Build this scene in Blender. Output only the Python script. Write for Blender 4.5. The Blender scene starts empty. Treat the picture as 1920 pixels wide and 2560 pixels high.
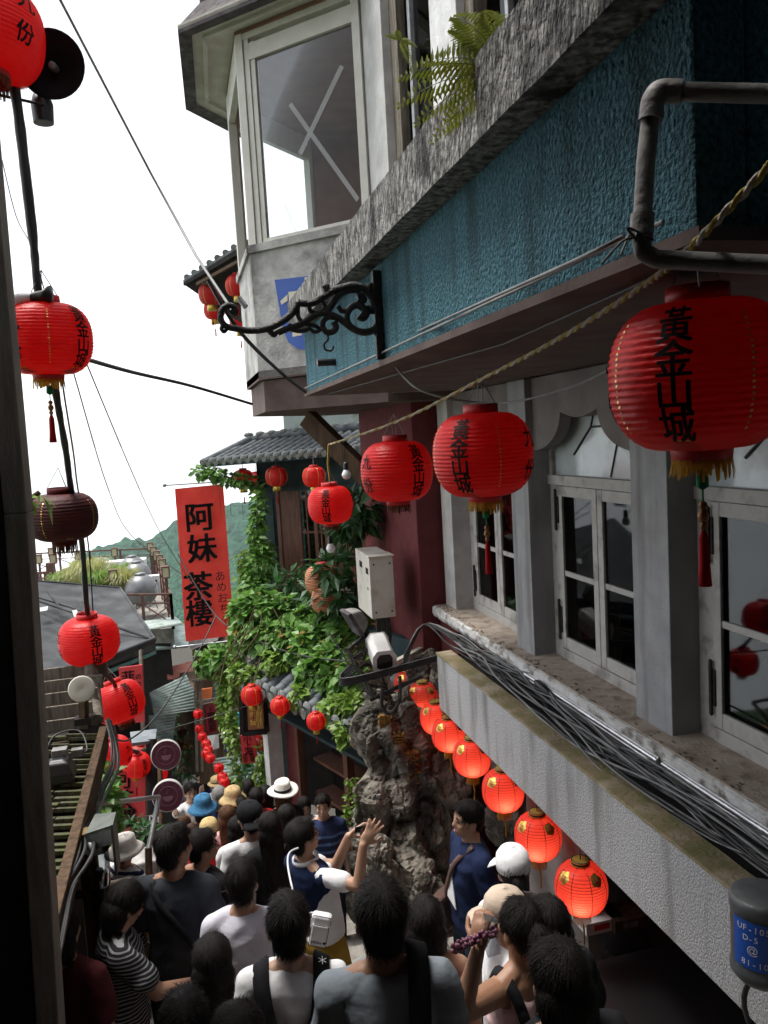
import bpy, bmesh, math, random
import numpy as np
from mathutils import Vector, Matrix, noise
random.seed(7)
R_ = math.radians
SC = bpy.context.scene
COL = SC.collection
# ---------------------------------------------------------------- camera
FPX = 2000.0
YAW, PITCH, ROLL = R_(14.1), R_(5.5), 0.057
cam_d = bpy.data.cameras.new('camera'); cam = bpy.data.objects.new('camera', cam_d); COL.objects.link(cam)
cam_d.sensor_fit = 'VERTICAL'; cam_d.sensor_height = 24.0; cam_d.lens = FPX / 2560 * 24.0
cam_d.clip_start = 0.05; cam_d.clip_end = 20000
_f = Vector((math.sin(YAW)*math.cos(PITCH), math.cos(YAW)*math.cos(PITCH), -math.sin(PITCH)))
_r = Vector((math.cos(YAW), -math.sin(YAW), 0)); _u = _r.cross(_f)
CR = _r*math.cos(ROLL) - _u*math.sin(ROLL); CU = _u*math.cos(ROLL) + _r*math.sin(ROLL); CF = _f
cam.matrix_world = Matrix(((CR.x, CU.x, -CF.x, 0), (CR.y, CU.y, -CF.y, 0), (CR.z, CU.z, -CF.z, 0), (0, 0, 0, 1)))
SC.camera = cam
# ---------------------------------------------------------------- sky, sun, exposure
w = bpy.data.worlds.new('World'); SC.world = w; w.use_nodes = True
nt = w.node_tree; bg = nt.nodes['Background']
sky = nt.nodes.new('ShaderNodeTexSky'); sky.sky_type = 'NISHITA'; sky.sun_disc = False
SUN_EL, SUN_AZ = R_(70), R_(-50)          # azimuth from +Y towards +X
sky.sun_elevation = SUN_EL; sky.sun_rotation = SUN_AZ
sky.air_density = 1.0; sky.dust_density = 1.0; sky.ozone_density = 1.0
hs = nt.nodes.new('ShaderNodeHueSaturation'); hs.inputs['Saturation'].default_value = 0.16   # bright overcast: almost no blue
nt.links.new(sky.outputs[0], hs.inputs['Color']); nt.links.new(hs.outputs[0], bg.inputs['Color'])
bg.inputs['Strength'].default_value = 0.08
sd = bpy.data.lights.new('sun', 'SUN'); sd.energy = 1.5; sd.angle = R_(25); sd.color = (1, 0.96, 0.9)
sun = bpy.data.objects.new('sun', sd); COL.objects.link(sun)
_sv = Vector((math.sin(SUN_AZ)*math.cos(SUN_EL), math.cos(SUN_AZ)*math.cos(SUN_EL), math.sin(SUN_EL)))
sun.rotation_euler = _sv.to_track_quat('Z', 'Y').to_euler()
SC.view_settings.view_transform = 'Standard'; SC.view_settings.look = 'None'
SC.view_settings.exposure = 1.82; SC.view_settings.gamma = 1.0; SC.view_settings.use_curve_mapping = False
SC.render.engine = 'CYCLES'
SC.cycles.use_denoising = True
SC.cycles.max_bounces = 6; SC.cycles.diffuse_bounces = 3; SC.cycles.glossy_bounces = 2; SC.cycles.transmission_bounces = 4
SC.cycles.transparent_max_bounces = 8; SC.cycles.volume_bounces = 2
SC.cycles.caustics_reflective = False; SC.cycles.caustics_refractive = False
SC.cycles.use_adaptive_sampling = True; SC.cycles.adaptive_threshold = 0.02
# ---------------------------------------------------------------- from photograph directions to places
def ray(px, py): return CF + CR*((px-960)/FPX) + CU*((1280-py)/FPX)
def U(px, py, d): return ray(px, py)*d                       # at depth d
def UX(px, py, X): r = ray(px, py); return r*(X/r.x)
def UY(px, py, Y): r = ray(px, py); return r*(Y/r.y)
def UZ(px, py, Z): r = ray(px, py); return r*(Z/r.z)
def UP(px, py, p0, n): r = ray(px, py); return r*(p0.dot(n)/r.dot(n))
V = Vector
# ---------------------------------------------------------------- mesh helpers
class MB:
    def __init__(s): s.v = []; s.f = []; s.sm = []
    def add(s, vs, fs, smooth=False):
        o = len(s.v); s.v += [tuple(p) for p in vs]; s.f += [tuple(i+o for i in f) for f in fs]; s.sm += [smooth]*len(fs); return s
    def box(s, a, b):
        (x0, y0, z0), (x1, y1, z1) = a, b
        x0, x1 = min(x0, x1), max(x0, x1); y0, y1 = min(y0, y1), max(y0, y1); z0, z1 = min(z0, z1), max(z0, z1)
        return s.add([(x0,y0,z0),(x1,y0,z0),(x1,y1,z0),(x0,y1,z0),(x0,y0,z1),(x1,y0,z1),(x1,y1,z1),(x0,y1,z1)],
                     [(3,2,1,0),(4,5,6,7),(0,1,5,4),(1,2,6,5),(2,3,7,6),(3,0,4,7)])
    def obox(s, c, ax, ay, az):                                # oriented box: centre + half-axis vectors
        c = V(c); ax = V(ax); ay = V(ay); az = V(az)
        if ax.cross(ay).dot(az) < 0: ax = -ax
        p = [c+ax*i+ay*j+az*k for k in (-1, 1) for j in (-1, 1) for i in (-1, 1)]
        return s.add(p, [(2,3,1,0),(4,5,7,6),(0,1,5,4),(1,3,7,5),(3,2,6,7),(2,0,4,6)])
    def slab(s, pts, off):                                     # planar polygon extruded by a vector
        n = len(pts); off = V(off); pts = [V(p) for p in pts]
        nn = V((0, 0, 0))
        for i in range(n): nn += pts[i].cross(pts[(i+1) % n])
        if nn.dot(off) > 0: pts = pts[::-1]
        return s.add(pts+[p+off for p in pts], [tuple(range(n)), tuple(range(2*n-1, n-1, -1))]+[(i, i+n, (i+1) % n+n, (i+1) % n)[::-1] for i in range(n)])
    def bar(s, a, b, w, h=None, up=(0, 0, 1)):                 # rectangular bar from a to b
        a = V(a); b = V(b); d = b-a; h = h or w
        x = d.cross(V(up)); x = V((1, 0, 0)) if x.length < 1e-6 else x.normalized(); z = x.cross(d).normalized()
        return s.obox((a+b)/2, d/2, x*w/2, z*h/2)
    def tube(s, pts, r, n=8, cap=True, smooth=True):
        pts = [V(p) for p in pts]; m = len(pts); rr = r if isinstance(r, (list, tuple)) else [r]*m
        t0 = (pts[1]-pts[0]).normalized(); a = t0.orthogonal().normalized(); vs = []
        for i, p in enumerate(pts):
            t = (pts[min(i+1, m-1)]-pts[max(i-1, 0)]); t = t.normalized() if t.length > 1e-9 else t0
            a = (a-t*a.dot(t)); a = a.normalized() if a.length > 1e-6 else t.orthogonal().normalized(); b = t.cross(a)
            vs += [p+(a*math.cos(2*math.pi*k/n)+b*math.sin(2*math.pi*k/n))*rr[i] for k in range(n)]
        fs = [(i*n+k, i*n+(k+1) % n, (i+1)*n+(k+1) % n, (i+1)*n+k) for i in range(m-1) for k in range(n)]
        s.add(vs, fs, smooth)
        if cap: s.add(vs[:n], [tuple(range(n-1, -1, -1))]); s.add(vs[-n:], [tuple(range(n))])
        return s
    def lathe(s, prof, n=24, c=(0, 0, 0), smooth=True, ax=None):        # prof: (r, z); ax = (X, Y, Z) axis vectors
        c = V(c); X, Y, Z = ax or (V((1, 0, 0)), V((0, 1, 0)), V((0, 0, 1))); vs = []
        for r, z in prof:
            vs += [c+X*(r*math.cos(2*math.pi*k/n))+Y*(r*math.sin(2*math.pi*k/n))+Z*z for k in range(n)]
        fs = [(i*n+k, i*n+(k+1) % n, (i+1)*n+(k+1) % n, (i+1)*n+k) for i in range(len(prof)-1) for k in range(n)]
        s.add(vs, fs, smooth)
        if prof[0][0] > 1e-4: s.add(vs[:n], [tuple(range(n-1, -1, -1))])
        if prof[-1][0] > 1e-4: s.add(vs[-n:], [tuple(range(n))])
        return s
    def ell(s, c, r, n=16, m=10, rot=None, smooth=True):
        c = V(c); vs = []
        for j in range(m+1):
            th = math.pi*j/m
            for k in range(n):
                p = V((r[0]*math.sin(th)*math.cos(2*math.pi*k/n), r[1]*math.sin(th)*math.sin(2*math.pi*k/n), -r[2]*math.cos(th)))
                vs.append(c+(rot @ p if rot else p))
        return s.add(vs, [(j*n+k, j*n+(k+1) % n, (j+1)*n+(k+1) % n, (j+1)*n+k) for j in range(m) for k in range(n)], smooth)
    def cap(s, a, b, ra, rb, n=12):                            # tapered capsule
        a = V(a); b = V(b); d = (b-a).normalized(); pts = []; rr = []
        for t in (-1, -.85, -.5, 0): pts.append(a+d*ra*t); rr.append(ra*math.sqrt(max(0.0, 1-t*t))+1e-4)
        for t in (0, .5, .85, 1): pts.append(b+d*rb*t); rr.append(rb*math.sqrt(max(0.0, 1-t*t))+1e-4)
        return s.tube(pts, rr, n)
    def build(s, name, mat, parent=None, bev=0, local=False):
        me = bpy.data.meshes.new(name)
        off = V((0, 0, 0))
        if parent is not None and not local:
            q = parent
            while q is not None: off += q.location; q = q.parent
        vs = [(x-off.x, y-off.y, z-off.z) for x, y, z in s.v] if off.length else s.v
        me.from_pydata(vs, [], s.f); me.update()
        me.polygons.foreach_set('use_smooth', s.sm)
        return mkobj(name, me, mat, parent, bev)
def mkobj(name, me, mat, parent=None, bev=0):
    o = bpy.data.objects.new(name, me); COL.objects.link(o)
    if mat is not None:
        for m_ in (mat if isinstance(mat, list) else [mat]): me.materials.append(m_)
    if parent is not None: o.parent = parent
    if bev:
        b = o.modifiers.new('edge', 'BEVEL'); b.width = bev; b.segments = 2; b.limit_method = 'ANGLE'
    return o
def thing(name, label, cat, loc=(0, 0, 0), rz=0, group=None):
    o = bpy.data.objects.new(name, None); COL.objects.link(o); o.empty_display_size = 0.1
    o.location = loc; o.rotation_euler = (0, 0, rz); return tag(o, label, cat, group)
def tag(o, label, cat, group=None):
    o['label'] = label; o['category'] = cat
    if group: o['group'] = group
    return o
def struct(o): o['kind'] = 'structure'; return o
def stuff(o): o['kind'] = 'stuff'; return o
def copy_tree(o, parent=None):
    c = o.copy(); COL.objects.link(c); c.parent = parent
    for ch in list(o.children): copy_tree(ch, c)
    return c
def kids(o): return list(o.children)
# ---------------------------------------------------------------- materials
MATS = {}
def M(name, c, c2=None, sc=6, rough=.7, bump=0.0, bsc=40, metal=0, stretch=(1, 1, 1), detail=5, dist=0.0, spec=.5, lo=.35, hi=.65, bd=.02, c3=None, sc3=1.2, trans=0, coat=0, alpha=1, em=None, ems=0, s3=None):
    m = bpy.data.materials.new(name); m.use_nodes = True; MATS[name] = m
    n = m.node_tree.nodes; l = m.node_tree.links; p = n['Principled BSDF']
    p.inputs['Roughness'].default_value = rough; p.inputs['Metallic'].default_value = metal; p.inputs['Specular IOR Level'].default_value = spec if rough < .6 or spec != .5 else .15
    p.inputs['Base Color'].default_value = (*c, 1); p.inputs['Coat Weight'].default_value = coat; p.inputs['Alpha'].default_value = alpha
    if em: p.inputs['Emission Color'].default_value = (*em, 1); p.inputs['Emission Strength'].default_value = ems
    if c2 or bump:
        tc = n.new('ShaderNodeTexCoord'); mp = n.new('ShaderNodeMapping'); mp.inputs['Scale'].default_value = stretch
        l.new(tc.outputs['Object'], mp.inputs['Vector'])
    if c2:
        nz = n.new('ShaderNodeTexNoise'); nz.inputs['Scale'].default_value = sc; nz.inputs['Detail'].default_value = detail; nz.inputs['Distortion'].default_value = dist
        l.new(mp.outputs[0], nz.inputs['Vector'])
        rp = n.new('ShaderNodeValToRGB'); rp.color_ramp.elements[0].position = lo; rp.color_ramp.elements[1].position = hi
        rp.color_ramp.elements[0].color = (*c, 1); rp.color_ramp.elements[1].color = (*c2, 1)
        l.new(nz.outputs[0], rp.inputs[0]); out = rp.outputs[0]
        if c3:
            n3 = n.new('ShaderNodeTexNoise'); n3.inputs['Scale'].default_value = sc3; n3.inputs['Detail'].default_value = 6; mp3 = mp
            if s3: mp3 = n.new('ShaderNodeMapping'); mp3.inputs['Scale'].default_value = s3; l.new(tc.outputs['Object'], mp3.inputs['Vector'])
            l.new(mp3.outputs[0], n3.inputs['Vector'])
            r3 = n.new('ShaderNodeValToRGB'); r3.color_ramp.elements[0].position = .5; r3.color_ramp.elements[1].position = .68; l.new(n3.outputs[0], r3.inputs[0])
            mx = n.new('ShaderNodeMix'); mx.data_type = 'RGBA'; mx.inputs['B'].default_value = (*c3, 1)
            l.new(r3.outputs[0], mx.inputs['Factor']); l.new(out, mx.inputs['A']); out = mx.outputs['Result']
        l.new(out, p.inputs['Base Color'])
    if bump:
        nb = n.new('ShaderNodeTexNoise'); nb.inputs['Scale'].default_value = bsc; nb.inputs['Detail'].default_value = 4; l.new(mp.outputs[0], nb.inputs['Vector'])
        bp = n.new('ShaderNodeBump'); bp.inputs['Strength'].default_value = bump; bp.inputs['Distance'].default_value = bd
        l.new(nb.outputs[0], bp.inputs['Height']); l.new(bp.outputs[0], p.inputs['Normal'])
    if trans:
        t = n.new('ShaderNodeBsdfTranslucent'); mx = n.new('ShaderNodeMixShader'); mx.inputs[0].default_value = trans
        src = p.inputs['Base Color'].links
        if src: l.new(src[0].from_socket, t.inputs['Color'])
        else: t.inputs['Color'].default_value = (*c, 1)
        if p.inputs['Normal'].links: l.new(p.inputs['Normal'].links[0].from_socket, t.inputs['Normal'])
        o = n['Material Output']; l.new(p.outputs[0], mx.inputs[1]); l.new(t.outputs[0], mx.inputs[2]); l.new(mx.outputs[0], o.inputs[0])
    return m
def glassmat(name, tint, refl_rough=.02, alpha=.25, spec=.7):
    m = bpy.data.materials.new(name); m.use_nodes = True; n = m.node_tree.nodes; l = m.node_tree.links
    n.remove(n['Principled BSDF']); o = n['Material Output']
    t = n.new('ShaderNodeBsdfTransparent'); t.inputs[0].default_value = (*tint, 1)
    g = n.new('ShaderNodeBsdfGlossy'); g.inputs['Roughness'].default_value = refl_rough
    fr = n.new('ShaderNodeFresnel'); fr.inputs[0].default_value = 1.5
    ma = n.new('ShaderNodeMath'); ma.operation = 'MULTIPLY_ADD'; ma.inputs[1].default_value = spec; ma.inputs[2].default_value = alpha; l.new(fr.outputs[0], ma.inputs[0])
    mx = n.new('ShaderNodeMixShader'); l.new(ma.outputs[0], mx.inputs[0]); l.new(t.outputs[0], mx.inputs[1]); l.new(g.outputs[0], mx.inputs[2]); l.new(mx.outputs[0], o.inputs[0])
    return m
# ---------------------------------------------------------------- lettering (built-in font) as flat meshes
_tc = {}
def glyph(ch, bold=.02):
    k = (ch, bold)
    if k not in _tc:
        c = bpy.data.curves.new('t', 'FONT'); c.body = ch; c.resolution_u = 3; c.align_x = 'CENTER'
        o = bpy.data.objects.new('t', c); COL.objects.link(o)
        me = bpy.data.meshes.new_from_object(o.evaluated_get(bpy.context.evaluated_depsgraph_get()))
        vs = [(v.co.x, v.co.y) for v in me.vertices]; fs = [tuple(p.vertices) for p in me.polygons]
        bpy.data.objects.remove(o); bpy.data.curves.remove(c); bpy.data.meshes.remove(me)
        if vs and len(ch) == 1 and ord(ch) > 0x2e00:
            xs = [a for a, b in vs]; ys = [b for a, b in vs]; cx = (min(xs)+max(xs))/2; cy = (min(ys)+max(ys))/2
            vs = [(a-cx, b-cy) for a, b in vs]
        if bold > .005:                                    # brush weight: the strokes laid down four times, slightly shifted
            n0 = len(vs); base = list(vs); f0 = list(fs); vs = []; fs = []
            for k, (dx, dy) in enumerate(((1, .6), (-1, .6), (1, -.6), (-1, -.6))): vs += [(a+dx*bold, b+dy*bold) for a, b in base]; fs += [tuple(i+k*n0 for i in f) for f in f0]
        _tc[k] = (vs, fs)
    return _tc[k]
def lettering(mb, chars, o, ux, uy, size, step=None, bold=.02, vertical=True, lift=.003, jit=0, thick=0):
    ux = V(ux).normalized(); uy = V(uy).normalized(); nn = ux.cross(uy); step = step or size*1.05
    for i, ch in enumerate(chars):
        if ch == ' ': continue
        vs, fs = glyph(ch, bold); c = V(o)+(-uy*step*i if vertical else ux*step*i)+nn*lift
        a = random.uniform(-jit, jit); ca, sa = math.cos(a), math.sin(a)
        pts = [c+ux*(x*ca-y*sa)*size+uy*(x*sa+y*ca)*size for x, y in vs]
        if thick:
            for f in fs: mb.slab([pts[j] for j in f], -nn*thick)
        else: mb.add(pts, fs)
    return mb
def catenary(a, b, sag, n=12):
    a = V(a); b = V(b); return [a.lerp(b, i/n)-V((0, 0, sag*4*(i/n)*(1-i/n))) for i in range(n+1)]
def spline(pts, n=8):
    pts = [V(p) for p in pts]; out = []; m = len(pts)
    for i in range(m-1):
        p0, p1, p2, p3 = pts[max(i-1, 0)], pts[i], pts[i+1], pts[min(i+2, m-1)]
        for k in range(n):
            t = k/n; out.append(.5*((2*p1)+(p2-p0)*t+(2*p0-5*p1+4*p2-p3)*t*t+(3*p1-p0-3*p2+p3)*t**3))
    return out+[pts[-1]]
def wire(name, label, pts, r, mat, cat='cable', n=5, group=None):
    return tag(MB().tube(pts, r, n).build(name, mat), label, cat, group)
# ---------------------------------------------------------------- stairs profile
HAZE = .00016
TREAD, RISE, Y0, Z0 = .42, .16, 1.0, -2.55
def gz(Y):
    k = math.floor((Y-Y0)/TREAD)+1
    return Z0-RISE*max(0, min(k, 64))
def mesh_arrays(me):
    n = len(me.vertices); co = np.empty(n*3, np.float32); no = np.empty(n*3, np.float32)
    me.vertices.foreach_get('co', co); me.vertex_normals.foreach_get('vector', no); return co.reshape(-1, 3), no.reshape(-1, 3)
# ================================================================ MATERIALS
m_stone = M('paving stone', (.20,.185,.165), (.33,.31,.28), 9, .85, .5, 60, c3=(.12,.115,.10), sc3=3)
m_joint = M('joint dirt', (.05,.047,.042), (.09,.085,.075), 20, .95)
m_conc = M('weathered concrete', (.36,.35,.34), (.58,.57,.55), 5, .9, .45, 30, c3=(.17,.165,.16), sc3=2.6, detail=9)
m_parap = M('stained rough concrete', (.10,.097,.093), (.42,.41,.39), 26, .92, 1.0, 55, stretch=(1,1,.55), c3=(.035,.034,.034), sc3=5, lo=.38, hi=.66, bd=.03, detail=9)
m_teal = M('teal pebble dash', (.034,.108,.140), (.115,.27,.33), 58, .8, 1.0, 62, bd=.035, lo=.34, hi=.66, c3=(.042,.095,.112), sc3=2.4, s3=(1, 2.6, .3))
m_soffit = M('brown soffit paint', (.10,.07,.065), (.15,.11,.10), 4, .8, .15, 30)
m_white = M('white painted timber', (.62,.62,.62), (.78,.78,.77), 7, .6, .25, 35, c3=(.60,.59,.58), sc3=6)
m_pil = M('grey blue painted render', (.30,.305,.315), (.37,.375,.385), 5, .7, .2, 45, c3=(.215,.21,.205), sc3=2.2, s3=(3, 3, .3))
m_plast = M('grey brown plaster', (.19,.17,.165), (.25,.23,.22), 4, .85, .2, 30, c3=(.15,.135,.13), sc3=2)
m_win = M('worn off white window paint', (.42,.41,.39), (.54,.53,.51), 7, .6, .25, 35, c3=(.27,.25,.23), sc3=7)
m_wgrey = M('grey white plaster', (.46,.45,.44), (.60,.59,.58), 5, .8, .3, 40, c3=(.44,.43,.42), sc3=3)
m_peel = M('peeling white paint', (.72,.72,.71), (.60,.59,.57), 14, .65, .7, 40, c3=(.16,.13,.10), sc3=11, stretch=(1,.7,1))
m_sill = M('dusty sill', (.40,.33,.27), (.52,.45,.38), 8, .9, .4, 50, c3=(.27,.21,.165), sc3=7)
m_pebble = M('washed pebble render', (.34,.34,.345), (.62,.62,.63), 95, .85, .8, 95, lo=.42, hi=.58, bd=.012, c3=(.27,.27,.255), sc3=1.8, s3=(1, 2.5, .35))
m_ledge = M('mossy ledge', (.30,.23,.15), (.20,.19,.09), 7, .95, .5, 40, c3=(.42,.36,.27), sc3=4)
m_redwall = M('dark red render', (.13,.032,.034), (.18,.048,.048), 6, .85, .5, 70, c3=(.14,.035,.04), sc3=3)
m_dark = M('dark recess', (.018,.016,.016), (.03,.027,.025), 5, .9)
m_blackiron = M('black iron', (.012,.012,.013), (.03,.028,.026), 30, .55, .6, 80, metal=.2)
m_steel = M('grey steel', (.32,.33,.34), (.42,.43,.44), 12, .45, .1, 60, metal=.6)
m_alu = M('shiny aluminium strip', (.6,.6,.61), (.75,.75,.76), 15, .28, .2, 40, metal=.85)
m_pvc = M('grey pvc pipe', (.20,.19,.185), (.30,.29,.28), 9, .55, .2, 50, c3=(.13,.12,.115), sc3=5)
m_cream = M('cream steel box', (.60,.57,.50), (.68,.65,.58), 4, .5, .1, 30, c3=(.50,.46,.38), sc3=6)
m_camw = M('white camera housing', (.72,.71,.69), (.80,.79,.77), 6, .4, .05, 40)
m_glass = glassmat('window glass', (.75,.80,.82), .03, .12)
m_glassbay = glassmat('bay glass', (.9,.93,.94), .01, .0, .25)
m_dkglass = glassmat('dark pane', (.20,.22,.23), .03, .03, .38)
m_tape = M('clear tape', (.75,.76,.78), None, rough=.4, alpha=.35)
m_wood = M('dark wood', (.055,.035,.022), (.12,.075,.045), 5, .75, .4, 30, stretch=(6,6,.6))
m_oldwood = M('grey old wood', (.14,.115,.09), (.27,.24,.20), 7, .85, .6, 40, stretch=(5,5,.5))
m_brownwood = M('red brown window wood', (.10,.035,.02), (.19,.075,.04), 6, .5, .2, 40, stretch=(5,5,.6))
m_bluesign = M('blue enamel', (.01,.065,.36), (.015,.09,.42), 3, .4)
m_beige = M('beige enamel', (.62,.57,.43), (.70,.65,.52), 5, .5)
m_cable = M('grey cable', (.16,.165,.165), (.25,.255,.255), 8, .55)
m_cableblk = M('black cable', (.012,.012,.013), (.03,.03,.03), 8, .5)
m_ropey = M('yellow rope', (.30,.215,.05), (.44,.34,.10), 60, .8, .5, 120)
m_ropew = M('white rope', (.36,.33,.28), (.50,.47,.41), 60, .8, .5, 120)
m_tile = M('grey roof tile', (.075,.088,.098), (.14,.155,.17), 8, .6, .35, 50, c3=(.19,.20,.20), sc3=5)
m_tileend = M('pale tile ends', (.15,.165,.165), (.23,.24,.235), 9, .75, .3, 60, c3=(.15,.16,.12), sc3=6)
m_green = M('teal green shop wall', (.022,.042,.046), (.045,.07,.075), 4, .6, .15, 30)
m_palegreen = M('pale green wall', (.33,.40,.38), (.45,.50,.48), 4, .85, .3, 30, c3=(.22,.27,.22), sc3=4)
m_corr = M('green grey corrugated', (.17,.24,.23), (.30,.37,.35), 3, .6, .2, 20, c3=(.13,.15,.13), sc3=2)
m_bulb = M('white bulb', (.85,.86,.88), rough=.2, coat=.3)
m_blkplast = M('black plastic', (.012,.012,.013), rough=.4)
m_gold = M('gold paint', (.60,.38,.06), (.78,.56,.14), 30, .35, .2, 60, metal=.7)
m_goldflat = M('gold lettering', (.70,.48,.10), rough=.6)
m_ink = M('black ink', (.008,.007,.007), rough=.6)
# ================================================================ GROUND: stairs with slabs
st = MB(); N = 60
pts = [(-8.0, Z0)]
for k in range(N):
    y = Y0+TREAD*k; pts += [(y, Z0-RISE*k), (y, Z0-RISE*(k+1))]
pts.append((Y0+TREAD*N+30, Z0-RISE*N))
for (ya, za), (yb, zb) in zip(pts[:-1], pts[1:]):
    st.add([(-4.5, ya, za-.012), (7, ya, za-.012), (7, yb, zb-.012), (-4.5, yb, zb-.012)], [(0, 1, 2, 3)])
stairs = struct(st.build('stepped_path', m_joint))
rs = random.Random(3)
for k in range(-3, 26):
    y = Y0+TREAD*k; z = Z0-RISE*max(0, k+1); x = -2.4; yy0 = y+.012
    while x < 2.9:
        w_ = rs.uniform(.42, .75); b = MB(); h = rs.uniform(-.004, .006)
        b.box((x, yy0-.03, z-.05), (x+w_-.014, y+TREAD-.004, z+h)); s_ = b.build('paving_slab', m_stone, stairs, bev=.006); x += w_
# far ground sheet and lower terrain reaching the horizon
g = MB(); gx = 40
def terr(x, y):
    d = math.hypot(x, y)
    return max(-352, -12.5-min(max(0, y-25), 300)*.35-(min(max(0, abs(x)-10), 200)*.1)-max(0, d-330)*.5) + 2*noise.noise(V((x*.03, y*.03, 0)))
xs = [-3000, -1500, -700, -300, -140, -70, -35, -18, -9, 0, 9, 18, 35, 70, 140, 300, 700, 1500, 3000]
ys = [-60, -20, 0, 10, 20, 26, 32, 40, 55, 80, 120, 200, 350, 600, 1000, 2000, 3500]
for yv in ys:
    for xv in xs: g.v.append((xv, yv, terr(xv, yv)))
n_ = len(xs)
for j in range(len(ys)-1):
    for i in range(n_-1): g.f.append((j*n_+i, j*n_+i+1, (j+1)*n_+i+1, (j+1)*n_+i)); g.sm.append(True)
m_forest = M('forest ground', (.025,.06,.02), (.05,.10,.035), .3, .95)
struct(g.build('terrain', m_forest))
m_sea = M('haze whitened sea', (.62,.66,.68), (.68,.71,.73), .002, .35)  # pale base puts the distant haze into the water colour
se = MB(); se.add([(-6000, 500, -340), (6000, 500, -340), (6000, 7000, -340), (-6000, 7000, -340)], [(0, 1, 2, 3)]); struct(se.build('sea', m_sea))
# ================================================================ TEAL BALCONY over the street
XT = 1.2; YA, YB = 1.66, 7.42
bal = thing('balcony', 'teal pebble-dashed balcony overhanging the street under a stained grey parapet', 'balcony', (XT, YB, .43))
b = MB(); b.box((XT, YA, .43), (XT+.14, YB, .985)); b.box((XT+.14, YA, .43), (2.78, YA+.14, .985)); b.box((XT+.14, YB-.12, .43), (2.2, YB, .985)); b.build('wall', m_teal, bal, bev=.01)
b = MB(); b.box((XT-.03, YA-.05, .43-.035), (2.79, YB-.003, .428)); b.build('soffit', m_soffit, bal)
p = MB(); nseg = 60
for i in range(nseg+1):                                    # parapet with a slightly wavy worn top
    y = YA-.03+(YB+.03-YA+.03)*i/nseg; a = .006*noise.noise(V((0, y*3, 1))); c_ = .008*noise.noise(V((5, y*4, 2)))
    for (xx, zz) in ((XT-.125+a, .985), (XT-.13+a, 1.245+c_), (XT+.20, 1.25+c_), (XT+.20, .985)): p.v.append((xx, y, zz))
for i in range(nseg):
    for j in range(4): p.f.append((i*4+j, i*4+(j+1) % 4, i*4+4+(j+1) % 4, i*4+4+j)[::-1]); p.sm.append(False)
p.f += [(0, 1, 2, 3), tuple(nseg*4+j for j in (3, 2, 1, 0))]; p.sm += [False]*2
p.build('parapet', m_parap, bal)
b = MB(); b.box((XT+.2, YA+.0, .985), (2.79, YA+.16, 1.22)); b.build('parapet_return', m_parap, bal)
b = MB(); b.tube([(XT-.02, YA+.1, .475), (XT-.02, 4, .472), (XT-.02, YB, .47)], .006, 6); b.build('edge_wire', m_cable, bal)
# drain stub
tag(MB().tube([UX(845, 905, XT+.02), UX(845, 905, XT+.02)+V((-.16, 0, .0))], .028, 10).build('drain_stub', m_blkplast), 'short black drain stub poking out of the teal balcony by the blue sign', 'pipe')
# ================================================================ FACADE with arched windows
XF = 2.8; SZ = -1.95; TOP = .395
fac = thing('window_facade', 'grey white storefront facade of arched casement windows under the teal balcony', 'building', (XF, 5.5, SZ))
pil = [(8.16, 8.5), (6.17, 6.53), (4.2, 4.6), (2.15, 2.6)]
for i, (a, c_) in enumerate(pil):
    MB().box((XF, a, SZ), (3.06, c_, TOP-.002)).build('pilaster', m_pil if i else m_wgrey, fac, bev=.006)  # far pilaster paler, near ones greyer: the light falloff is in the materials
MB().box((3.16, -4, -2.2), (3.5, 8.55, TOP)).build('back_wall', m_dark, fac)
MB().box((XF+.0, -4, SZ), (3.2, 2.15, TOP)).build('wall', m_wgrey, fac)
# arch panels: ogee cut-out between pilasters
def arch_panel(y0, y1):
    yc = (y0+y1)/2; W = (y1-y0)/2; prof = []
    zs, zt = -.20, .10; hw = W*.36
    n = 10
    for i in range(n+1):                                   # concave quarter curve from the jamb up to the left cusp
        t = i/n*math.pi/2
        prof.append((W-(W-hw)*math.sin(t)*1.0, zs+(zt-zs)*(1-math.cos(t))))
    top = [(hw-2*hw*i/8, zt-.05*math.sin(math.pi*i/8)) for i in range(1, 8)]
    line = [(yc+a, z) for a, z in prof]+[(yc+a, z) for a, z in top]+[(yc-a, z) for a, z in prof[::-1]]
    b = MB()
    for (ya, za), (yb, zb) in zip(line[:-1], line[1:]):
        if abs(ya-yb) < 1e-5: continue
        b.slab([(2.86, ya, za), (2.86, yb, zb), (2.86, yb, TOP-.003), (2.86, ya, TOP-.003)], (.1, 0, 0))
    b.build('arch_panel', m_plast, fac)
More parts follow.
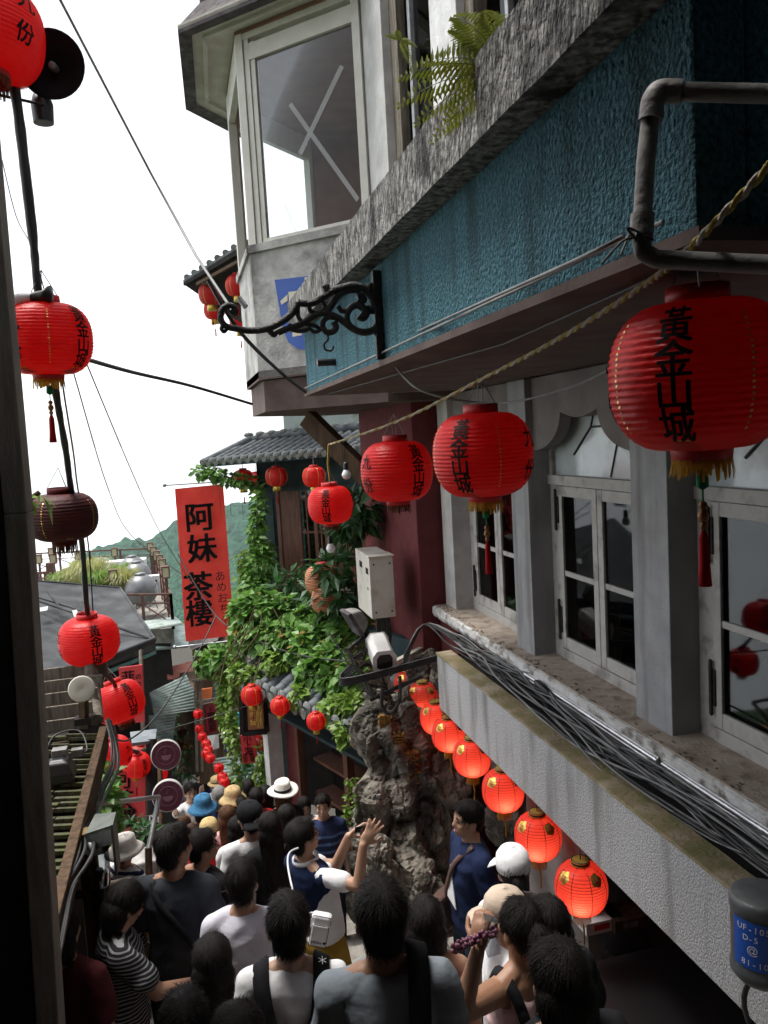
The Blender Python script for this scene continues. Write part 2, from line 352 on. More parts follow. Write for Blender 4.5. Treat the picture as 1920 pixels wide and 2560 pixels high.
def casement(y0, y1, open_=0.0):
    yc = (y0+y1)/2
    win = MB(); X0, X1 = 3.0, 3.06
    for a, c_ in ((y0, y0+.14), (y1-.14, y1)): win.box((X0, a, SZ), (X1, c_, -.42))
    win.box((X0-.02, y0, -.49), (X1+.002, y1, -.41)); win.box((X0-.01, y0+.14, SZ), (X1, y1-.14, SZ+.09))
    o = win.build('window_frame', m_win, fac, bev=.004)
    tr = MB(); tr.box((X0, y0, -.41), (X1-.002, y0+.05, .12)); tr.box((X0, y1-.05, -.41), (X1-.002, y1, .12)); tr.box((X0+.04, y0+.05, .06), (X1-.004, y1-.05, .14))
    q = .016
    tr.build('transom_frame', m_win, fac); tr = MB()
    tr.tube([(X0+.03, yc+.4, -.24), (X0+.03, yc+.12, -.03), (X0+.03, yc-.35, -.02), (X0+.03, yc-.6, -.12)], q*.6, 6); tr.build('transom_bar', m_blackiron, fac); MB().bar((X0+.03, yc+.12, -.03), (X0+.03, yc+.06, .1), q*.7).build('transom_bar', m_blackiron, fac); MB().bar((X0+.03, yc-.3, -.03), (X0+.03, yc-.15, -.4), q*.6).build('transom_bar', m_blackiron, fac)
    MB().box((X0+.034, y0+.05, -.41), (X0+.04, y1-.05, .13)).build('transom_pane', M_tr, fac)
    L, Rr = y0+.14, y1-.14; mid = (L+Rr)/2
    for a, c_ in ((L+.004, mid-.004), (mid+.004, Rr-.004)):
        s = MB(); t = .075; za, zb = SZ+.095, -.495; X2 = X0-.01
        s.box((X2, a, za), (X2+.045, a+t, zb)); s.box((X2, c_-t, za), (X2+.045, c_, zb))
        s.box((X2+.002, a+t, za), (X2+.043, c_-t, za+.10)); s.box((X2+.002, a+t, zb-.085), (X2+.043, c_-t, zb)); zm = za+(zb-za)*.47
        s.box((X2+.008, a+t, zm-.022), (X2+.04, c_-t, zm+.022))
        sh = s.build('casement', m_win, fac, bev=.005)
        for zz0, zz1 in ((za+.1, zm-.022), (zm+.022, zb-.085)):
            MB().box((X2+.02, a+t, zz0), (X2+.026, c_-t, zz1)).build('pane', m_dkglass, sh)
        yh = a-.002 if a == L+.004 else c_+.002
        for zz in (za+.24, zb-.2):
            h = MB(); h.box((X2-.012, yh-.028, zz-.11), (X2+.012, yh+.028, zz+.11)); h.tube([(X2-.016, yh, zz-.15), (X2-.016, yh, zz+.15)], .013, 8)
            for e in (-.155, .155): h.ell((X2-.016, yh, zz+e), (.014, .014, .02), 8, 6)
            h.build('hinge', m_blackiron, sh)
M_tr = M('sky toned transom glass', (.46,.53,.55), (.58,.64,.66), 3, .15, .05, 20, spec=.7, c3=(.38,.42,.42), sc3=5)  # pale blue base paints in the reflected sky
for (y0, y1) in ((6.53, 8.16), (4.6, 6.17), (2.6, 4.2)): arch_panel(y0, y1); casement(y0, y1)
# sill with flaking front
b = MB(); ns = 90
for i in range(ns+1):
    y = -2+(8.52+2)*i/ns; e = .012*noise.noise(V((y*6, 0, 0)))+.006*noise.noise(V((y*25, 0, 3)))
    for xx, zz in ((2.655+e, -2.07), (2.64+e, -2.03), (2.645+e, -1.965), (2.665+e*1.5, -1.955), (3.03, -1.951), (3.03, -2.07)): b.v.append((xx, y, zz))
for i in range(ns):
    for j in range(6): b.f.append((i*6+j, i*6+(j+1) % 6, i*6+6+(j+1) % 6, i*6+6+j)[::-1]); b.sm.append(False)
b.f += [(0, 1, 2, 3, 4, 5), tuple(ns*6+j for j in (5, 4, 3, 2, 1, 0))]; b.sm += [False]*2
sill = b.build('sill', m_peel, fac)
MB().box((2.67, -2, -1.952), (2.998, 8.5, -1.944)).build('sill_top', m_sill, fac)
rs = random.Random(11); b = MB()
for i in range(170):                                       # crumbs and paint flakes along the sill edge
    y = rs.uniform(1.8, 8.4); x = 2.668+abs(rs.gauss(0, .05)); s = rs.uniform(.002, .009)
    if x < 2.98: b.obox((x, y, -1.941), (s, s*.3, 0), (-s*.2, s*1.4, s*.2), (0, 0, s*.35))
stuff(b.build('debris', m_oldwood, fac))
for ya, yb in ((1.2, 2.85), (2.9, 4.05), (4.1, 6.0)):
    b = MB()
    for dz, rr in ((-.085, .018), (-.115, .012)): b.tube([(2.632, ya, -1.95+dz), (2.632, yb, -1.95+dz)], rr, 8)
    b.box((2.635, ya, -2.10), (2.655, yb, -2.01)); b.build('metal_strip', m_alu, fac)
# ================================================================ CONCRETE BEAM (shop fascia) with ledge and cable trough
beam = thing('concrete_beam', 'long pebble-rendered grey concrete beam above the lit red lanterns', 'beam', (2.3, 5, -2.72))
MB().box((2.3, 1.6, -2.72), (2.44, 7.36, -2.175)).build('face', m_pebble, beam, bev=.008)
b = MB(); nb = 70
for i in range(nb+1):
    y = 1.6+(7.362-1.6)*i/nb; a = .006*noise.noise(V((y*5, 7, 0)))
    for xx, zz in ((2.292+a, -2.172), (2.295+a, -2.155+a*.6), (2.45+a, -2.150), (2.45, -2.172)): b.v.append((xx, y, zz))
for i in range(nb):
    for j in range(4): b.f.append((i*4+j, i*4+(j+1) % 4, i*4+4+(j+1) % 4, i*4+4+j)[::-1]); b.sm.append(False)
b.f += [(0, 1, 2, 3), tuple(nb*4+j for j in (3, 2, 1, 0))]; b.sm += [False]*2
b.build('ledge', m_ledge, beam)
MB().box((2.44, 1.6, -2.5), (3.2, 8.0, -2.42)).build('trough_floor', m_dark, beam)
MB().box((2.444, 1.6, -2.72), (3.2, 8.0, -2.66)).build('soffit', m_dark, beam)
# ================================================================ RED PILLAR
pill = thing('red_pillar', 'dark red rendered pillar at the end of the window facade', 'pillar', (2.5, 8.2, -6))
MB().box((2.52, 8.56, -6.0), (3.3, 11.2, .48)).build('shaft', m_redwall, pill, bev=.012)
MB().box((2.74, 8.0, -6.0), (3.15, 8.555, -2.10)).build('foot', m_redwall, pill)
# ================================================================ UPPER STOREY behind the parapet (right building)
up = thing('upper_storey', 'upper storey wall of white piers and dark windows behind the parapet', 'building', (2.2, 5, 1.2))
XU = 2.2
def pier(pxa, pxb, mat, name='pier', X=XU, d=.2, z0=.9, z1=5.2):
    a = UX(pxa, 300, X).y; c_ = UX(pxb, 300, X).y; return MB().box((X, min(a, c_), z0), (X+d, max(a, c_), z1)).build(name, mat, up, bev=.006)
pier(905, 965, m_wgrey, X=XU-.1); pier(965, 1003, m_oldwood, 'window_frame', X=XU-.02)
pier(1085, 1152, m_white, X=XU-.1); pier(1152, 1172, m_wgrey, X=XU-.02); pier(1172, 1195, m_oldwood, 'window_frame', X=XU-.04); pier(1355, 1385, m_oldwood, 'window_frame', X=XU-.04); pier(1272, 1280, m_steel, 'mullion', X=XU+.02); pier(1030, 1036, m_steel, 'mullion', X=XU+.02)
pier(1390, 1460, m_white, X=XU-.1); pier(1460, 1900, m_wgrey, X=XU)
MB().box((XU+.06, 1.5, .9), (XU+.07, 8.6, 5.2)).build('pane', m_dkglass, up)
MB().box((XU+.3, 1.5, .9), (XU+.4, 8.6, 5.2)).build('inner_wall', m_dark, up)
MB().box((2.2, 1.5, .43), (3.5, 8.6, .9)).build('base_wall', m_wgrey, up)
MB().box((1.9, -4, 5.2), (3.6, 8.0, 5.35)).build('eave_slab', m_soffit, up)
MB().box((1.7, -4, .40), (3.5, 1.5, 3.62)).build('near_wall', m_teal, up)
# ================================================================ BAY TOWER
m_fascia = M('dark mossy fascia', (.06,.052,.058), (.12,.105,.11), 7, .9, .5, 40, c3=(.18,.17,.16), sc3=5)
m_soffw = M('pale soffit board', (.50,.47,.42), (.60,.57,.52), 5, .75, .15, 30)
m_frame = M('cream window frame', (.62,.60,.54), (.70,.68,.63), 6, .5, .1, 30)
m_inner = M('brown ceiling', (.24,.12,.085), (.30,.16,.115), 4, .7)
bay = thing('bay_tower', 'grey concrete corner bay tower with a big taped window and octagonal eave', 'building', (1.5, 9.5, .7))
Q = [V((2.15, 8.05, 0)), V((.95, 9.25, 0)), V((.95, 10.9, 0)), V((2.2, 12.15, 0)), V((3.4, 12.15, 0)), V((3.4, 8.05, 0))]
def ring(q, z0, z1, t=.12, idx=None):
    b = MB()
    for i in (idx if idx is not None else range(len(q))):
        a, c_ = q[i], q[(i+1) % len(q)]; d = (c_-a).normalized(); nn = V((-d.y, d.x, 0))
        b.slab([a+V((0, 0, z0)), c_+V((0, 0, z0)), c_+V((0, 0, z1)), a+V((0, 0, z1))], -nn*t if nn.dot(V((2.2, 9.9, 0))-a) < 0 else nn*t)
    return b
ring(Q, .72, 2.12, .14, (0, 1, 2)).build('wall', m_conc, bay)
off = V((-.03, -.03, 0))
ring([Q[0]+off, Q[1]+V((-.035, -.02, 0)), Q[2]+V((-.035, .02, 0)), Q[3]], 2.11, 2.17, .2, (0, 1, 2)).build('sill', m_conc, bay, bev=.012)
d1 = (Q[0]-Q[1]).normalized(); n1 = V((-.7071, -.7071, 0))
fr = MB(); L1 = (Q[0]-Q[1]).length
def fbar(a, c_, z0, z1, t=.06, o=0.0):
    p = Q[1]+d1*a-n1*o; q = Q[1]+d1*c_-n1*o
    fr.slab([p+V((0, 0, z0)), q+V((0, 0, z0)), q+V((0, 0, z1)), p+V((0, 0, z1))], -n1*t)
fbar(0, .085, 2.17, 4.42, .1); fbar(.10, .155, 2.17, 4.36, .06, .02); fbar(.17, .22, 2.17, 4.32, .05, .035); fbar(1.50, 1.58, 2.17, 4.36, .08, .0)
fbar(.155, 1.5, 4.14, 4.30, .05, .02); fbar(.22, 1.5, 2.17, 2.23, .06, .02); fbar(0, 1.64, 4.36, 4.5, .1, .01); fbar(1.61, 1.695, 2.17, 4.42, .1, .03)
fr.build('window_frame', m_frame, bay, bev=.004)
pg = MB(); a = Q[1]+d1*.22-n1*.05; c_ = Q[1]+d1*1.5-n1*.05
pg.slab([a+V((0, 0, 2.23)), c_+V((0, 0, 2.23)), c_+V((0, 0, 4.14)), a+V((0, 0, 4.14))], -n1*.006); pg.build('pane', m_glassbay, bay)
tp = MB()
def tape(px0, py0, px1, py1, w_=.05):
    A = UP(px0, py0, Q[1]-n1*.044, n1); B = UP(px1, py1, Q[1]-n1*.044, n1); d = (B-A).normalized(); s = d.cross(n1).normalized()*w_/2
    tp.add([A-s, A+s, B+s, B-s], [(0, 1, 2, 3)])
tape(725, 260, 895, 500); tape(855, 165, 750, 385, .06); tape(712, 510, 742, 585, .03); tape(905, 515, 880, 560, .03)
tp.build('tape', m_tape, bay)
# other bay faces: side street face frame + back posts, seen through the glass
b = MB()
for (p, q) in ((Q[1], Q[2]), (Q[2], Q[3])):
    d = (q-p).normalized(); L = (q-p).length; nn = V((-d.y, d.x, 0)); nn = nn if nn.dot(V((2.2, 9.9, 0))-p) > 0 else -nn
    for s0, s1 in ((0, .10), (L-.12, L)): b.slab([p+d*s0+V((0, 0, 2.17)), p+d*s1+V((0, 0, 2.17)), p+d*s1+V((0, 0, 4.42)), p+d*s0+V((0, 0, 4.42))], nn*.1)
    b.slab([p+d*.1+V((0, 0, 4.08)), p+d*(L-.12)+V((0, 0, 4.08)), p+d*(L-.12)+V((0, 0, 4.40)), p+d*.1+V((0, 0, 4.40))], nn*.08)
b.build('side_frame', m_frame, bay)
MB().slab([V((3.38, 8.06, .72)), V((3.38, 11.8, .72)), V((3.38, 11.8, 4.4)), V((3.38, 8.06, 4.4))], (-.1, 0, 0)).build('inner_wall', m_inner, bay)
MB().slab([V((3.3, 12.13, 2.2)), V((2.25, 12.13, 2.2)), V((2.25, 12.13, 4.4)), V((3.3, 12.13, 4.4))], (0, -.1, 0)).build('rear_wall', m_inner, bay)
EV = [V((2.35, 7.30, 0)), V((.35, 9.30, 0)), V((.45, 11.3, 0)), V((1.3, 12.3, 0)), V((3.4, 12.5, 0)), V((3.4, 7.3, 0))]
MB().slab([p+V((0, 0, 4.47)) for p in EV], (0, 0, .05)).build('soffit', m_soffw, bay)
cc = V((2.2, 9.8, 0)); b = MB(); lo_, hi_, in_ = [p+V((0, 0, 4.43)) for p in EV], [cc+(p-cc)*.86+V((0, 0, 4.80)) for p in EV], [cc+(p-cc)*.92+V((0, 0, 4.44)) for p in EV]
mid_ = [p+V((0, 0, 4.50)) for p in EV]; n_ = len(EV)
for i in range(4):
    k = (i+1) % n_; b.add([lo_[i], lo_[k], mid_[k], mid_[i]], [(0, 1, 2, 3)]); b.add([mid_[i], mid_[k], hi_[k], hi_[i]], [(0, 1, 2, 3)]); b.add([lo_[i], in_[i], in_[k], lo_[k]], [(0, 1, 2, 3)])
b.build('fascia', m_fascia, bay); b = MB(); b.slab(hi_, (0, 0, .05)); b.build('roof', m_fascia, bay)
IV = [cc+(p-cc)*.86 for p in EV]; ring(IV, 4.43, 4.472, .05, (0, 1, 2)).build('soffit_step', m_soffw, bay)
MB().slab([p+V((0, 0, 4.42)) for p in Q], (0, 0, .04)).build('ceiling', m_inner, bay)
MB().slab([p+V((0, 0, .70)) for p in Q], (0, 0, .1)).build('floor', m_soffit, bay)
# dark beams under the bay
b = MB(); qq = [cc+(p-cc)*.96 for p in Q]
b.slab([p+V((0, 0, .34)) for p in (qq[0], qq[1], qq[2], qq[3], qq[4], qq[5])], (0, 0, .35)); b.build('under_beam', m_soffit, bay)
tag(MB().bar(U(770, 1045, 9.3), U(925, 1200, 9.0), .16, .2).build('brace', m_wood), 'dark diagonal timber brace under the bay tower', 'brace')
# blue sign with a 1
sg = thing('number_sign', 'blue enamel sign with a big pale figure 1 on the bay tower', 'sign', UP(740, 790, Q[1]+n1*.01, n1))
pz = Q[1]+n1*.012
outl = [(688, 700), (760, 692), (850, 676), (850, 880), (790, 880), (745, 872), (722, 855), (708, 820), (700, 770)]
b = MB(); b.slab([UP(x, y, pz, n1) for x, y in outl], n1*.012); b.build('plate', m_bluesign, sg)
b = MB(); b.slab([UP(x, y, pz+n1*.014, n1) for x, y in ((721, 730), (745, 727), (752, 800), (755, 838), (732, 842), (727, 790))], n1*.003); b.slab([UP(x, y, pz+n1*.014, n1) for x, y in ((701, 753), (719, 736), (719, 752), (704, 762))], n1*.003); b.build('figure', m_beige, sg)
b = MB(); b.slab([UP(x, y, pz+n1*.014, n1) for x, y in ((762, 694), (848, 678), (848, 735), (764, 740))], n1*.004); b.build('patch', m_beige, sg)
# ================================================================ IRON SCROLL BRACKET
ib = thing('iron_bracket', 'black wrought iron scroll bracket reaching out from the teal balcony', 'bracket', UX(960, 880, XT))
YBK = UX(957, 800, XT).y
def S(pts, r0, r1=None, n=6, nm='scroll', flat=1):
    P = spline([UY(x, y, YBK) for x, y in pts], 7); k = len(P)
    r1 = r1 or r0; rr = [r0+(r1-r0)*i/(k-1) for i in range(k)]
    ends = [P[0]]; MBI.tube(P, [q_*1.25 for q_ in rr], 8)
c = lambda x, y: (540+x*.2773, 660+y*.2773)
MBI = MB()
S([c(130,420),c(165,445),c(180,425),c(160,385),c(100,375),c(50,420),c(45,500),c(90,560),c(190,585),c(300,600),c(430,590),c(560,540),c(680,450),c(740,350)], .012, .017)
S([c(740,350),c(860,355),c(960,300),c(1060,240),c(1180,205),c(1260,195),c(1340,225),c(1400,290),c(1440,390),c(1520,410)], .016, .02)
S([c(560,620),c(640,585),c(760,545),c(860,480),c(960,440),c(1070,470),c(1150,520),c(1230,580),c(1330,615),c(1420,590),c(1470,500),c(1470,390)], .014, .018)
S([c(1290,460),c(1320,480),c(1350,450),c(1330,400),c(1270,370),c(1210,400),c(1180,470),c(1200,540),c(1270,600)], .022, .012)
S([c(1060,520),c(1080,570),c(1050,610),c(990,610),c(960,560),c(970,510),c(1020,480),c(1080,490)], .017, .011)
S([c(740,370),c(740,470),c(790,530),c(900,560),c(930,600),c(880,610),c(830,570)], .011, .008)
S([c(660,540),c(690,590),c(760,605),c(830,590)], .010); S([c(840,360),c(850,420),c(910,440),c(980,400),c(960,340)], .011)
S([c(1000,430),c(1040,370),c(1100,290),c(1200,240),c(1300,240)], .018, .012); S([c(1270,290),c(1310,280),c(1340,320),c(1310,340),c(1280,320)], .013)
S([c(1100,380),c(1130,420),c(1180,420)], .012); S([c(1350,390),c(1400,420),c(1460,420)], .016); S([c(1430,600),c(1470,640),c(1520,650)], .016)
S([c(960,215),c(1000,195),c(990,240),c(1040,240)], .010, .014); S([c(1380,250),c(1390,190),c(1420,230),c(1440,180),c(1510,180)], .012, .016)
S([c(1000,620),c(1010,680),c(975,720),c(985,770),c(1040,780),c(1060,740)], .005); S([c(60,560),c(50,585),c(75,610),c(110,570)], .010, .008); S([c(480,600),c(520,640),c(545,620),c(600,595)], .014, .008)
MBI.build('scrollwork', m_blackiron, ib)
b = MB(); A = UY(c(1530,60)[0], c(1530,60)[1], YBK); B = UY(c(1545,860)[0], c(1545,860)[1], YBK)
b.box((XT-.05, YBK-.022, B.z), (XT-.004, YBK+.022, A.z)); b.build('wall_bar', m_blackiron, ib, bev=.004)
# ================================================================ DRAIN PIPE at the right
dp = thing('drain_pipe', 'grey plastic drain pipe with elbows in front of the teal balcony', 'pipe', UX(1600, 620, XT-.1))
path = [U(2050, 238, 1.7), U(1660, 228, 1.8), U(1632, 250, 1.8), U(1615, 400, 1.8), U(1603, 595, 1.8), U(1608, 630, 1.8), U(1640, 648, 1.8), U(2050, 668, 1.7)]
sp = []
for i in range(len(path)-1): sp += [path[i].lerp(path[i+1], t/4) for t in range(4)]
MB().tube(sp+[path[-1]], .021, 12).build('pipe', m_pvc, dp)
for (a, c_) in ((path[2].lerp(path[3], .05), path[2].lerp(path[3], .35)), (path[1].lerp(path[0], .02), path[1].lerp(path[0], .12)), (path[4].lerp(path[3], .02), path[4].lerp(path[3], .3))): MB().tube([a, c_], .027, 12).build('coupling', m_pvc, dp)
b = MB()
el = [U(1690, 229, 1.8), U(1660, 228, 1.8), U(1642, 235, 1.8), U(1632, 255, 1.8), U(1629, 285, 1.8)]
b.tube(spline(el, 4), .026, 12); b.build('elbow', m_pvc, dp)
# ================================================================ TEA HOUSE
E0, E1 = V((.37, 13.96, -.30)), V((2.73, 12.04, -.20)); eD = (E1-E0); eL = eD.length; eU = eD.normalized(); nO = V((-eU.y, eU.x, 0)).normalized()
nO = nO if nO.y < 0 else -nO                                  # outward, towards the street and the camera
tea = thing('tea_house', 'tea house with tiled eaves, dark green walls and brown timber windows', 'building', (2, 13.3, -6))
W0 = E0+eU*.62-nO*.7; W1 = E1+eU*.5-nO*.7
def wpanel(t0, t1, z0, z1, mat, name, o=0.0, th=.1, par=None, base=(W0, W1), nrm=None):
    a, c_ = base[0].lerp(base[1], t0), base[0].lerp(base[1], t1); nn = nrm or nO
    a = V((a.x, a.y, 0))+nn*o; c_ = V((c_.x, c_.y, 0))+nn*o
    return MB().slab([a+V((0, 0, z0)), c_+V((0, 0, z0)), c_+V((0, 0, z1)), a+V((0, 0, z1))], -nn*th).build(name, mat, par or tea)
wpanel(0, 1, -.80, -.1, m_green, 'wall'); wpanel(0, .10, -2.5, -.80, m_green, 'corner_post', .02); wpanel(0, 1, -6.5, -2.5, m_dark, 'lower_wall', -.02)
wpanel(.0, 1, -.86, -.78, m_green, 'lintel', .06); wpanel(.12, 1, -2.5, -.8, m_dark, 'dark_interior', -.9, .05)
sideW = [V((W0.x, W0.y, 0)), V((W0.x, W0.y, 0))-nO*1.4]
MB().slab([sideW[0]+V((0, 0, -6.5)), sideW[1]+V((0, 0, -6.5)), sideW[1]+V((0, 0, -.1)), sideW[0]+V((0, 0, -.1))], eU*.1).build('side_wall', m_green, tea)
for i, t in enumerate((.12, .26, .37, .44, .52, .60, .72, .84)): wpanel(t, t+.022, -2.48, -.86, m_brownwood, 'window_post', .0, .05)
for t0, t1, z in ((.28, .37, -1.6), (.39, .44, -1.6), (.46, .52, -1.62), (.54, .60, -1.6), (.62, .72, -1.6), (.28, .37, -1.02), (.74, .84, -1.7)): wpanel(t0, t1, z, z+.035, m_brownwood, 'glazing_bar', -.01, .03)
for t in (.32, .41, .49, .57): wpanel(t, t+.008, -2.48, -.86, m_brownwood, 'glazing_bar', -.01, .03)
wpanel(.14, .26, -2.48, -.86, m_brownwood, 'shutter', -.02, .04); wpanel(.62, .72, -2.48, -1.7, m_brownwood, 'shutter', -.03, .03)
wpanel(.28, .6, -2.48, -.86, m_glass, 'pane', -.03, .005)
ld = wpanel(.08, .7, -2.53, -2.48, m_oldwood, 'ledge', .38, .38)
# eaves: each tile column is a piece of its own
roofA = MB(); bk = -nO*1.15+V((0, 0, .30))
roofA.slab([E0+V((0, 0, -.03)), E1+V((0, 0, -.03)), E1+bk+V((0, 0, -.03)), E0+bk+eU*.3+V((0, 0, -.03))], (0, 0, -.05)).build('roof_deck', m_green, tea)
def tile_mesh(nrm, back, r, eu, nseg=6):
    b = MB(); n = 7
    L = back.length; bd = back.normalized(); upv = eu.cross(bd).normalized(); upv = upv if upv.z > 0 else -upv
    for i in range(nseg):
        r0 = r*(1.0); r1 = r*.9; a0 = bd*(L*i/nseg); a1 = bd*(L*(i+1)/nseg+.01)
        vs = []
        for a, rr in ((a0, r0), (a1, r1)):
            for k in range(n): th = math.pi*k/(n-1); vs.append(a+eu*(rr*math.cos(th))+upv*(rr*math.sin(th)))
        b.add(vs, [(k, k+1, n+k+1, n+k) for k in range(n-1)], True); b.add(vs[:n], [tuple(range(n))])
        pan = [a0+eu*(r*.9)+upv*.004, a0+eu*(r*2.5)+upv*.004, a1+eu*(r*2.5)+upv*-.012, a1+eu*(r*.9)-upv*.012]
        b.add(pan, [(0, 1, 2, 3)])
    return b
def tile_end(r, eu, out):
    b = MB(); b.lathe([(0, .012), (r*1.1, .012), (r*1.18, 0), (r*1.1, -.02), (0, -.02)], 10, (0, 0, r*.35), True, (eu, V((0, 0, 1)), out))
    c0 = eu*(r*1.7); pts = [c0+eu*(r*.95*math.cos(math.pi*k/6))+V((0, 0, -r*1.5*math.sin(math.pi*k/6)+.01)) for k in range(7)]
    b.slab(pts, out*.02); return b
def tile_roof(par, A, B, back, r, mat, matend, n, hip=0.0):
    eu = (B-A).normalized(); out = V((-back.x, -back.y, 0)).normalized()
    tm = te = None
    for i in range(n):
        t = (i+.3)/n; p = A.lerp(B, t)
        if tm is None:
            tm = tile_mesh(None, back, r, eu).build('roof_tile', mat, par, local=True); te = tile_end(r, eu, out).build('tile_end', matend, tm, local=True); o = tm
        else: o = copy_tree(tm, par)
        k = 1.0 if hip == 0 else min(1.0, (t*n+1)/hip)
        o.location = p-par.location; o.scale = (1, 1, 1)
tile_roof(tea, E0, E1, bk, .055, m_tile, m_tileend, 19)
rg = MB(); rp = [E0+bk+eU*.25, E0+bk*1.02+eU*.6+V((0, 0, .03)), E1+bk+V((0, 0, .05))]
rg.tube([p+V((0, 0, .04)) for p in rp], [.06, .075, .075], 8); rg.build('ridge', m_tile, tea)
rg = MB()
for i in range(12): rg.ell(E0.lerp(E1, (i+.8)/12)+bk+V((0, 0, .13)), (.09, .07, .045), 8, 5)
rg.build('ridge_tile', m_tileend, tea)
MB().tube([E0+V((0, 0, 0)), E0+bk+eU*.25+V((0, 0, .06))], .06, 8).build('hip', m_tile, tea)
# pale upper wall behind the eave
b = MB(); a = E0+bk+eU*.9-nO*.1; c_ = E1+bk-nO*.1; b.slab([a, c_, c_+V((0, 0, .9)), a+V((0, 0, .9))], -nO*.2); b.build('upper_wall', m_palegreen, tea)
# lower roof over the shop front
L0, L1 = V((.55, 11.54, -3.38)), V((1.66, 8.60, -3.33)); lU = (L1-L0).normalized(); lO = V((lU.y, -lU.x, 0)).normalized(); lO = lO if lO.x < 0 else -lO
lb = -lO*1.0+V((0, 0, .55))
sh = thing('tile_roofed_shop', 'shop with dark red timber under a tiled roof overgrown by vines', 'building', (1.3, 10, -6))
MB().slab([L0+V((0, 0, -.04)), L1+V((0, 0, -.04)), L1+lb*1.1+V((0, 0, -.04)), L0+lb*1.1+V((0, 0, -.04))], (0, 0, -.06)).build('roof_deck', m_redwall, sh)
tile_roof(sh, L0, L1, lb, .085, m_tile, m_tileend, 14)
S0, S1 = L0-lO*.45+lU*.55, L1-lO*.45
def spanel(t0, t1, z0, z1, mat, name, o=0.0, th=.1, dx=.0):
    return wpanel(t0, t1, z0, z1, mat, name, o, th, sh, (S0, S1), lO)
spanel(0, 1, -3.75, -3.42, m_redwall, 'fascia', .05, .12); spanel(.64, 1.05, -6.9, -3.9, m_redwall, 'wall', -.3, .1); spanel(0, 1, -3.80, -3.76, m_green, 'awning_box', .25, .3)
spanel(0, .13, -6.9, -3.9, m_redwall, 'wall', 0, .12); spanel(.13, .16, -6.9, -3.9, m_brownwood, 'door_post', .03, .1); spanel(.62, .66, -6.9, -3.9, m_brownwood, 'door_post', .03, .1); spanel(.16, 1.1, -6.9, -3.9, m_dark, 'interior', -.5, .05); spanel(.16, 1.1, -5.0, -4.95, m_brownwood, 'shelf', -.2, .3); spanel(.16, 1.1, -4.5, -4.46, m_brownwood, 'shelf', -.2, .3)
spanel(-.06, 0, -6.9, -3.52, m_white, 'white_post', .28, .22)
wpanel(-.3, 0, -6.9, -3.5, m_green, 'side', -.2, .1, sh, (S0, S1), lO)
MB().slab([L0+lb+V((0, 0, -.1)), L1+lb+V((0, 0, -.1)), L1+lb+V((0, 0, .3)), L0+lb+V((0, 0, .3))], -lO*.1).build('upper_wall', m_green, sh)
# far building with tiled eave above the tea house (left of bay)
fe = thing('upper_eave', 'far tiled eave with dark soffit beside the bay tower', 'roof', U(540, 690, 13.5))
F0, F1 = U(458, 706, 14.0), U(640, 592, 12.4); fo = (CR*-1+V((0, 0, 0))).normalized(); fbk = V((.5, 1.0, .25))
MB().slab([F0, F1, F1+V((0, 0, -.10)), F0+V((0, 0, -.06))], fbk*.05).build('eave_board', m_dark, fe)
MB().slab([F0+V((0, 0, -.03)), F1+V((0, 0, -.06)), U(640, 830, 13.2), U(575, 790, 14.2), U(508, 735, 14.6)], V((.05, .12, 0))).build('gable', m_dark, fe)
MB().slab([F0, F1, F1+V((1.0, 2.2, 0.15)), F0+V((1.0, 2.2, .15))], (0, 0, .04)).build('deck', m_tile, fe)
b = MB(); n = 9
for i in range(n):
    p = F0.lerp(F1, (i+.5)/n); q = V((.9, 2.0, .12)); b.tube([p+V((0, 0, .05)), p+q*.5+V((0, 0, .06))], .055, 8)
b.build('roof_tile', m_tileend, fe)
b = MB(); b.bar(F0.lerp(F1, .2)+V((0, 0, -.17)), F1+V((0, 0, -.22)), .05, .05); b.bar(F0.lerp(F1, .3)+V((0, 0, -.2)), F0.lerp(F1, .3)+V((.4, .6, -.2)), .1, .08); b.build('rafter', m_wood, fe)
# ================================================================ FOLIAGE
def leafmat(name, c1, c2, sc=9, tr=.35):
    return M(name, c1, c2, sc, .45, 0, trans=tr, lo=.3, hi=.7, detail=2)
m_ivy = leafmat('ivy leaf', (.06,.16,.028), (.18,.36,.06)); m_ivyd = leafmat('dark glossy leaf', (.018,.07,.022), (.055,.15,.04))
m_fern = leafmat('fern frond', (.20,.25,.025), (.34,.36,.05)); m_grassy = leafmat('pale ornamental grass', (.26,.30,.07), (.42,.40,.16)); m_lime = leafmat('bright creeper leaf', (.12,.25,.03), (.24,.36,.06))
m_stem = M('vine stem', (.07,.05,.03), (.13,.10,.06), 20, .9)
def leaf(mb, p, d, up, L, W):
    d = d.normalized(); s = d.cross(up); s = s.normalized() if s.length > 1e-5 else d.orthogonal().normalized(); n = s.cross(d)
    mid = p+d*L*.45-n*L*.06; mb.add([p, mid+s*W*.5+n*W*.18, p+d*L-n*L*.18, mid-s*W*.5+n*W*.18, mid], [(0, 1, 4), (1, 2, 4), (2, 3, 4), (3, 0, 4)], False)
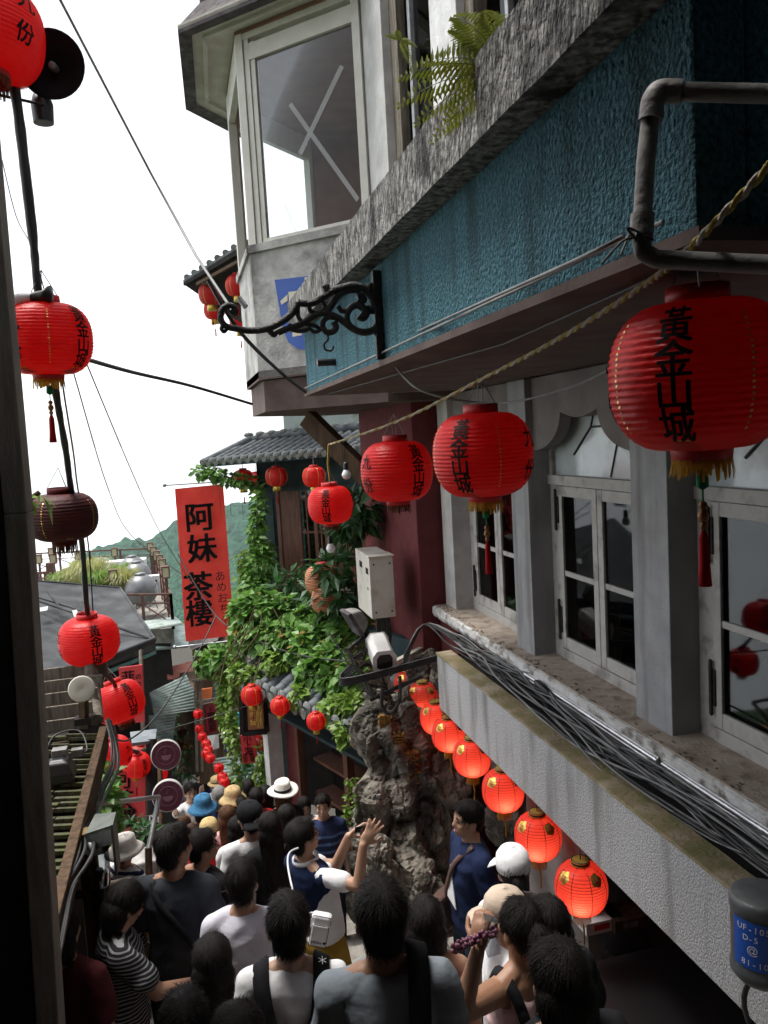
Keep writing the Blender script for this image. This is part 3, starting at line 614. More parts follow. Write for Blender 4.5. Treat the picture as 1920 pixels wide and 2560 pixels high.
def leaves(ells, n, L, seed=1, W=.75, down=.5, fill=.45):
    r = random.Random(seed); mb = MB(); tot = sum(e[1][0]*e[1][1]+e[1][1]*e[1][2]+e[1][0]*e[1][2] for e in ells)
    for c, rad in ells:
        k = int(n*(rad[0]*rad[1]+rad[1]*rad[2]+rad[0]*rad[2])/tot)
        for i in range(k):
            v = V((r.gauss(0, 1), r.gauss(0, 1), r.gauss(0, 1))).normalized(); f = (fill+(1-fill)*r.random()**.6)*(1+.22*noise.noise(V(c)*3+v*2.3))
            p = V(c)+V((v.x*rad[0]*f, v.y*rad[1]*f, v.z*rad[2]*f)); d = v+V((r.uniform(-.8, .8), r.uniform(-.8, .8), r.uniform(-.6, .5)-down))
            s = r.choice((.55, .8, 1.0, 1.1, 1.5))*r.uniform(.85, 1.15); leaf(mb, p, d, v+V((r.uniform(-.4, .4), r.uniform(-.4, .4), .5)), L*s, L*W*s)
    return mb
def along(pts, rad, n): P = spline(pts, n); return [(p, (rad*random.uniform(.7, 1.2),)*3) for p in P]
# vines of the tea house
vn = thing('climbing_vine', 'dense green climber covering the tea house wall and lower roof', 'vine', U(720, 1700, 11))
E_ = []
for x, y, d, r in ((618,1535,12.0,.26),(660,1530,11.9,.36),(720,1545,11.8,.38),(780,1560,11.6,.38),(830,1580,11.3,.36),(880,1590,10.6,.30),(625,1590,11.8,.26),(670,1590,11.6,.32),(730,1600,11.3,.33),(790,1620,10.9,.34),(840,1660,10.3,.34),(790,1690,10.4,.24),(850,1700,10.0,.24),(560,1640,12.0,.2),(520,1655,12.2,.18),(890,1680,9.7,.2)):
    E_.append((U(x, y, d), (r, r*.8, r*.8)))
EV_ = list(E_); leaves(E_, 5600, .13, 2, .85).build('foliage', m_ivy, vn); vn.children[0]['kind'] = 'stuff'
E_ = [(U(x, y, d), (r, r, r*.8)) for x, y, d, r in ((690,1655,11.0,.16),(630,1690,11.2,.13),(600,1680,11.6,.14),(750,1735,10.2,.12),(840,1770,9.6,.17),(870,1830,9.2,.14),(880,1760,9.4,.16))]
o = leaves(E_, 1500, .10, 5).build('foliage', m_lime, vn); stuff(o)
stuff(leaves([(e[0], tuple(q*1.04 for q in e[1])) for e in EV_], 420, .09, 77).build('dry_leaves', M('dry yellow leaf', (.30,.22,.05), (.22,.12,.04), 9, .7, trans=.3), vn))
b = MB()
for i in range(22):
    p = U(random.uniform(600, 860), random.uniform(1500, 1640), 11.2); b.tube(spline([p, p+V((random.uniform(-.3, .3), random.uniform(-.2, .2), -.3)), p+V((random.uniform(-.5, .5), random.uniform(-.3, .2), -.7))], 5), .008, 5)
b.build('stem', m_stem, vn)
cv = thing('creeper_column', 'leafy creeper climbing the left corner of the tea house', 'vine', U(650, 1500, 13.0))
pts = [U(x, y, d) for x, y, d in ((500,1180,13.6),(540,1185,13.5),(590,1200,13.5),(640,1215,13.4),(645,1290,13.2),(640,1340,13.1),(655,1400,13.0),(640,1450,12.9),(640,1500,12.7),(635,1540,12.5))]
stuff(leaves([(p, (r, r, r)) for p, r in zip(spline(pts, 4), [.10]*8+[.09]*6+[.12]*10+[.19]*13)], 2300, .10, 3).build('foliage', m_ivy, cv))
stuff(leaves([(U(x, y, 13.4), (r, r, r)) for x, y, r in ((622,1400,.16),(635,1440,.24),(632,1475,.2),(655,1380,.2))], 1000, .10, 4).build('foliage', m_lime, cv))
b = MB(); b.tube(spline(pts, 4), .014, 6)
for x in (545, 570, 600): b.tube(catenary(U(x, 1195, 13.5), U(x+8, 1290, 13.5), 0, 4), .005, 4)
b.build('stem', m_stem, cv)
hv = thing('hanging_vine', 'thin yellow green vine strands hanging beside the shop signs', 'vine', U(590, 1800, 12))
bl = MB(); bs = MB(); E_ = []
for x, y0, y1, d in ((575,1640,1850,12),(590,1650,1990,11.8),(560,1660,1800,12.1),(655,1880,2080,11.6)):
    P = spline([U(x, y0, d), U(x+random.uniform(-8, 8), (y0+y1)/2, d), U(x+random.uniform(-5, 15), y1, d)], 7); bs.tube(P, .006, 4); E_ += [(p, (.09, .09, .12)) for p in P]
bs.build('stem', m_stem, hv); stuff(leaves(E_, 1800, .08, 8).build('foliage', m_lime, hv))
def potplant(name, label, spots, n, L, mat, seed, cat='plant', W=.4):
    t = thing(name, label, cat, spots[0][0]-V((0, 0, spots[0][1]))); 
    for p, r in spots: MB().tube(spline([p-V((0, 0, r*1.4)), p-V((.02, 0, r*.5)), p+V((.03, 0, r*.3))], 4), .012, 5).build('stem', m_stem, t)
    stuff(leaves([(p, (r, r, r)) for p, r in spots], n, L, seed, W, .2).build('foliage', mat, t)); return t
potplant('broadleaf_shrub', 'glossy dark green shrub between the tea house window and the electrical box', [(U(870,1300,10.6),.26),(U(900,1270,10.4),.24),(U(830,1420,10.6),.22),(U(800,1475,11),.2),(U(850,1490,10.6),.24)], 700, .2, m_ivyd, 21)
potplant('window_plant', 'long-leaved plant on the ledge under the tea house window', [(U(725,1450,12.2),.16),(U(760,1465,12.1),.16),(U(700,1470,12.2),.12)], 160, .22, m_ivyd, 22, W=.28)
potplant('creeper_on_rock', 'small bright creeper on the left edge of the rock', [(U(874,1985,8.2),.04),(U(876,2020,8.2),.05),(U(876,1950,8.2),.035),(U(872,2050,8.2),.04)], 110, .05, m_lime, 23, W=.8)
potplant('far_shrub', 'blue green shrub below the hanging red shop sign', [(U(630,1925,13),.2),(U(645,1945,12.8),.18)], 220, .18, m_ivyd, 24, W=.5)
potplant('shed_shrub', 'green shrub below the shingled shed roof beside the red tea sign', [(U(240,1960,7.6),.2),(U(262,1990,7.8),.18),(U(230,2010,7.4),.22),(U(255,2050,7.6),.2)], 700, .09, m_ivy, 25, W=.7)
potplant('railing_plants', 'dark bedding plants behind the metal handrail', [(U(330,2085,9),.18),(U(360,2095,9),.18),(U(390,2090,9.2),.16)], 420, .09, m_ivyd, 26, W=.5)
potplant('sprig', 'small green sprig poking out behind the left timber post', [(U(82,1240,3.6),.05)], 14, .08, m_lime, 27, W=.4)
# ferns on the parapet
def fern(name, label, base, fr, mat, seed):
    r = random.Random(seed); t = thing(name, label, 'fern', base)
    for (dx, dz, L, dy) in fr:
        b = MB(); d = (CR*dx+V((0, 0, 1))*dz+V((0, dy, 0))).normalized(); P = [base+d*(L*i/20)-V((0, 0, .42*L*(i/20)**2)) for i in range(21)]
        b.tube(P, [.003*(1-i/24) for i in range(21)], 4); side = d.cross(CF).normalized()
        for i in range(2, 21):
            for s in (-1, 1):
                w_ = L*.24*math.sin(math.pi*(i/22)**.6)*r.uniform(.85, 1.1); tt = (P[i]-P[i-1]).normalized()
                leaf(b, P[i], side*s*1.0+tt*.35, -CF, w_, .012)
        b.build('frond', mat, t)
    return t
fern('fern', 'large yellow green fern growing over the stained parapet', UX(1268, 185, XT-.02), [(-.9,.55,.34,0),(-1,.15,.38,.0),(-.6,1,.36,.05),(-.2,1,.36,0),(-1,-.1,.32,.0),(-1,-.4,.28,0),(-.75,.3,.40,-.03),(.2,1,.2,0),(-.4,.8,.40,0)], m_fern, 1)
fern('fern', 'small green fern below the large fern on the parapet', UX(1215, 250, XT-.03), [(-.8,-.3,.15,0),(-1,-.1,.15,0),(-.7,-.7,.12,0)], m_fern, 2)
fern('fern', 'tiny fern sprig lowest on the sloping parapet line', UX(1165, 300, XT-.03), [(-.7,.3,.08,0),(-.3,-.6,.06,0)], m_fern, 3)
fern('fern', 'yellow fern on the window frame beside the bay tower', UX(1000, 100, XU-.1), [(-.6,.5,.16,0),(.3,-.5,.2,0),(-.2,1,.14,0),(.5,.0,.14,0)], m_fern, 4)
# ================================================================ ROCK
def rock(name, label, ells, mat, vox=.05, amp=.09, seed=0, cat='rock'):
    b = MB()
    for c_, r in ells: b.ell(c_, r, 20, 14)
    o = b.build(name, mat); m1 = o.modifiers.new('r', 'REMESH'); m1.mode = 'VOXEL'; m1.voxel_size = vox
    me = bpy.data.meshes.new_from_object(o.evaluated_get(bpy.context.evaluated_depsgraph_get())); o.modifiers.clear()
    co, no = mesh_arrays(me)
    for i in range(len(co)):
        p = V(co[i])+V((seed, 0, 0)); q = V((p.x*1.3, p.y*1.3, p.z*.75))
        r1 = 1-abs(noise.noise(q*1.7)); r2 = 1-abs(noise.noise(q*4.1+V((7, 3, 1)))); r3 = noise.noise(p*11)
        vd = noise.voronoi(V((p.x*2.6, p.y*2.6, p.z*1.7)))[0]; cr = vd[1]-vd[0]; vd2 = noise.voronoi(p*6.5)[0]; cr2 = vd2[1]-vd2[0]
        co[i] += no[i]*amp*(1.5*(r1**4-.35)+.5*(r2**5-.3)+.14*r3+.7*noise.noise(p*.9)-1.1*math.exp(-cr*9)+.5*vd[0]-.45*math.exp(-cr2*10)+.25*vd2[0])
    me.vertices.foreach_set('co', co.ravel()); me.update()
    me.materials.clear(); me.materials.append(mat); me.polygons.foreach_set('use_smooth', [False]*len(me.polygons)); old = o.data; o.data = me; bpy.data.meshes.remove(old)
    o.data.update(); return tag(o, label, cat)
m_rock = M('grey brown rock', (.085,.076,.063), (.32,.295,.25), 3.2, .9, .9, 16, bd=.06, c3=(.05,.045,.042), sc3=1.8, detail=10)
m_rockl = M('pale rock', (.17,.155,.13), (.30,.28,.245), 5, .9, .8, 18, bd=.05, c3=(.13,.12,.10), sc3=3, detail=9)
RK = rock('rock_wall', 'tall carved dark rock beside the shop with gold characters', [(U(955,1850,8.6),(.27,.35,.5)),(U(1010,1900,8.6),(.34,.36,.8)),(U(975,2060,8.5),(.36,.36,.7)),(U(1060,2100,8.5),(.34,.36,.9)),(U(1080,1830,8.9),(.3,.35,.9)),(U(955,1755,8.8),(.17,.25,.30)),(U(1110,2000,8.6),(.24,.36,.9)),(U(1000,2200,8.3),(.4,.36,.5))], m_rock, .03, .10)
rock('boulder', 'pale rounded boulder at the foot of the carved rock', [(U(955,2165,7.9),(.16,.2,.30)),(U(965,2240,7.9),(.19,.22,.32))], m_rockl, .03, .07, 4)
rock('boulder', 'grey boulder behind the photographer, left of the pale boulder', [(U(893,2230,8.2),(.12,.16,.45))], m_rockl, .03, .08, 9)
rock('boulder', 'low grey boulder right of the carved rock behind the man in navy', [(U(1065,2240,8.0),(.2,.22,.35)),(U(1290,2000,7.9),(.25,.3,.7))], m_rock, .035, .08, 12)
def onrock(x, y):
    hit, loc, nn, ix = RK.ray_cast(V((0, 0, 0)), ray(x, y).normalized())
    return (loc if hit else U(x, y, 8.0)), (nn if hit else -CF)
m_goldold = M('dull gold relief', (.20,.115,.035), (.34,.20,.06), 30, .6, .3, 60)
fr_ = thing('gold_characters', 'gold carved characters down the face of the dark rock', 'lettering', U(960, 1820, 7.95))
for ch, x, y in (('書', 962, 1803), ('堂', 998, 1848), ('茶', 1028, 1893), ('坊', 1034, 1938)):
    b = MB(); lc_, nn_ = onrock(x, y); lettering(b, ch, lc_-CF*.05, CR, CU, .165, bold=0, lift=0, thick=.10); b.build('character', m_goldold, fr_)
wt = thing('white_scribbles', 'small white writing scratched on the dark rock', 'lettering', U(950, 1990, 7.8))
for ch, x, y, s in (('福', 945, 1990, .045), ('山', 958, 2005, .045), ('印', 982, 2030, .07), ('阿', 950, 1880, .05)):
    b = MB(); lettering(b, ch, onrock(x, y)[0]-CF*.02, CR, CU, s, bold=-.005, lift=0, thick=.05); b.build('character', m_wgrey, wt)
# ================================================================ LEFT: post, shed, dark house
lh = thing('near_house', 'dark timber house edge along the left border', 'building', (-1, 2.5, -3))
pr = U(75, 1280, 3.0); xr = pr.x
m_post = M('grey brown post', (.24,.215,.18), (.34,.31,.265), 6, .8, .4, 35, stretch=(8,8,.4))
pb = MB(); PT, PM, PB = U(-35, 60, 3.0), U(74, 1280, 3.0), U(119, 2000, 3.0); PE = PM+(PB-PM)*2.6
for a_, b_ in ((PT+(PT-PM)*.3, PM), (PM, PE)): pb.obox((a_+b_)/2-V((.04, -.02, 0)), (b_-a_)/2, (.04, 0, 0), (0, .07, 0))
pb.build('post', m_post, lh, bev=.006)
pb = MB()
for a_, b_ in ((PT+(PT-PM)*.3, PM), (PM, PE)): pb.obox((a_+b_)/2-V((.482, -.01, 0)), (b_-a_)/2, (.4, 0, 0), (0, .05, 0))
pb.build('wall', m_dark, lh)
MB().box((-3.5, -5, -4.0), (xr-.25, pr.y, 8)).build('house_body', m_wood, lh)
MB().box((-3.5, -5, 2.5), (1.69, 1.5, 2.6)).build('added_canopy', m_soffit, lh)  # added over the camera, out of view, to hold back sky light
MB().box((-3.5, -5.2, -4), (3.5, -4.6, 5)).build('rear_wall', m_wood, lh)  # unseen wall added behind the camera to close off light
shd = thing('shingle_shed', 'small shed roofed with mossy wooden shingles behind the left post', 'shed', (-1.2, 5, -4))
EX = -.72; EZ = -2.04
MB().box((EX-.9, 3.2, EZ-.10), (EX, 6.12, EZ-.06)).build('roof_deck', m_wood, shd)
m_shing = M('mossy wooden shingle', (.065,.062,.042), (.14,.13,.095), 12, .9, .6, 50, stretch=(1,3,1), c3=(.10,.12,.035), sc3=4)
rs = random.Random(5); sm = None
for i in range(30):
    y = 3.25+i*.097; x = EX-.01; 
    while x > EX-.85:
        w_ = rs.uniform(.09, .2); 
        if sm is None: sm = MB().obox((0, 0, 0), (.5, 0, 0), (0, .068, -.020), (0, 0, .011)).build('shingle', m_shing, shd, local=True); o = sm
        else: o = sm.copy(); COL.objects.link(o); o.parent = shd
        o.scale = (w_-.008, 1, 1); o.location = V((x-w_/2, y+rs.uniform(-.022, .022), EZ-.025+(EX-x)*.12+rs.uniform(-.004, .010)))-shd.location; o.rotation_euler = (rs.uniform(-.05, .03), .12, rs.uniform(-.02, .02)); x -= w_
MB().box((EX-.012, 3.2, EZ-.17), (EX+.045, 6.16, EZ+.0)).build('eave_beam', m_wood, shd, bev=.006)
MB().box((-2.2, 3.3, -4.2), (EX-.16, 6.0, EZ-.12)).build('shed_wall', m_dark, shd)
for i in range(5): MB().box((-2.4, 6.35+i*.16, -2.04+i*.055-.07), (EX-.12+.03*i, 6.37+i*.16, -2.04+i*.06+.03)).build('board', m_oldwood, shd, bev=.004)
MB().box((-2.4, 6.2, -4.4), (EX-.25, 7.1, -2.1)).build('back_shed', m_dark, shd)
# grey trunk of the lantern line / floodlight post
tag(MB().tube([U(225, 1650, 6.7), U(232, 1720, 6.6), U(240, 1800, 6.3)], [.05, .06, .06], 8).build('timber_stub', m_oldwood), 'stubby old timber behind the round floodlight at the shed corner', 'post')
fl = thing('floodlight', 'beige round floodlight at the end of the shingled roof', 'floodlight', U(208, 1790, 6.1))
c0 = U(205, 1722, 6.0); fz = (V((0, -1, .25))).normalized(); fx = V((1, 0, 0)); fy = fz.cross(fx)
MB().lathe([(.03, -.10), (.055, -.08), (.085, -.02), (.098, .02), (.09, .025), (.0, .005)], 18, c0, True, (fx, fy, fz)).build('housing', m_cream, fl)
MB().bar(c0+V((0, .05, -.06)), U(210, 1800, 6.05), .05, .05).build('bracket', m_wood, fl); MB().box(U(195, 1800, 6.05)-V((.02, .05, .03)), U(195, 1800, 6.05)+V((.1, .06, .02))).build('base', m_blkplast, fl)
f2 = thing('floodlight', 'black square floodlight lying on the shingled roof', 'floodlight', U(150, 1940, 4.9))
c0 = UZ(150, 1945, EZ+.03); MB().lathe([(.13, 0), (.125, .05), (.09, .11), (.05, .13), (0, .13)], 4, c0, False, (V((.7, .7, 0)), V((-.7, .7, 0)), V((0, 0, 1)))).build('housing', m_blkplast, f2, bev=.008)
MB().box(c0+V((-.04, .02, .11)), c0+V((.05, .09, .17))).build('gear_box', m_pvc, f2, bev=.004); MB().box(c0+V((.07, .04, .10)), c0+V((.14, .09, .15))).build('junction', m_pvc, f2, bev=.004)
MB().tube(spline([c0+V((-.1, .05, .08)), c0+V((-.05, .2, .2)), c0+V((.1, .25, .2)), c0+V((.16, .1, .12)), c0+V((.1, .06, .12))], 6), .006, 5).build('lead', m_cableblk, f2)
# hooded lamp post below the cable bundle
lp = thing('hooded_lamp', 'brown timber post with a metal hood and a glass jar lamp at the left', 'lamp', U(225, 2400, 4.3))
pt = U(215, 2085, 4.35); 
MB().box((pt.x-.05, pt.y, gz(pt.y)), (pt.x+.04, pt.y+.09, pt.z)).build('post', M('ochre post', (.17,.105,.04), (.24,.155,.07), 6, .8, .3, 30, stretch=(5,5,.5)), lp, bev=.006)
hd = MB(); a = [U(212, 2085, 4.3), U(282, 2062, 4.2), U(290, 2030, 4.45), U(238, 2035, 4.55)]; hd.slab(a, (0, 0, -.015)); hd.slab([a[0], a[1], a[1]-V((0, 0, .10)), a[0]-V((0, 0, .10))], (0, .012, 0)); hd.slab([a[1], a[2], a[2]-V((0, 0, .28)), a[1]-V((0, 0, .28))], (-.012, 0, 0)); hd.build('hood', M('green grey metal hood', (.10,.115,.10), (.17,.18,.16), 8, .5, .2, 40, metal=.4), lp)
jc = U(250, 2200, 4.35); MB().lathe([(.0, .24), (.05, .235), (.062, .20), (.062, .17)], 16, jc).build('lid', m_steel, lp); MB().lathe([(.058, .17), (.06, .1), (.055, -.02), (.03, -.05), (0, -.05)], 16, jc).build('jar', m_glass, lp); MB().lathe([(.02, .12), (.05, .02), (.045, -.25), (.0, -.26)], 12, jc+V((0, .005, -.06))).build('lamp_base', m_blkplast, lp)
rl = MB(); rl.bar(U(130, 2240, 4.5), U(330, 2215, 4.6), .04, .05); tag(rl.build('fence_rail', m_wood), 'dark timber rail across the hooded lamp post', 'rail')
# handrail with steel posts
hr = thing('handrail', 'grey steel handrail with thin wires beside the red tea sign', 'handrail', U(375, 2250, 7.6))
tp0 = U(393, 1995, 8.0); bt0 = U(372, 2120, 7.7)
MB().tube([U(232, 2012, 7.2), U(398, 1992, 8.0)], .022, 8).build('top_rail', m_steel, hr); MB().tube([U(398, 1992, 8.0), U(370, 2130, 7.6)], .025, 8).build('post', m_steel, hr)
b = MB()
for dy in (45, 95): b.tube([U(240, 2012+dy, 7.2), U(390-dy*.15, 1992+dy, 7.9)], .004, 4)
b.build('wire', m_steel, hr); MB().tube([U(371, 2120, 7.6), U(374, 2270, 7.5)], .035, 6).build('base_post', m_wood, hr)
b = MB(); p = U(330, 2150, 8.2); b.box((p.x-.8, p.y-.1, gz(7.5)-.3), (p.x+.25, p.y+.25, p.z)); tag(b.build('low_wall', m_conc, None, .02), 'low concrete wall under the handrail at the left', 'wall')
b = MB(); p = U(290, 2330, 5.6); b.box((p.x-1.2, p.y-.05, gz(5)-.4), (p.x+.12, p.y+.2, p.z+.28)); tag(b.build('brick_kerb_wall', M('pale brick wall', (.38,.33,.24), (.5,.45,.35), 6, .85, .3, 30), None, .01), 'pale low wall lit by daylight behind the striped woman', 'wall')
# ================================================================ MID DISTANCE, LEFT
m_sheet = M('grey bitumen sheet', (.042,.045,.048), (.07,.074,.078), 3, .7, .2, 25, c3=(.10,.104,.108), sc3=1.5)
m_trim = M('turquoise trim', (.10,.28,.27), (.18,.38,.36), 6, .7, c3=(.3,.32,.3), sc3=5)
dr = thing('sheet_roof_house', 'dark house with a grey sheet roof and turquoise trim at the left', 'building', U(250, 1650, 14))
C1 = U(388, 1600, 14.0); C2 = U(300, 1470, 17.5); C3 = U(-60, 1440, 16); C4 = U(-60, 1730, 11.5); C5 = U(110, 1710, 12.0)
MB().slab([C1, C2, C3, C4, C5], (0, 0, -.05)).build('roof', m_sheet, dr)
b = MB(); b.tube([C1, C2], .03, 6); b.tube([C1, U(90, 1500, 15)], .028, 6); b.tube([C1+V((0, 0, .03)), C5+V((0, 0, .03))], .035, 6); b.tube([U(280, 1550, 14.9), U(90, 1492, 15.2)], .02, 6); b.tube([U(150, 1520, 14.9), U(120, 1480, 15.4)], .02, 5); b.tube([C2, C3], .03, 6); b.build('batten', m_sheet, dr)
MB().slab([U(180, 1528, 14.6), U(192, 1525, 14.7), U(196, 1540, 14.5), U(186, 1543, 14.5)], (0, 0, .01)).build('patch', m_white, dr); b = MB(); b.slab([U(100, 1520, 14.6), U(120, 1517, 14.8), U(118, 1527, 14.6), U(100, 1530, 14.5)], (0, 0, .012)); b.build('patch', m_white, dr)
MB().slab([C1+V((0, 0, -.06)), C5+V((0, 0, -.06)), C4+V((0, 0, -.06)), C4+V((0, 0, -.18)), C5+V((0, 0, -.18)), C1+V((0, 0, -.18))], (-.04, .06, 0)).build('fascia', m_sheet, dr)
MB().slab([C1+V((0, 0, -.185)), C5+V((0, 0, -.185)), C4+V((0, 0, -.185)), C4+V((0, 0, -.25)), C5+V((0, 0, -.25)), C1+V((0, 0, -.25))], (-.04, .06, 0)).build('trim', m_trim, dr)
MB().slab([C1+V((-.3, .4, -.24)), C5+V((-.3, .4, -.24)), C4+V((-.3, .4, -.24)), C4+V((-.3, .4, -3.4)), C5+V((-.3, .4, -3.4)), C1+V((-.3, .4, -3.4))], (0, .3, 0)).build('wall', m_dark, dr)
MB().slab([C1+V((-.3, .4, -.24)), C2+V((-.3, 0, -.24)), C2+V((-.3, 0, -3.4)), C1+V((-.3, .4, -3.4))], (-.2, 0, 0)).build('side_wall', m_dark, dr)
tag(MB().tube([U(352, 1625, 13.2), U(358, 1840, 12.6)], .035, 6).build('timber_pole', m_oldwood), 'thin rough pole at the corner of the sheet roof house', 'pole')
# --- terrace with tanks, lamps, railing
tz = -4.35
tr = thing('terrace', 'flat concrete roof terrace with a brown railing in the distance', 'building', U(300, 1520, 21))
TA, TB, TC, TD = UZ(425, 1535, -4.35), UZ(60, 1475, -4.35), UZ(60, 1475, -4.35)+V((0, 7, 0)), UZ(425, 1535, -4.35)+V((0, 9, 0))
TA = V((-.45, 19.6, tz)); TB = V((-6.5, 22.5, tz)); TC = V((-6.5, 31, tz)); TD = V((-1.2, 29, tz))
MB().slab([TA, TB, TC, TD], (0, 0, -.35)).build('slab', m_stone, tr); MB().slab([TA+V((-.1, .1, -.35)), TB+V((0, .1, -.35)), TC+V((0, 0, -.35)), TD+V((-.1, 0, -.35))], (0, 0, -6)).build('walls', m_dark, tr)
m_rail = M('brown railing', (.11,.06,.05), (.16,.09,.075), 8, .7)
def railing(A, B, h, par, n):
    b = MB(); b.bar(A+V((0, 0, h)), B+V((0, 0, h)), .05, .05); b.bar(A+V((0, 0, .12)), B+V((0, 0, .12)), .04, .04); b.bar(A+V((0, 0, h*.75)), B+V((0, 0, h*.75)), .03, .03); b.build('rail', m_rail, par)
    for i in range(n+1):
        p = A.lerp(B, i/n); MB().bar(p, p+V((0, 0, h)), .07, .07, (0, 1, 0)).build('rail_post', m_rail, par)
        if i < n:
            q = A.lerp(B, (i+1)/n); c_ = MB(); c_.bar(p+V((0, 0, .12)), q+V((0, 0, h*.72)), .025); c_.bar(q+V((0, 0, .12)), p+V((0, 0, h*.72)), .025); c_.build('cross_bar', m_rail, par)
railing(TA, TB, .85, tr, 9); railing(TA, TD, .85, tr, 7); railing(TD, TC, .85, tr, 5)
MB().slab([TA+V((.3, 0, -.5)), TA+V((.4, 2.5, -.5)), TA+V((-2.4, 2.9, -.3)), TA+V((-2.2, .2, -.45))], (0, 0, .05)).build('lower_eave', m_corr, tr)
m_lampg = M('cream lamp glass', (.62,.58,.40), rough=.4, trans=.4)
lamp0 = None
spots = [(U(415,1440,19.8),'nearest lamp on the right railing of the terrace'),(U(407,1420,21.5),'second lamp along the right terrace railing'),(U(400,1408,23),'third lamp along the right terrace railing'),(U(392,1397,24.5),'fourth lamp along the right terrace railing'),(U(384,1385,26),'fifth lamp along the right terrace railing'),(U(376,1374,27.5),'farthest lamp on the right terrace railing'),(U(283,1448,20.5),'lamp on the front railing beside the round tanks'),(U(287,1388,27),'lamp on the rear railing above the grasses'),(U(134,1405,23.5),'lamp on the tall brown corner post of the terrace'),(U(98,1405,27),'leftmost lamp on the terrace next to the near post'),(U(195,1395,27),'rear lamp partly behind the hanging black rope'),(U(129,1388,27),'small rear lamp above the brown corner post')]
for i, (p, lab) in enumerate(spots):
    if lamp0 is None:
        lamp0 = thing('terrace_lamp', 'x', 'lamp', p, 0, 'square lamps on the terrace railing'); b = MB(); b.box((-.08, -.08, -.02), (.08, .08, .22)); b.build('lamp_glass', m_lampg, lamp0, local=True)
        b = MB()
        for sx in (-1, 1):
            for sy in (-1, 1): b.box((sx*.085-.012, sy*.085-.012, -.04), (sx*.085+.012, sy*.085+.012, .24))
        b.box((-.1, -.1, .22), (.1, .1, .25)); b.box((-.09, -.09, -.05), (.09, .09, -.02)); b.build('frame', m_rail, lamp0, local=True)
        MB().box((-.035, -.035, -.95), (.035, .035, -.05)).build('post', m_rail, lamp0, local=True); o = lamp0
    else: o = copy_tree(lamp0)
    o.location = p; o['label'] = 'square cream '+lab
m_tank = M('grey water tank', (.15,.155,.165), (.21,.215,.225), 5, .4, .05, 20, metal=.3)
for i, (x, y, d, r, lab) in enumerate(((353,1475,20.6,.42,'nearest round grey water tank on the terrace'),(343,1440,22.5,.40,'second round grey water tank behind the nearest'),(332,1425,24.2,.42,'rearmost round grey water tank of the row'))):
    p = U(x, y, d); t = thing('water_tank', lab, 'tank', p-V((0, 0, r)), 0, 'round tanks on the terrace'); MB().ell(p, (r, r, r), 24, 16).build('tank', m_tank, t); MB().lathe([(.14, 0), (.15, .03), (.08, .05), (0, .05)], 12, p+V((0, 0, r*.96))).build('lid', m_tank, t)
    for k in range(6): an = k*math.pi/3; MB().bar(p+V((r*.7*math.cos(an), r*.7*math.sin(an), -r*.6)), p+V((r*.9*math.cos(an), r*.9*math.sin(an), -r*1.25)), .03).build('leg', m_steel, t)
p = U(254, 1418, 26); tag(MB().lathe([(0, -.55), (.4, -.55), (.42, 0), (.36, .2), (.15, .3), (0, .3)], 20, p).build('water_tank', m_tank), 'grey cylindrical tank behind the ornamental grasses', 'tank')
ac = thing('cabinet', 'white cabinet with a dark grille behind the tanks', 'cabinet', U(318, 1430, 25.5)); p = U(322, 1425, 25.6); MB().box(p-V((.75, 0, .3)), p+V((.55, .5, .3))).build('body', m_camw, ac); MB().box(p-V((.55, .03, .2)), p+V((.1, 0, .15))).build('grille', m_dark, ac)
ac = thing('air_conditioner', 'white air conditioner beside the nearest tank', 'air conditioner', U(384, 1490, 21)); p = U(384, 1462, 21); MB().box(p-V((.16, .1, .25)), p+V((.16, .15, .25))).build('body', m_camw, ac); b = MB()
for k in range(4): b.box(p+V((-.1, -.115, -.18+k*.09)), p+V((.1, -.1, -.13+k*.09)))
b.build('grille', m_dark, ac)
def grassclump(label, c0, r, n, mat, seed):
    rr = random.Random(seed); t = thing('ornamental_grass', label, 'plant', c0, 0, 'grass clumps on the terrace'); b = MB()
    for i in range(n):
        a = rr.uniform(0, 6.28); q = c0+V((math.cos(a), math.sin(a), 0))*r*rr.random()*.5; o = V((math.cos(a), math.sin(a), 0))*r*rr.uniform(.3, 1); h = r*rr.uniform(.9, 1.6)
        P = [q, q+o*.3+V((0, 0, h*.7)), q+o*.75+V((0, 0, h*.95)), q+o*1.15+V((0, 0, h*.75))]; s = V((-math.sin(a), math.cos(a), 0))*.018
        vs = []
        for k, pp in enumerate(P): vs += [pp-s*(1-k/3.2), pp+s*(1-k/3.2)]
        b.add(vs, [(0, 1, 3, 2), (2, 3, 5, 4), (4, 5, 7, 6)])
    stuff(b.build('blades', mat, t))
for i, (x, y, d, r, m_, lab) in enumerate(((230,1480,21.5,.62,m_grassy,'large pale ornamental grass clump behind the hanging rope'),(190,1480,22,.45,m_grassy,'pale grass clump left of the large one'),(155,1478,22,.35,m_lime,'small green grass clump next to the brown corner post'),(250,1482,20.8,.4,m_lime,'green grass clump in front of the large pale one'),(310,1485,20.8,.45,m_grassy,'golden grass clump beside the round tanks'),(303,1455,22.5,.35,m_lime,'green tuft above the golden grass clump'),(212,1450,23,.4,m_grassy,'rear pale grass clump'))):
    grassclump(lab, U(x, y, d), r, 420, m_, 30+i)
# brown corner post block of the terrace
p = U(134, 1500, 23.3); tag(MB().box(p-V((.11, .11, 0)), p+V((.11, .11, 1.1))).build('corner_post', m_rail), 'tall brown post at the left end of the terrace railing', 'post')
A = U(60, 1455, 24); B = U(132, 1450, 23.5); rr = thing('side_railing', 'brown lattice railing left of the corner post', 'railing', A); railing(A-V((0, 0, .5)), B-V((0, 0, .5)), .75, rr, 4)
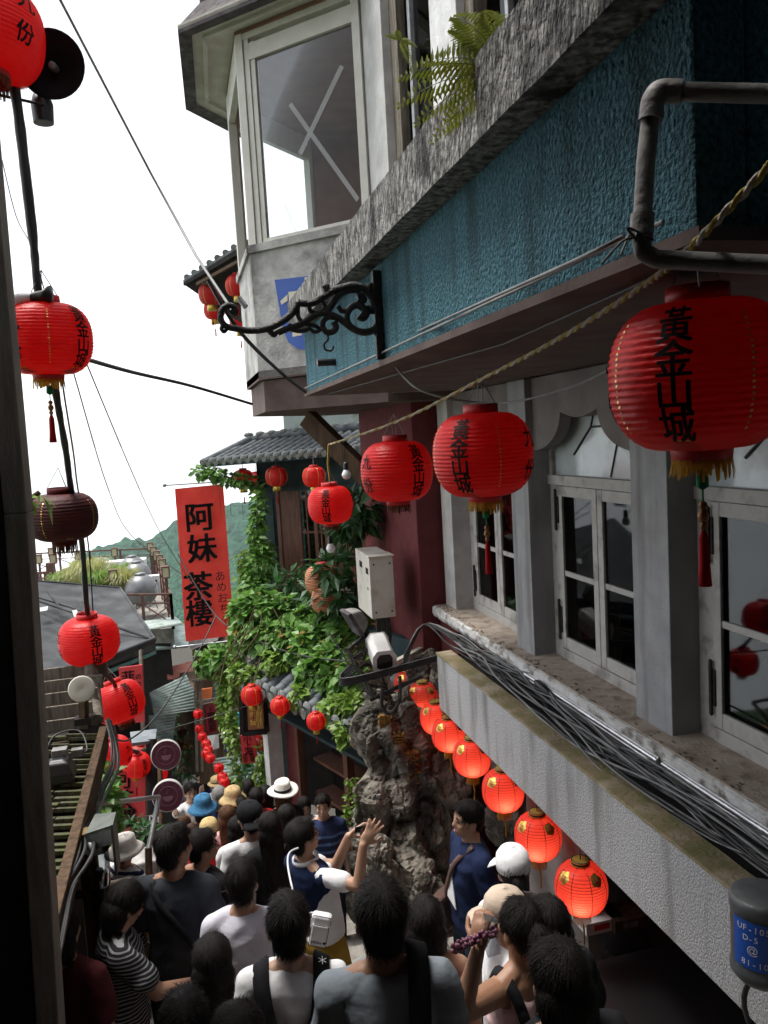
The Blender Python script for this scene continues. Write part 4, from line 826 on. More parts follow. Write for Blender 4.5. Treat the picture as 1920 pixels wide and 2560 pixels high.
# ================================================================ CORRUGATED ROOFS and street beyond
def corrugated(name, label, P, n, amp, mat, cat='roof'):
    A, B, C_, D = P; b = MB(); m = n*4; nn = (B-A).cross(D-A).normalized(); nn = nn if nn.z > 0 else -nn
    for i in range(m+1):
        t = i/m; h = nn*amp*math.sin(2*math.pi*n*t); b.v += [tuple(A.lerp(D, t)+h), tuple(B.lerp(C_, t)+h)]
    for i in range(m): b.f.append((2*i, 2*i+1, 2*i+3, 2*i+2)); b.sm.append(True)
    o = b.build(name, mat); s = o.modifiers.new('t', 'SOLIDIFY'); s.thickness = .02; return tag(o, label, cat)
corrugated('corrugated_roof', 'pale green corrugated roof stepping down towards the street', [U(372,1735,15.5),U(465,1690,17.5),U(505,1775,16.5),U(385,1790,14.5)], 11, .02, m_corr)
corrugated('corrugated_roof', 'grey green corrugated awning below the pale one', [U(372,1792,14.4),U(440,1785,15.0),U(425,1895,13.6),U(375,1905,12.9)], 14, .02, m_corr)
corrugated('corrugated_roof', 'grey corrugated roof beside the hanging red shop sign', [U(530,1900,14.5),U(650,1880,13),U(650,1990,12),U(560,1990,13)], 11, .02, m_corr)
corrugated('corrugated_roof', 'small pale corrugated roof above, left of the red banner', [U(330,1560,19),U(440,1545,19.5),U(455,1560,18.8),U(340,1580,18.2)], 14, .02, m_palegreen)
corrugated('corrugated_roof', 'rusty red corrugated roof beyond the banner', [U(415,1672,20),U(480,1655,21),U(485,1690,20),U(420,1700,19)], 10, .02, M('rust red roof', (.30,.09,.07), (.40,.16,.12), 6, .8))
def block(name, label, pts, off, mat, cat='building'):
    return tag(MB().slab(pts, off).build(name, mat), label, cat)
block('street_house', 'dark timber house behind the far lanterns', [U(440,1780,17),U(520,1775,16),U(520,1935,16),U(440,1940,17)], (0, 3, 0), m_wood)
hh = thing('stall_house', 'weathered stall with orange panels behind the hanging red board', 'building', U(540, 1800, 15))
MB().slab([U(480,1620,15.5),U(600,1600,14.5),U(600,1960,14.5),U(500,1960,15.5)], (.3, 2, 0)).build('wall', m_wood, hh)
MB().slab([U(502,1722,15.2),U(530,1718,15),U(530,1750,15),U(503,1754,15.2)], (0, -.05, 0)).build('orange_panel', M('orange panel', (.55,.16,.06), rough=.6), hh)
MB().slab([U(536,1712,14.9),U(556,1708,14.8),U(556,1742,14.8),U(536,1748,14.9)], (0, -.05, 0)).build('blue_panel', M('navy panel', (.03,.05,.22), rough=.6), hh)
MB().slab([U(546,1755,14.8),U(556,1752,14.8),U(556,1768,14.8),U(546,1770,14.8)], (0, -.06, 0)).build('cyan_panel', M('cyan panel', (.03,.42,.50), rough=.6), hh)
MB().slab([U(588,1782,13.2),U(606,1780,13.2),U(606,1812,13.2),U(590,1814,13.2)], (0, -.05, 0)).build('cyan_box', MATS['cyan panel'], hh)
MB().slab([U(470,1600,15.2),U(545,1578,14.8),U(545,1600,14.8),U(478,1625,15.2)], (.2, 1, 0)).build('parapet', m_conc, hh)
b = MB()
for x in (487, 500, 534, 558, 565): b.bar(U(x, 1690, 15), U(x+6, 1930, 14.8), .05, .05, (0, 1, 0))
b.bar(U(483, 1702, 15), U(545, 1690, 14.7), .05); b.bar(U(495, 1755, 15), U(560, 1745, 14.7), .06); b.build('posts', m_oldwood, hh)
MB().slab([U(508,1818,14.6),U(545,1810,14.5),U(548,1870,14.5),U(530,1875,14.5)], (0, .05, 0)).build('curtain', m_white, hh)
# far flight of steps and wall crossing the street
fs_ = thing('far_steps', 'pale stone steps crossing at the end of the street', 'steps', U(460, 1930, 22))
for i in range(5): MB().slab([U(455,1902+i*14,23-i*.8),U(540,1885+i*14,23-i*.8),U(545,1897+i*14,22.8-i*.8),U(456,1914+i*14,22.8-i*.8)], (0, .5, .0)).build('step', m_stone, fs_)
ar = thing('arch_sign', 'dark arched timber signboard over a far doorway', 'sign', U(468, 1860, 17)); P = [(445,1880),(447,1866),(455,1860),(468,1857),(482,1859),(491,1865),(494,1878),(480,1872),(465,1871)]
MB().slab([U(x, y, 16) for x, y in P], (0, .08, 0)).build('board', m_wood, ar); b = MB(); lettering(b, '九戶', U(462, 1866, 15.95), CR, CU, .08, .12, vertical=False, lift=.01); b.build('lettering', m_goldflat, ar)
dw = block('doorway', 'dark doorway behind the arched signboard', [U(440,1785,17.5),U(490,1780,17),U(495,1925,17),U(440,1930,17.5)], (0, .3, 0), m_dark)
potplant('street_plant', 'dark potted plant in the far doorway', [(U(468,1905,16.5),.3),(U(455,1815,16.8),.3)], 260, .14, m_ivyd, 41)
# ================================================================ HILLS
def hill(name, prof, d, depth, label=None, mat=None, seed=0, rows=80, amp=10):
    b = MB(); cols = 230; x0, x1 = prof[0][0], prof[-1][0]
    for j in range(rows+1):
        t = j/rows
        for i in range(cols+1):
            px = x0+(x1-x0)*i/cols; py = prof[-1][1]
            for (xa, ya), (xb, yb) in zip(prof[:-1], prof[1:]):
                if xa <= px <= xb: s = (px-xa)/(xb-xa); s = s*s*(3-2*s); py = ya+(yb-ya)*s; break
            top = U(px, py, d+depth); base = U(px, 1760, d*.45); base.z = -130; p = base.lerp(top, t)
            p += V((0, 0, 1))*((noise.noise(V((p.x*.03+seed, p.y*.03, p.z*.02)))*amp*1.0+noise.noise(V((p.x*.11+seed, p.y*.11, p.z*.08)))*amp*.45-abs(noise.noise(V((p.x*.13, p.y*.13, p.z*.13))))*amp*.75-abs(noise.noise(V((p.x*.3, p.y*.3, p.z*.3))))*amp*.22)*min(1, t*3)*(1 if t < .97 else .5)); b.v.append(tuple(p))
    for j in range(rows):
        for i in range(cols): b.f.append((j*(cols+1)+i, j*(cols+1)+i+1, (j+1)*(cols+1)+i+1, (j+1)*(cols+1)+i)); b.sm.append(True)
    return struct(b.build(name, mat))
m_hill = M('wooded hill', (.008,.042,.028), (.032,.105,.066), .16, .95, 1.0, .22, bd=6, lo=.32, hi=.68, detail=8)
hill('wooded_hill', [(-200,1560),(90,1460),(150,1420),(210,1385),(270,1355),(310,1343),(345,1348),(375,1356),(410,1335),(450,1300),(520,1275),(600,1250),(680,1230),(900,1200),(1200,1220)], 560, 120, None, m_hill, 3)
hill('wooded_hill', [(380,1700),(440,1560),(500,1520),(560,1480),(640,1470),(800,1480)], 210, 40, None, M('near wooded slope', (.018,.06,.018), (.06,.14,.04), .3, .95, 1.0, .5, bd=2, detail=8), 9, 24, 5)
# ================================================================ LANTERNS
def paper(name, c, c2, tr=.58, rough=.36, seam=None):
    return M(name, c, c2, 7, rough, .4, 28, bd=.012, stretch=(1, 1, 2.2), trans=tr, spec=.45, lo=.3, hi=.7)
m_paper = paper('red lantern skin', (.86,.024,.030), (.92,.060,.052)); m_paperf = paper('faded orange red skin', (.66,.06,.035), (.76,.11,.06)); m_paperd = paper('dark weathered skin', (.060,.009,.010), (.11,.014,.014), .3, .6)
m_collar = M('red lantern collar', (.50,.012,.014), rough=.5); m_collard = M('dark lantern collar', (.09,.012,.014), rough=.6)
m_fringe = M('yellow fringe', (.46,.23,.02), (.60,.35,.045), 30, .8, trans=.3); m_fringed = M('old dark fringe', (.06,.02,.012), (.12,.05,.02), 30, .9)
m_tassel = M('red tassel', (.42,.012,.014), rough=.8); m_jade = M('green thread', (.02,.22,.09), rough=.7); m_bead = M('wooden bead', (.40,.16,.04), rough=.4)
m_gdot = M('gold thread', (.72,.52,.14), rough=.35, metal=.6)
def lprof(R, H, ribs, rn, depth=.018, sup=2.3):
    pr = []; n = ribs*4
    for i in range(n+1):
        z = -H+2*H*i/n; zz = abs(z)/(H*1.0); k = (1-min(1, zz)**sup)**(1/sup); r = rn+(R-rn)*k
        pr.append((r*(1-depth*(.5-.5*math.cos(2*math.pi*ribs*i/n))*0-depth*(1-abs(math.sin(math.pi*ribs*i/n)))), z))
    return pr
def rad_at(pr, z):
    for (r0, z0), (r1, z1) in zip(pr[:-1], pr[1:]):
        if z0 <= z <= z1: return r0+(r1-r0)*(z-z0)/max(1e-9, z1-z0)
    return pr[0][0]
def wrap_text(mb, chars, ang, zc, size, step, R, H, rn, bold=.02, sup=2.3):
    for i, ch in enumerate(chars):
        vs, fs = glyph(ch, bold); bm = bmesh.new(); bv = [bm.verts.new((x*size, y*size, 0)) for x, y in vs]
        for f in fs:
            try: bm.faces.new([bv[j] for j in f])
            except ValueError: pass
        for k in range(-6, 7):
            for no in ((1, 0, 0), (0, 1, 0)):
                g_ = bm.verts[:]+bm.edges[:]+bm.faces[:]; bmesh.ops.bisect_plane(bm, geom=g_, plane_co=V(no)*(k*size*.08), plane_no=no)
        bm.verts.index_update(); zo = zc-step*i; out = []
        for v in bm.verts:
            z = zo+v.co.y; zz = min(.999, abs(z)/H); r = rn+(R-rn)*(1-zz**sup)**(1/sup)+.006; a = ang+v.co.x/R
            out.append((r*math.cos(a), r*math.sin(a), z))
        mb.add(out, [tuple(q.index for q in f.verts) for f in bm.faces]); bm.free()
PROTO = {}
def lantern_proto(key, R, H, ribs, rn, skin, collar, text=True, fringe=m_fringe, tassel=True, gold=True, flen=.055):
    t = thing('paper_lantern', 'x', 'lantern', (0, 0, 0)); pr = lprof(R, H, ribs, rn)
    MB().lathe(pr, 44).build('skin', skin, t, local=True)
    b = MB(); b.lathe([(rn*.93, H-.004), (rn*1.02, H), (rn*1.0, H+R*.17), (rn*.93, H+R*.17), (rn*.93, H-.004)], 28); b.build('top_collar', collar, t, local=True)
    b = MB(); b.lathe([(rn*1.0, -H), (rn*.95, -H-R*.15), (rn*.85, -H-R*.15), (rn*.85, -H)], 28); b.build('bottom_collar', collar, t, local=True)
    b = MB(); r = random.Random(4)
    for k in range(46):
        a = 2*math.pi*k/46; L = flen*r.uniform(.75, 1.15); q = V((rn*.96*math.cos(a), rn*.96*math.sin(a), -H-R*.10)); e = V((math.cos(a), math.sin(a), 0)); s = V((-math.sin(a), math.cos(a), 0))*rn*.065
        d = V((0, 0, -L))+e*r.uniform(-.004, .012)+s*r.uniform(-.5, .5); b.add([q-s, q+s, q+d+s*.6, q+d-s*.6], [(0, 1, 2, 3)])
    b.build('fringe', fringe, t, local=True)
    b = MB()
    for k in range(3): a = k*2.1+.3; b.tube([(rn*.95*math.cos(a), rn*.95*math.sin(a), H+R*.16), (0, 0, H+R*.75)], .0025, 4)
    b.build('hanger', m_cable, t, local=True)
    if text:
        s_ = H*.49; st_ = H*.42
        for a, tx in ((0, '黃金山城'), (math.pi, '黃金山城')): b = MB(); wrap_text(b, tx, a, st_*1.55, s_, st_, R, H, rn, .022); b.build('lettering', m_ink, t, local=True)
        for a in (math.pi/2, -math.pi/2):
            for k, ch in enumerate('九份'): b = MB(); wrap_text(b, ch, a, H*.38-k*H*.76, H*.52, H, R, H, rn, .02); b.build('lettering', m_ink, t, local=True)
    if gold:
        for q in range(4):
            b = MB(); a = math.pi/4+q*math.pi/2
            for k in range(ribs*2):
                z = -H*.72+H*1.5*k/(ribs*2)
                if k % 2: continue
                r_ = rad_at(pr, z)+.002; z2 = z+H*1.5/(ribs*2)*.9; r2 = rad_at(pr, z2)+.002; w_ = .0042/R
                b.add([(r_*math.cos(a-w_), r_*math.sin(a-w_), z), (r_*math.cos(a+w_), r_*math.sin(a+w_), z), (r2*math.cos(a+w_), r2*math.sin(a+w_), z2), (r2*math.cos(a-w_), r2*math.sin(a-w_), z2)], [(0, 1, 2, 3)])
            b.build('gold_seam', m_gdot, t, local=True)
        for q in range(4):
            b = MB(); a = q*math.pi/2; z0, z1 = -H*.97, -H*.82; vs = []
            for aa, z in ((a-.35, z0), (a+.35, z0), (a+.1, z1), (a-.1, z1)): r_ = rad_at(pr, z)+.004; vs.append((r_*math.cos(aa), r_*math.sin(aa), z))
            b.add(vs, [(0, 1, 2, 3)]); b.build('gold_patch', m_goldflat, t, local=True)
    if tassel:
        z = -H-R*.15; b = MB(); b.tube([(0, 0, z+.02), (0, 0, z-.12)], .003, 5); b.lathe([(0, z-.02), (.016, z-.03), (.018, z-.07), (.004, z-.08)], 8); b.build('tassel_thread', m_jade, t, local=True)
        MB().ell((0, 0, z-.125), (.013, .013, .013), 8, 6).ell((0, 0, z-.155), (.016, .016, .02), 8, 6).ell((0, 0, z-.185), (.012, .012, .014), 8, 6).build('bead', m_bead, t, local=True)
        MB().lathe([(.006, z-.195), (.014, z-.22), (.016, z-.30), (.02, z-.36), (0, z-.36)], 8).build('tassel', m_tassel, t, local=True)
    PROTO[key] = t; return t
def use(key, loc, label, rz=0, s=1, tilt=(0, 0), group=None, scz=1):
    t = PROTO[key]; o = t if 'used' not in t else copy_tree(t)
    t['used'] = 1
    o.location = loc; o.rotation_euler = (tilt[0], tilt[1], rz); o.scale = (s, s, s*scz); o['label'] = label
    if group: o['group'] = group
    return o
lantern_proto('big', .25, .205, 21, .085, m_paper, m_collar)
lantern_proto('bare', .25, .205, 19, .085, m_paper, m_collar, fringe=m_fringed, tassel=False, gold=False)
lantern_proto('faded', .25, .19, 19, .085, m_paperf, m_collar, text=False, tassel=False, gold=False, flen=.05)
lantern_proto('dark', .25, .17, 15, .09, m_paperd, m_collard, text=False, fringe=m_fringed, tassel=False, gold=True, flen=.08)
def face(p, px_off): return math.atan2(-p.y, -p.x)+px_off          # turn text towards the camera by an angle
LR = []
for x, y, d, lab, off, key, s, tilt in ((1749,940,2.25,'huge red lantern cropped by the right edge with black writing',-.25,'big',1,(.0,.03)),(1207,1136,3.97,'red lantern in front of the white pilasters with a yellow fringe',-.45+math.pi*0+.9-.9,'big',1,(0,.02)),(992,1178,5.5,'weathered red lantern in front of the dark red pillar',.62,'bare',1,(0,0)),(826,1262,7.9,'small red lantern with bulb below, farthest on the yellow rope',-.2,'bare',.9,(0,0))):
    p = U(x, y, d); LR.append(p); use(key, p, lab, face(p, off), s, tilt)
# left hand string
LL = []
for x, y, d, lab, off, key, s, tilt, sz in ((-14,88,4.2,'red lantern cut off by the top left corner',-.9,'bare',1.0,(.1,-.2),1.1),(115,848,4.45,'red lantern with black writing beside the white bulb on the left string',.85,'big',1,(.02,.05),.95),(156,1292,5.8,'dark weathered unlit lantern on the left string',.2,'dark',1,(0,.03),1),(223,1600,6.8,'red lantern in front of the grey sheet roof',.22,'bare',1,(.02,.05),.95),(298,1755,8.0,'tilted red lantern in front of the small red sign',.5,'bare',1,(.1,-.30),.95),(283,1882,8.6,'red lantern behind the bundle of cables at the shed corner',-.6,'bare',.80,(0,.1),1),(342,1912,9.6,'bright red lantern with yellow fringe beside the red tea sign',.6,'big',.66,(0,.15),1),(372,1875,10.6,'faded orange lantern above the round coffee signs',.3,'faded',.55,(0,.1),1),(352,1880,10.2,'faded orange lantern behind the bright red one',.3,'faded',.55,(0,.25),1),(394,1905,11.2,'faded small lantern left of the upper coffee sign',.3,'faded',.42,(0,0),1),(398,1935,11,'small red lantern hanging before the upper coffee sign',.3,'bare',.45,(0,0),1)):
    p = U(x, y, d); LL.append(p); use(key, p, lab, face(p, off), s, tilt, None, sz)
# far garland down the street
gar = [(495,1785,13),(500,1822,13),(506,1842,12.9),(516,1860,12.8),(520,1875,12.7),(516,1885,12.6),(526,1896,12.5),(547,1920,12.0),(556,1943,11.8),(561,1956,11.6),(633,1862,12.2),(636,1843,12.6),(655,1860,12)]
labs = ['topmost pink red lantern on the far street garland','second lantern from the top of the far garland','far garland lantern left of the white curtain','far garland lantern below the white curtain','upper lantern of the close trio on the far garland','left lantern of the close trio on the far garland','lowest lantern of the close trio on the far garland','single far garland lantern over the grey corrugated roof','far garland lantern just above the crowd hats','lowest far garland lantern touching the crowd','orange lantern behind the small lantern next to the hanging red sign','upper orange lantern beside the white shop post','round orange red lantern beside the white shop post']
for (x, y, d), lab in zip(gar, labs): use('faded' if x > 600 else 'bare', U(x, y, d), lab, random.uniform(0, 6), .31 if x < 600 else .45, (0, 0), 'lanterns of the lower street')
for i, (x, y, d) in enumerate(((412,1895,12),(414,1935,12),(410,1965,11.8),(455,1830,16),(447,1862,16))): use('dark', U(x, y, d), ['dark lantern right of the upper coffee sign','dark lantern between the two coffee signs','dark lantern right of the lower coffee sign','dark lantern hanging in the far doorway','dark lantern left of the arched signboard'][i], 0, .4)
# small eave lanterns
def small_proto(key, R, H, skin):
    t = thing('eave_lantern', 'x', 'lantern', (0, 0, 0)); rn = R*.36; pr = lprof(R, H, 15, rn, .015, 2.1)
    MB().lathe(pr, 32).build('skin', skin, t, local=True); MB().lathe([(rn, H), (rn*1.05, H+.03), (0, H+.03)], 16).build('top_cap', m_collar, t, local=True)
    MB().lathe([(rn*.95, -H+.005), (rn*1.05, -H-.03), (rn*1.05, -H-.085), (0, -H-.085)], 16).build('gold_skirt', m_gold, t, local=True)
    b = MB()
    for q in range(6):
        a = q*math.pi/3; P = [((r_+.003)*math.cos(a), (r_+.003)*math.sin(a), z) for r_, z in pr[::4]]; b.tube(P, .004, 4)
    b.build('gold_rib', m_gdot, t, local=True); b = MB(); wrap_text(b, '阿妹茶樓', .5, H*.55, H*.38, H*.38, R, H, rn, .012, 2.1); b.build('lettering', m_ink, t, local=True)
    b = MB(); b.tube([(0, 0, -H-.08), (0, 0, -H-.17)], .004, 5); b.lathe([(0, -H-.16), (.012, -H-.18), (.014, -H-.30), (0, -H-.30)], 8); b.build('tassel', m_tassel, t, local=True); MB().tube([(0, 0, H+.02), (0, 0, H+.2)], .006, 5).build('cord', m_cable, t, local=True)
    PROTO[key] = t
small_proto('eave', .19, .165, m_paper)
for x, y, d, s, lab in ((608,1197,13.9,.95,'left lantern of the three under the tea house eave'),(691,1192,13.3,.95,'middle lantern of the three under the tea house eave'),(785,1192,12.5,.95,'right lantern of the three under the tea house eave'),(640,1203,14.6,.9,'lantern partly hidden behind the left eave lantern'),(528,735,13.9,1.15,'lantern at the left tip of the far upper eave'),(594,714,13.2,1.05,'lantern with gold skirt against the bay tower wall'),(536,775,14.4,1.0,'lower lantern behind the iron scroll tip'),(600,805,14.6,1.0,'lantern mostly hidden behind the iron bracket and bay tower'),(630,1738,10.9,.78,'lantern in front of the dark gold sign board'),(700,1765,10.0,.64,'lantern beside the white post under the shop roof'),(790,1803,9.2,.58,'lantern under the right part of the overgrown shop roof')):
    p = U(x, y, d); use('eave', p, 'small red '+lab, face(p, .4), s, (0, .03))
m_str = M('orange striped skin', (.70,.12,.03), rough=.5, trans=.4)
n_ = m_str.node_tree.nodes; l_ = m_str.node_tree.links; wv = n_.new('ShaderNodeTexWave'); wv.bands_direction = 'Z'; wv.inputs['Scale'].default_value = 14; tc_ = n_.new('ShaderNodeTexCoord'); l_.new(tc_.outputs['Object'], wv.inputs[0]); cr_ = n_.new('ShaderNodeValToRGB'); cr_.color_ramp.elements[0].color = (.60,.05,.02,1); cr_.color_ramp.elements[1].color = (.75,.55,.30,1); cr_.color_ramp.elements[0].position = .45; cr_.color_ramp.elements[1].position = .55; l_.new(wv.outputs[0], cr_.inputs[0]); l_.new(cr_.outputs[0], n_['Principled BSDF'].inputs['Base Color'])
for x, y, d, s, lab in ((806,1450,10.9,.24,'orange striped lantern among the leaves left of the electrical box'),(815,1500,10.7,.20,'lower orange striped lantern half hidden by leaves')):
    p = U(x, y, d); t = thing('striped_lantern', lab, 'lantern', p); MB().lathe([(a, z+p.z*0) for a, z in lprof(s, s*.85, 10, s*.35)], 24, p).build('skin', m_str, t); MB().lathe([(s*.3, s*.85), (s*.32, s), (0, s)], 14, p).build('top_cap', m_collar, t)
# lit lanterns under the beam
m_lit = M('lit red skin', (.76,.062,.040), (.80,.078,.048), 8, .45, .1, 50, trans=.6)
def lit_proto():
    R, H = .172, .158; t = thing('lit_lantern', 'x', 'lantern', (0, 0, 0)); rn = .058; pr = lprof(R, H, 17, rn, .012, 2.15); t['used'] = 0
    MB().lathe(pr, 44).build('skin', m_lit, t, local=True)
    MB().lathe([(rn*.9, H-.003), (rn*1.05, H), (rn*1.05, H+.035), (rn*.92, H+.035), (rn*.92, H)], 24).build('top_cap', m_blkplast, t, local=True)
    b = MB(); b.lathe([(rn*1.07, H+.004), (rn*1.09, H+.008), (rn*1.07, H+.012)], 24); b.lathe([(rn*1.07, H+.026), (rn*1.09, H+.03), (rn*1.07, H+.034)], 24); b.build('gold_band', m_gold, t, local=True)
    MB().lathe([(rn*.95, -H), (rn*1.0, -H-.022), (0, -H-.022)], 24).build('bottom_cap', m_gold, t, local=True)
    b = MB()
    for q in range(8):
        a = q*math.pi/4+.2; b.tube([((r_+.001)*math.cos(a), (r_+.001)*math.sin(a), z) for r_, z in pr[::4]], .0022, 4)
    b.build('seam_wire', m_collard, t, local=True); b = MB()
    for r_, z in pr[4:-4:4]: b.tube([((r_+.0005)*math.cos(k*math.pi/20), (r_+.0005)*math.sin(k*math.pi/20), z) for k in range(41)], .0011, 3, False)
    stuff(b.build('rib_wires', m_collard, t, local=True)); b = MB()
    for q in range(4):
        b = MB(); a0 = q*math.pi/2-.25; cz = H*.70; vs = []
        for k in range(20):
            th = 2*math.pi*k/20; rr = 1+.10*math.cos(5*th); z = cz+.034*rr*math.sin(th); r_ = rad_at(pr, z)+.0035; a = a0+.040*rr*math.cos(th)/max(.05, r_); vs.append((r_*math.cos(a), r_*math.sin(a), z))
        zc = cz; r_ = rad_at(pr, zc)+.007; vs.append((r_*math.cos(a0), r_*math.sin(a0), zc)); b.add(vs, [(k, (k+1) % 20, 20) for k in range(20)]); md = b.build('gold_medallion', m_gold, t, local=True)
        b = MB(); wrap_text(b, '囍', a0, H*.70, .045, .05, R+.004, H, rn+.005, -.005, 2.15); b.build('medallion_mark', m_collar, md, local=True)
    b = MB(); r = random.Random(9)
    for k in range(40):
        a = 2*math.pi*k/40; L = .065*r.uniform(.8, 1.1); q = V((rn*math.cos(a), rn*math.sin(a), -H-.018)); s = V((-math.sin(a), math.cos(a), 0))*.004; b.add([q-s, q+s, q+s*.7-V((0, 0, L)), q-s*.7-V((0, 0, L))], [(0, 1, 2, 3)])
    b.build('fringe', m_fringe, t, local=True)
    b = MB(); b.tube([(0, 0, -H-.02), (.004, .002, -H-.11)], .003, 5); b.tube(spline([(.004, .002, -H-.10), (.012, .0, -H-.16), (.006, 0, -H-.24)], 4), .0065, 5); b.build('tassel', m_fringe, t, local=True)
    b = MB(); b.tube([(0, 0, H-.05), (0, 0, H+.10)], .004, 5); b.bar((-rn, 0, H+.03), (rn, 0, H+.03), .006); b.build('hanger', m_blkplast, t, local=True)
    ld = bpy.data.lights.new('bulb_light', 'POINT'); ld.energy = .50; ld.color = (1, .86, .66); ld.shadow_soft_size = .03; lo = bpy.data.objects.new('bulb_light', ld); COL.objects.link(lo); lo.parent = t; lo.location = (.056, -.094, -.06)
    return t
lt0 = lit_proto(); litn = ['nearest','second nearest','third nearest','fourth nearest','fifth nearest','sixth nearest','seventh nearest','eighth nearest','farthest']
for i, (x, y, r_) in enumerate(((1453,2218,1),(1345,2090,1),(1258,1975,1),(1180,1893,1),(1122,1836,.97),(1090,1795,.95),(1057,1745,1),(1022,1712,1.0))):
    p = UX(x, y, 2.33); o = lt0 if i == 0 else copy_tree(lt0); o.location = p; o.rotation_euler = (0, 0, face(p, 0)+math.pi/4+random.uniform(-.2, .2)+.25); o.scale = (r_,)*3
    o['label'] = 'glowing red lantern, '+(litn[i] if i < 7 else litn[8])+' in the row under the concrete beam'; o['group'] = 'lit lanterns under the beam'
    if i == 0: o['label'] = 'glowing red lantern, nearest and lowest in the row under the concrete beam'
# ================================================================ ROPES, BULBS, WIRES
def twist(name, label, pts, r, m1, m2):
    t = thing(name, label, 'rope', pts[0]); a = MB(); b = MB(); n = len(pts); ph = 0
    A, B = [], []
    for i, p in enumerate(pts):
        ph += 1.1; e = CR*math.cos(ph)+V((0, 0, 1))*math.sin(ph); A.append(p+e*r*.55); B.append(p-e*r*.55)
    a.tube(A, r*.75, 6).build('yellow_strand', m1, t); b.tube(B, r*.75, 6).build('white_strand', m2, t)
rp = [U(2060,270,1.45), U(1740,605,1.82), U(1600,720,2.25), U(1395,848,3.0), U(1205,948,3.85), U(985,1057,5.4), U(822,1112,7.7)]
P = spline(rp, 30); twist('lantern_rope', 'twisted yellow and white rope carrying the right hand lanterns', P, .0085, m_ropey, m_ropew)
wire('drop_cord', 'brown cord dropping from the rope end to the small lantern', [U(822,1112,7.7), U(820,1160,7.75), U(826,1205,7.8)], .012, m_ropey, 'cord')
for (x0, y0, x1, y1, d, lab) in ((1740,610,1749,715,1.95,'wire holding the huge right lantern'),(1205,950,1207,1015,3.95,'wire holding the lantern before the pilasters'),(980,1060,985,1105,5.5,'wire holding the lantern before the red pillar')): wire('hanging_wire', lab, [U(x0, y0, d), U(x1, y1, d)], .003, m_cable)
def bulb(lab, x, y, d, top):
    p = U(x, y, d); t = thing('light_bulb', lab, 'bulb', p); MB().lathe([(0, -.05), (.03, -.042), (.045, -.015), (.045, .005), (.03, .035), (.02, .05)], 16, p).build('globe', m_bulb, t); MB().lathe([(.024, .045), (.026, .10), (.018, .12), (0, .12)], 12, p).build('socket', m_blkplast, t); MB().tube([p+V((0, 0, .11)), U(*top)], .004, 5).build('lead', m_cableblk, t)
bulb('white bulb hanging right of the small lantern under the rope end', 866, 1186, 7.8, (858, 1105, 7.7)); bulb('white bulb hanging below the small lantern', 827, 1370, 7.9, (827, 1320, 7.9))
b2 = U(52, 748, 4.3); t = thing('light_bulb', 'white bulb on a dark holder above the left lantern', 'bulb', b2); ax = (CU, CF, (CR*1+CU*.15).normalized()); MB().lathe([(0, -.06), (.03, -.055), (.045, -.03), (.045, 0), (.028, .05), (.02, .07)], 14, b2, True, ax).build('globe', m_bulb, t); MB().lathe([(.028, .06), (.032, .12), (.05, .16), (0, .17)], 10, b2, True, ax).build('socket', m_blkplast, t)
# the thick left line
lpts = [U(-20,-60,4.2), U(36,220,4.3), U(62,420,4.35), U(85,620,4.4), U(94,720,4.4), U(118,840,4.55), U(140,985,4.9), U(165,1130,5.4), U(178,1225,5.75), U(205,1360,6.3), U(218,1530,6.7), U(240,1660,7.2), U(290,1720,7.9), U(285,1830,8.5), U(340,1880,9.5), U(380,1860,10.5)]
P = spline(lpts, 6); rr = [.028 if i < 18 else .022 for i in range(len(P))]; rr = [r_*(1+.25*noise.noise(V((i*.6, 0, 0)))) for i, r_ in enumerate(rr)]
wire('lantern_line', 'thick black taped line carrying the left lanterns', P, rr, m_cableblk, 'line', 7)
wire('lantern_line', 'thin black wire running next to the thick left line', spline([p+CR*.03+CF*.05 for p in lpts[4:11]], 6), .006, m_cableblk, 'line')
wire('overhead_cable', 'long grey cable from the top left sky to the iron bracket', [U(140,-20,6.0), U(375,430,7.0), U(490,640,6.0), U(590,790,5.2)], .011, m_cable)
wire('overhead_cable', 'black cable from the iron bracket to the balcony corner', spline([U(520,700,5.0), U(600,830,5.2), U(700,930,6.5), U(770,985,7.4)], 5), .014, m_cableblk); tag(MB().tube([U(597,745,4.9), U(615,768,4.9)], .018, 8).build('cable_sleeve', m_steel), 'silver sleeve on the cable behind the iron scroll', 'sleeve')
wire('overhead_cable', 'bundle of black wires from the left lantern to the bay tower', spline([U(190,890,5), U(330,930,6.5), U(480,965,8.0), U(630,1010,9.2)], 6), .016, m_cableblk)
wire('overhead_cable', 'thin grey wire crossing the hill to the banner, left one', spline([U(185,935,6), U(270,1220,9), U(330,1340,11), U(460,1440,13)], 6), .006, m_cable)
wire('overhead_cable', 'thin grey wire crossing the hill to the banner, right one', spline([U(215,905,6), U(330,1180,9), U(400,1330,11), U(480,1460,13)], 6), .006, m_cable)
wire('overhead_cable', 'black wire sweeping from the banner foot to the rock', spline([U(445,1385,12.8), U(540,1540,12.2), U(640,1600,11.4), U(760,1640,10.4), U(900,1655,9.2)], 6), .011, m_cableblk)
wire('overhead_cable', 'black wire dropping from the banner foot to the shed corner', spline([U(540,1540,12.2), U(490,1640,11.5), U(400,1780,9.5), U(320,1850,8.2), U(262,1830,6.3)], 6), .010, m_cableblk)
wire('overhead_cable', 'thin wire crossing left under the hanging red board', [U(360,1840,11), U(520,1795,11.5), U(700,1740,11)], .006, m_cableblk)
wire('thin_wire', 'thin wire along the left sky beside the post', spline([U(5,400,4.6), U(40,540,4.5), U(80,620,4.4), U(120,760,4.4)], 5), .0035, m_cable)
